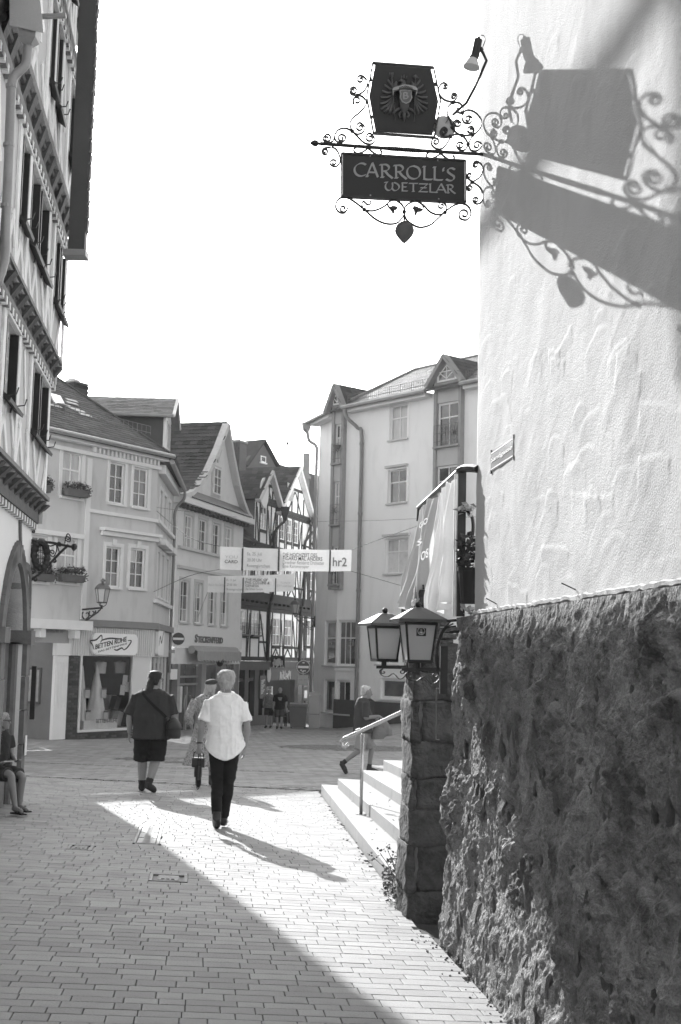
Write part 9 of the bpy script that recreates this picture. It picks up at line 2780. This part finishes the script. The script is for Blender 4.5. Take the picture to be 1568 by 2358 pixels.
cw = in_man(-0.30, 0.08, 0.66)
def cbox(x0, x1, y0, y1, z0, z1): return MB().box(cw.x + x0, cw.x + x1, cw.y + y0, cw.y + y1, cw.z + z0, cw.z + z1)
mk('camera_body', cbox(-0.075, 0.075, -0.03, 0.03, 0.02, 0.115), LEATH, cm)
mk('top_plate', cbox(-0.073, 0.073, -0.028, 0.028, 0.116, 0.130), SHUT, cm)
mk('lens', MB().tube([cw + V3(0, 0.0, 0.03), cw + V3(0.0, -0.01, -0.03), cw + V3(0.0, -0.01, -0.09)], [0.045, 0.048, 0.046], 14), LEATH, cm)
for dx in (-0.062, 0.062): mk('strap', MB().tube(cat([cw + V3(dx, 0, 0.13), cw + V3(dx * 0.8, -0.01, 0.19), in_man(-0.30, 0.05, 0.86)], 4), 0.006, 5), CLBLK, cm)
mk('strap_loop', MB().tube(cat([in_man(-0.28, 0.03, 0.86), in_man(-0.27, -0.04, 0.70), in_man(-0.27, -0.05, 0.50), in_man(-0.29, -0.05, 0.44), in_man(-0.305, -0.04, 0.52), in_man(-0.30, 0.0, 0.75), in_man(-0.30, 0.04, 0.86)], 4), 0.0045, 5), CLBLK, cm)
# the heavy-set person in black
p0 = stand_at(343, 1824)
J = std(pelvis=(0, 0, 0.93), waist=(0, 0, 1.10), chest=(0, 0, 1.28), shoulders=(0, 0, 1.42), neck=(0.01, 0.02, 1.50), head=(0.03, 0.04, 1.63), look=(0.45, 1, 0),
  sh_l=(-0.23, 0, 1.39), sh_r=(0.23, 0, 1.39), el_l=(-0.32, -0.02, 1.09), wr_l=(-0.325, 0.02, 0.85), el_r=(0.31, 0.02, 1.11), wr_r=(0.22, 0.20, 1.02),
  hi_l=(-0.11, 0, 0.86), hi_r=(0.11, 0, 0.86), kn_l=(-0.12, 0.05, 0.47), an_l=(-0.115, 0.05, 0.09), to_l=(-0.14, 0.20, 0.04), kn_r=(0.08, 0.0, 0.48), an_r=(0.01, -0.14, 0.13), to_r=(0.07, -0.02, 0.04))
hv, HPh = person('heavy-set person in black shirt and shorts with a long ponytail and shoulder bag', p0, R(0), J, dict(hip=(0.225, 0.185), waist=(0.245, 0.205), chest=(0.235, 0.185), arm=1.30, leg=1.30, neck=1.2, headk=1.05), [
 ('shorts', CLBLK, dict(len=1.05, width=1.05)), ('tee', CLDRK, dict(hem=-0.16, flare=0.03, ease=0.03, sleeve=0.95, cuff=1.1, wr=0.014)), ('shoes', CLDRK, dict(high=0.03)), ('socks', CLDRK),
 ('hair', HAIRD, dict(locks=[([(0, -0.10, 0.0), (0, -0.13, -0.06), (-0.005, -0.15, -0.16), (-0.005, -0.20, -0.32), (0.0, -0.225, -0.50)], [0.045, 0.036, 0.055, 0.05, 0.012]), ([(-0.03, -0.10, 0.0), (-0.03, -0.14, -0.12), (-0.03, -0.20, -0.38)], [0.03, 0.04, 0.01])])), ('glasses', SHUT)], 0.012, s=1.03)
def in_p(root, x, y, z, s): return Matrix.Translation(root.location) @ Matrix.Rotation(root.rotation_euler.z, 4, 'Z') @ (Vector((x, y, z)) * s)
bq = lambda x, y, z: in_p(hv, x, y, z, 1.03)
bg = empty('shoulder_bag', bq(0.33, -0.05, 0.80), 'dark rounded shoulder bag on a long strap at the hip of the heavy-set person', 'bag')
bx_ = loft([(bq(0.335, -0.06, 0.79), 0.10, 0.15), (bq(0.33, -0.06, 0.84), 0.115, 0.185), (bq(0.325, -0.06, 0.95), 0.11, 0.185), (bq(0.32, -0.06, 1.04), 0.085, 0.16), (bq(0.315, -0.06, 1.075), 0.04, 0.11)], 18)
mk('bag_body', bx_, gm('bag_black', 0.03, 0.7, 0.1, 6, 0.2, 50), bg, sm=True)
mk('bag_flap', loft([(bq(0.335, -0.065, 0.93), 0.122, 0.19), (bq(0.33, -0.065, 1.0), 0.108, 0.178), (bq(0.322, -0.06, 1.06), 0.07, 0.14), (bq(0.318, -0.06, 1.085), 0.03, 0.08)], 18), gm('bag_flap', 0.045, 0.7, 0.1, 6, 0.2, 50), bg, sm=True)
mk('bag_strap', MB().strip(cat([bq(0.30, -0.18, 1.02), bq(0.20, -0.245, 1.14), bq(0.02, -0.262, 1.30), bq(-0.12, -0.20, 1.44), bq(-0.15, -0.05, 1.49)], 6), 0.045, 0.006, V3(0.6, -0.35, 0.75)), CLBLK, bg)
mk('buckle', MB().ball(bq(0.255, -0.225, 1.075), 0.028, 8), SHUT, bg)
# the woman in the patterned dress and beret, mostly behind the man
p0 = stand_at(462, 1826)
p0 = Vector((atY(469, 1826, 21.3).x, 21.3, 0)); p0.z = gz(p0.x, p0.y)
J = std(head=(0.06, 0.03, 1.64), neck=(0.03, 0.01, 1.52), look=(0.2, 1, 0), el_l=(-0.29, -0.05, 1.16), wr_l=(-0.24, 0.12, 0.96), el_r=(0.26, -0.03, 1.15), wr_r=(0.24, 0.08, 0.92), sh_l=(-0.18, 0, 1.43), sh_r=(0.18, 0, 1.43),
  kn_l=(-0.09, -0.02, 0.50), an_l=(-0.09, -0.20, 0.17), to_l=(-0.09, -0.10, 0.05), kn_r=(0.10, 0.07, 0.50), an_r=(0.12, 0.08, 0.10), to_r=(0.12, 0.22, 0.04))
person('woman in a long patterned dress and dark beret walking beside the man in white', p0, R(4), J, dict(hip=(0.175, 0.13), waist=(0.14, 0.11), chest=(0.165, 0.12)), [
 ('dress', DRESS, dict(hem=0.36, w=0.30, swing=(-0.07, -0.03, 0))), ('shoes', LEATH, dict(high=0.10)), ('hair', HAIRB, dict(locks=[([(-0.06, -0.05, -0.02), (-0.075, -0.06, -0.12), (-0.06, -0.07, -0.22)], [0.035, 0.045, 0.02]), ([(0.05, -0.06, -0.02), (0.06, -0.07, -0.12)], [0.035, 0.03])])), ('hat', CLMID)], 0.012, s=0.98)
# the man with a bag crossing to the right
p0 = Vector((atY(833, 1768, 26.5).x, 26.5, 0)); p0.z = gz(p0.x, p0.y)
J = std(head=(0, 0.07, 1.63), neck=(0, 0.03, 1.51), chest=(0, -0.02, 1.30), waist=(0, 0.02, 1.12), shoulders=(0, -0.01, 1.44), headup=(0, 0.12, 1), look=(0, 1, -0.08), sh_l=(-0.20, 0, 1.42), sh_r=(0.20, 0.02, 1.42),
  el_l=(-0.24, 0.06, 1.13), wr_l=(-0.18, 0.30, 1.12), el_r=(0.26, 0.02, 1.13), wr_r=(0.20, 0.30, 1.17), hd_r=(-0.3, 1, -0.5), hd_l=(0.3, 1, -0.3), pn_r=(-0.4, 0, -1), pn_l=(0.4, 0, -1), curl_r=0.9, curl_l=0.9,
  kn_l=(-0.09, 0.20, 0.52), an_l=(-0.09, 0.16, 0.12), to_l=(-0.10, 0.32, 0.05), kn_r=(0.09, -0.06, 0.50), an_r=(0.08, -0.40, 0.22), to_r=(0.08, -0.33, 0.06))
wk, HPw = person('grey-haired man in a dark shirt and khaki shorts walking right with a carrier bag', p0, R(-84), J, dict(hip=(0.17, 0.15), waist=(0.165, 0.165), chest=(0.185, 0.145), neck=1.1), [
 ('shorts', KHAKI, dict(len=0.98, width=1.12)), ('shirt', CLMID, dict(hem=-0.14, flare=0.02, ease=0.022, sleeve=0.98, cuff=1.05)), ('shoes', CLDRK, dict(high=0.05)), ('socks', CLDRK), ('hair', HAIRW, dict(thin=True, nape=0.8, strands=90))], 0.011, s=1.02)
wq = lambda x, y, z: in_p(wk, x, y, z, 1.02)
cbg = empty('carrier_bag', wq(0, 0.36, 0.62), 'crumpled grey carrier bag held in front by the man in khaki shorts', 'bag')
fuse('bag_body', [loft([(wq(0.02, 0.30, 0.70), 0.13, 0.07), (wq(0.02, 0.34, 0.80), 0.16, 0.10), (wq(0.02, 0.36, 0.98), 0.15, 0.10), (wq(0.02, 0.36, 1.10), 0.11, 0.05)], 18), loft([(wq(0.02, 0.52, 0.78), 0.09, 0.05), (wq(0.02, 0.46, 0.90), 0.13, 0.07), (wq(0.02, 0.40, 1.08), 0.09, 0.05)], 16)], BAGG, None, 0.012, 2, 0.016, 3)
bo_ = bpy.data.objects['bag_body.001'] if 'bag_body.001' in bpy.data.objects else bpy.data.objects['bag_body']
bo_.parent = cbg
bo_.data.transform(Matrix.Translation(-cbg.location))
for y in (0.32, 0.40): mk('bag_handle', MB().tube(cat([wq(0.06, y, 1.08), wq(0.12, 0.36, 1.18), wq(0.20, 0.37, 1.15)], 4), 0.010, 5), CLDRK, cbg)
# the couple by the pub, walking towards the camera
pA = Vector((atY(618, 1672, 57.0).x, 57.0, 0)); pA.z = gz(pA.x, pA.y)
J = std(head=(0, 0.02, 1.63), el_l=(-0.27, 0.0, 1.15), wr_l=(-0.24, 0.12, 0.98), el_r=(0.28, -0.02, 1.16), wr_r=(0.24, 0.16, 1.05), kn_r=(0.09, 0.10, 0.52), an_r=(0.09, 0.10, 0.11), to_r=(0.10, 0.25, 0.05), an_l=(-0.09, -0.06, 0.10), to_l=(-0.10, 0.08, 0.04))
ca, _ = person('woman in a striped sleeveless top and dark shorts walking towards the camera by the pub', pA, R(172), J, dict(hip=(0.19, 0.15), waist=(0.17, 0.14), chest=(0.185, 0.14), arm=1.1, leg=1.1), [
 ('shorts', CLDRK, dict(len=0.85)), ('top', STRIPE, dict(hem=-0.06)), ('shoes', CLDRK), ('hair', HAIRG, dict(thin=True))], 0.015, group='couple by the pub', s=0.97)
aq = lambda x, y, z: in_p(ca, x, y, z, 0.97)
hb2 = empty('handbag', aq(0.30, 0.05, 0.95), 'dark handbag under the arm of the woman in the striped top', 'bag')
mk('bag_body', loft([(aq(0.30, 0.02, 0.90), 0.07, 0.14), (aq(0.31, 0.02, 1.0), 0.08, 0.16), (aq(0.29, 0.02, 1.14), 0.05, 0.13)], 14), CLDRK, hb2, sm=True)
mk('bag_strap', MB().tube(cat([aq(0.29, 0.10, 1.12), aq(0.22, 0.03, 1.47), aq(0.29, -0.06, 1.12)], 4), 0.012, 5), CLDRK, hb2)
pB = Vector((atY(643, 1674, 56.2).x, 56.2, 0)); pB.z = gz(pB.x, pB.y)
J = std(el_l=(-0.29, 0.0, 1.15), wr_l=(-0.27, 0.14, 0.93), kn_l=(-0.09, 0.10, 0.52), an_l=(-0.09, 0.08, 0.10), to_l=(-0.10, 0.24, 0.05), an_r=(0.09, -0.08, 0.10), to_r=(0.10, 0.07, 0.04))
cb2, _ = person('bald man in a printed black t-shirt and dark shorts beside the pub', pB, R(180), J, dict(hip=(0.175, 0.14), waist=(0.18, 0.15), chest=(0.195, 0.145), arm=1.1, leg=1.05), [
 ('shorts', CLMID, dict(len=1.0, width=1.1)), ('tee', CLBLK, dict(hem=-0.12, sleeve=0.9)), ('shoes', CLDRK)], 0.015, group='couple by the pub', s=1.0)
bqq = lambda x, y, z: in_p(cb2, x, y, z, 1.0)
for k in range(4):
 mk_local('shirt_print', MB().box(-0.10 + 0.01 * k, 0.10 - 0.02 * k, 0.172, 0.180, 1.34 - 0.035 * k, 1.355 - 0.035 * k), LETTER, cb2)
mk('paper_bag', loft([(bqq(-0.30, 0.20, 0.72), 0.06, 0.08), (bqq(-0.30, 0.20, 0.80), 0.09, 0.11), (bqq(-0.29, 0.19, 0.92), 0.05, 0.06)], 12), BAGG, label='small pale bag in the hand of the bald man', cat='bag')
# the woman seated on the ledge at the left edge
sx = -4.62
Yw = 15.7
zgw = gz(sx, Yw)
p0 = Vector((atY(-6, 1740, Yw).x, Yw, zgw))
J = dict(pelvis=(0, 0, 0.56), waist=(0, 0.02, 0.72), chest=(0, 0.02, 0.92), shoulders=(0, 0.02, 1.06), neck=(0, 0.05, 1.14), head=(0, 0.09, 1.27), look=(-0.67, 0.74, -0.05),
   sh_l=(-0.18, 0.02, 1.04), sh_r=(0.18, 0.02, 1.04), el_l=(-0.22, 0.04, 0.76), wr_l=(-0.14, 0.26, 0.70), el_r=(0.23, 0.02, 0.76), wr_r=(0.18, 0.26, 0.68), hd_r=(-0.3, 1, 0.05), hd_l=(0.3, 1, 0.05), pn_r=(0, 0, 1), pn_l=(0, 0, 1), curl_r=0.7,
   hi_l=(-0.09, 0.04, 0.54), hi_r=(0.09, 0.04, 0.54), kn_l=(-0.11, 0.46, 0.50), an_l=(-0.12, 0.42, 0.09), to_l=(-0.13, 0.58, 0.04), kn_r=(0.10, 0.47, 0.53), an_r=(0.10, 0.62, 0.10), to_r=(0.10, 0.79, 0.045))
se, _ = person('woman with long blond hair and glasses sitting on the stone ledge at the left edge', p0, R(-130), J, dict(hip=(0.17, 0.15), waist=(0.145, 0.13), chest=(0.165, 0.13)), [
 ('shorts', CLMID, dict(len=0.85, width=1.05)), ('tee', CLDRK, dict(hem=-0.02, sleeve=0.6)), ('hair', HAIRB, dict(locks=[([(0.06, -0.05, 0.0), (0.075, -0.05, -0.12), (0.07, -0.03, -0.26)], [0.04, 0.045, 0.02]), ([(-0.06, -0.05, 0.0), (-0.075, -0.05, -0.12), (-0.07, -0.03, -0.26)], [0.04, 0.045, 0.02]), ([(0, -0.08, -0.02), (0, -0.10, -0.16), (0, -0.09, -0.30)], [0.06, 0.065, 0.03])])), ('glasses', SHUT)], 0.011, s=0.83)
sq = lambda x, y, z: in_p(se, x, y, z, 0.83)
for nm, x, y in (('sandal', -0.13, 0.50), ('sandal', 0.10, 0.70)):
 mk_local('sandal', MB().box(x - 0.045, x + 0.045, y - 0.13, y + 0.14, 0.004, 0.022), CLDRK, se)
 mk_local('sandal_strap', MB().tube([(x - 0.045, y + 0.05, 0.02), (x, y + 0.04, 0.085), (x + 0.045, y + 0.05, 0.02)], 0.010, 5), CLDRK, se)
mk('booklet', MB().hexa([sq(0.02, 0.36, 0.70), sq(0.20, 0.36, 0.70), sq(0.20, 0.44, 0.715), sq(0.02, 0.44, 0.715), sq(0.02, 0.36, 0.712), sq(0.20, 0.36, 0.712), sq(0.20, 0.44, 0.727), sq(0.02, 0.44, 0.727)]), WHITEOLD, label='thin booklet in the hands of the seated woman', cat='booklet')
# fallen leaves and grit blown along the steps and the wall
lit = MB()
rl = random.Random(77)
for k in range(170):
 if k < 110:
  b_ = rl.uniform(10, 19.5)
  a_ = step_a(0, b_) - abs(rl.gauss(0, 0.10)) - 0.01
  lev = 0
 else:
  b_ = rl.uniform(10.3, 19)
  lv_ = rl.randrange(3)
  a_ = step_a(lv_, b_) + rl.uniform(0.02, 0.4)
  lev = RISE * (lv_ + 1)
 p = lane(a_, b_)
 p.z = gz(p.x, p.y) + lev + 0.004
 s_ = rl.uniform(0.010, 0.028)
 an_ = rl.uniform(0, 6.28)
 d_ = V3(math.cos(an_), math.sin(an_), rl.uniform(0, 0.5)) * s_
 w_ = V3(-math.sin(an_), math.cos(an_), rl.uniform(0, 0.4)) * s_ * 0.5
 lit.add([p - d_, p + w_, p + d_, p - w_], [(0, 1, 2), (0, 2, 3)])
mk('leaf_litter', lit, gm('dry_leaf', 0.09, 0.8, 0.3, 9, island=0.5), kind='stuff')
bpy.data.scenes.remove(TMP)
# thin summer haze over the town
HZ = bpy.data.materials.new('haze')
HZ.use_nodes = True
HZ.node_tree.nodes.clear()
_v, _o = HZ.node_tree.nodes.new('ShaderNodeVolumePrincipled'), HZ.node_tree.nodes.new('ShaderNodeOutputMaterial')
_v.inputs['Color'].default_value = (0.95, 0.95, 0.95, 1)
_v.inputs['Density'].default_value = 0.0003
_v.inputs['Anisotropy'].default_value = 0.3
HZ.node_tree.links.new(_v.outputs[0], _o.inputs['Volume'])
mk('haze', MB().box(-64, 64, -37, 130, -8.5, 19), HZ, kind='stuff')
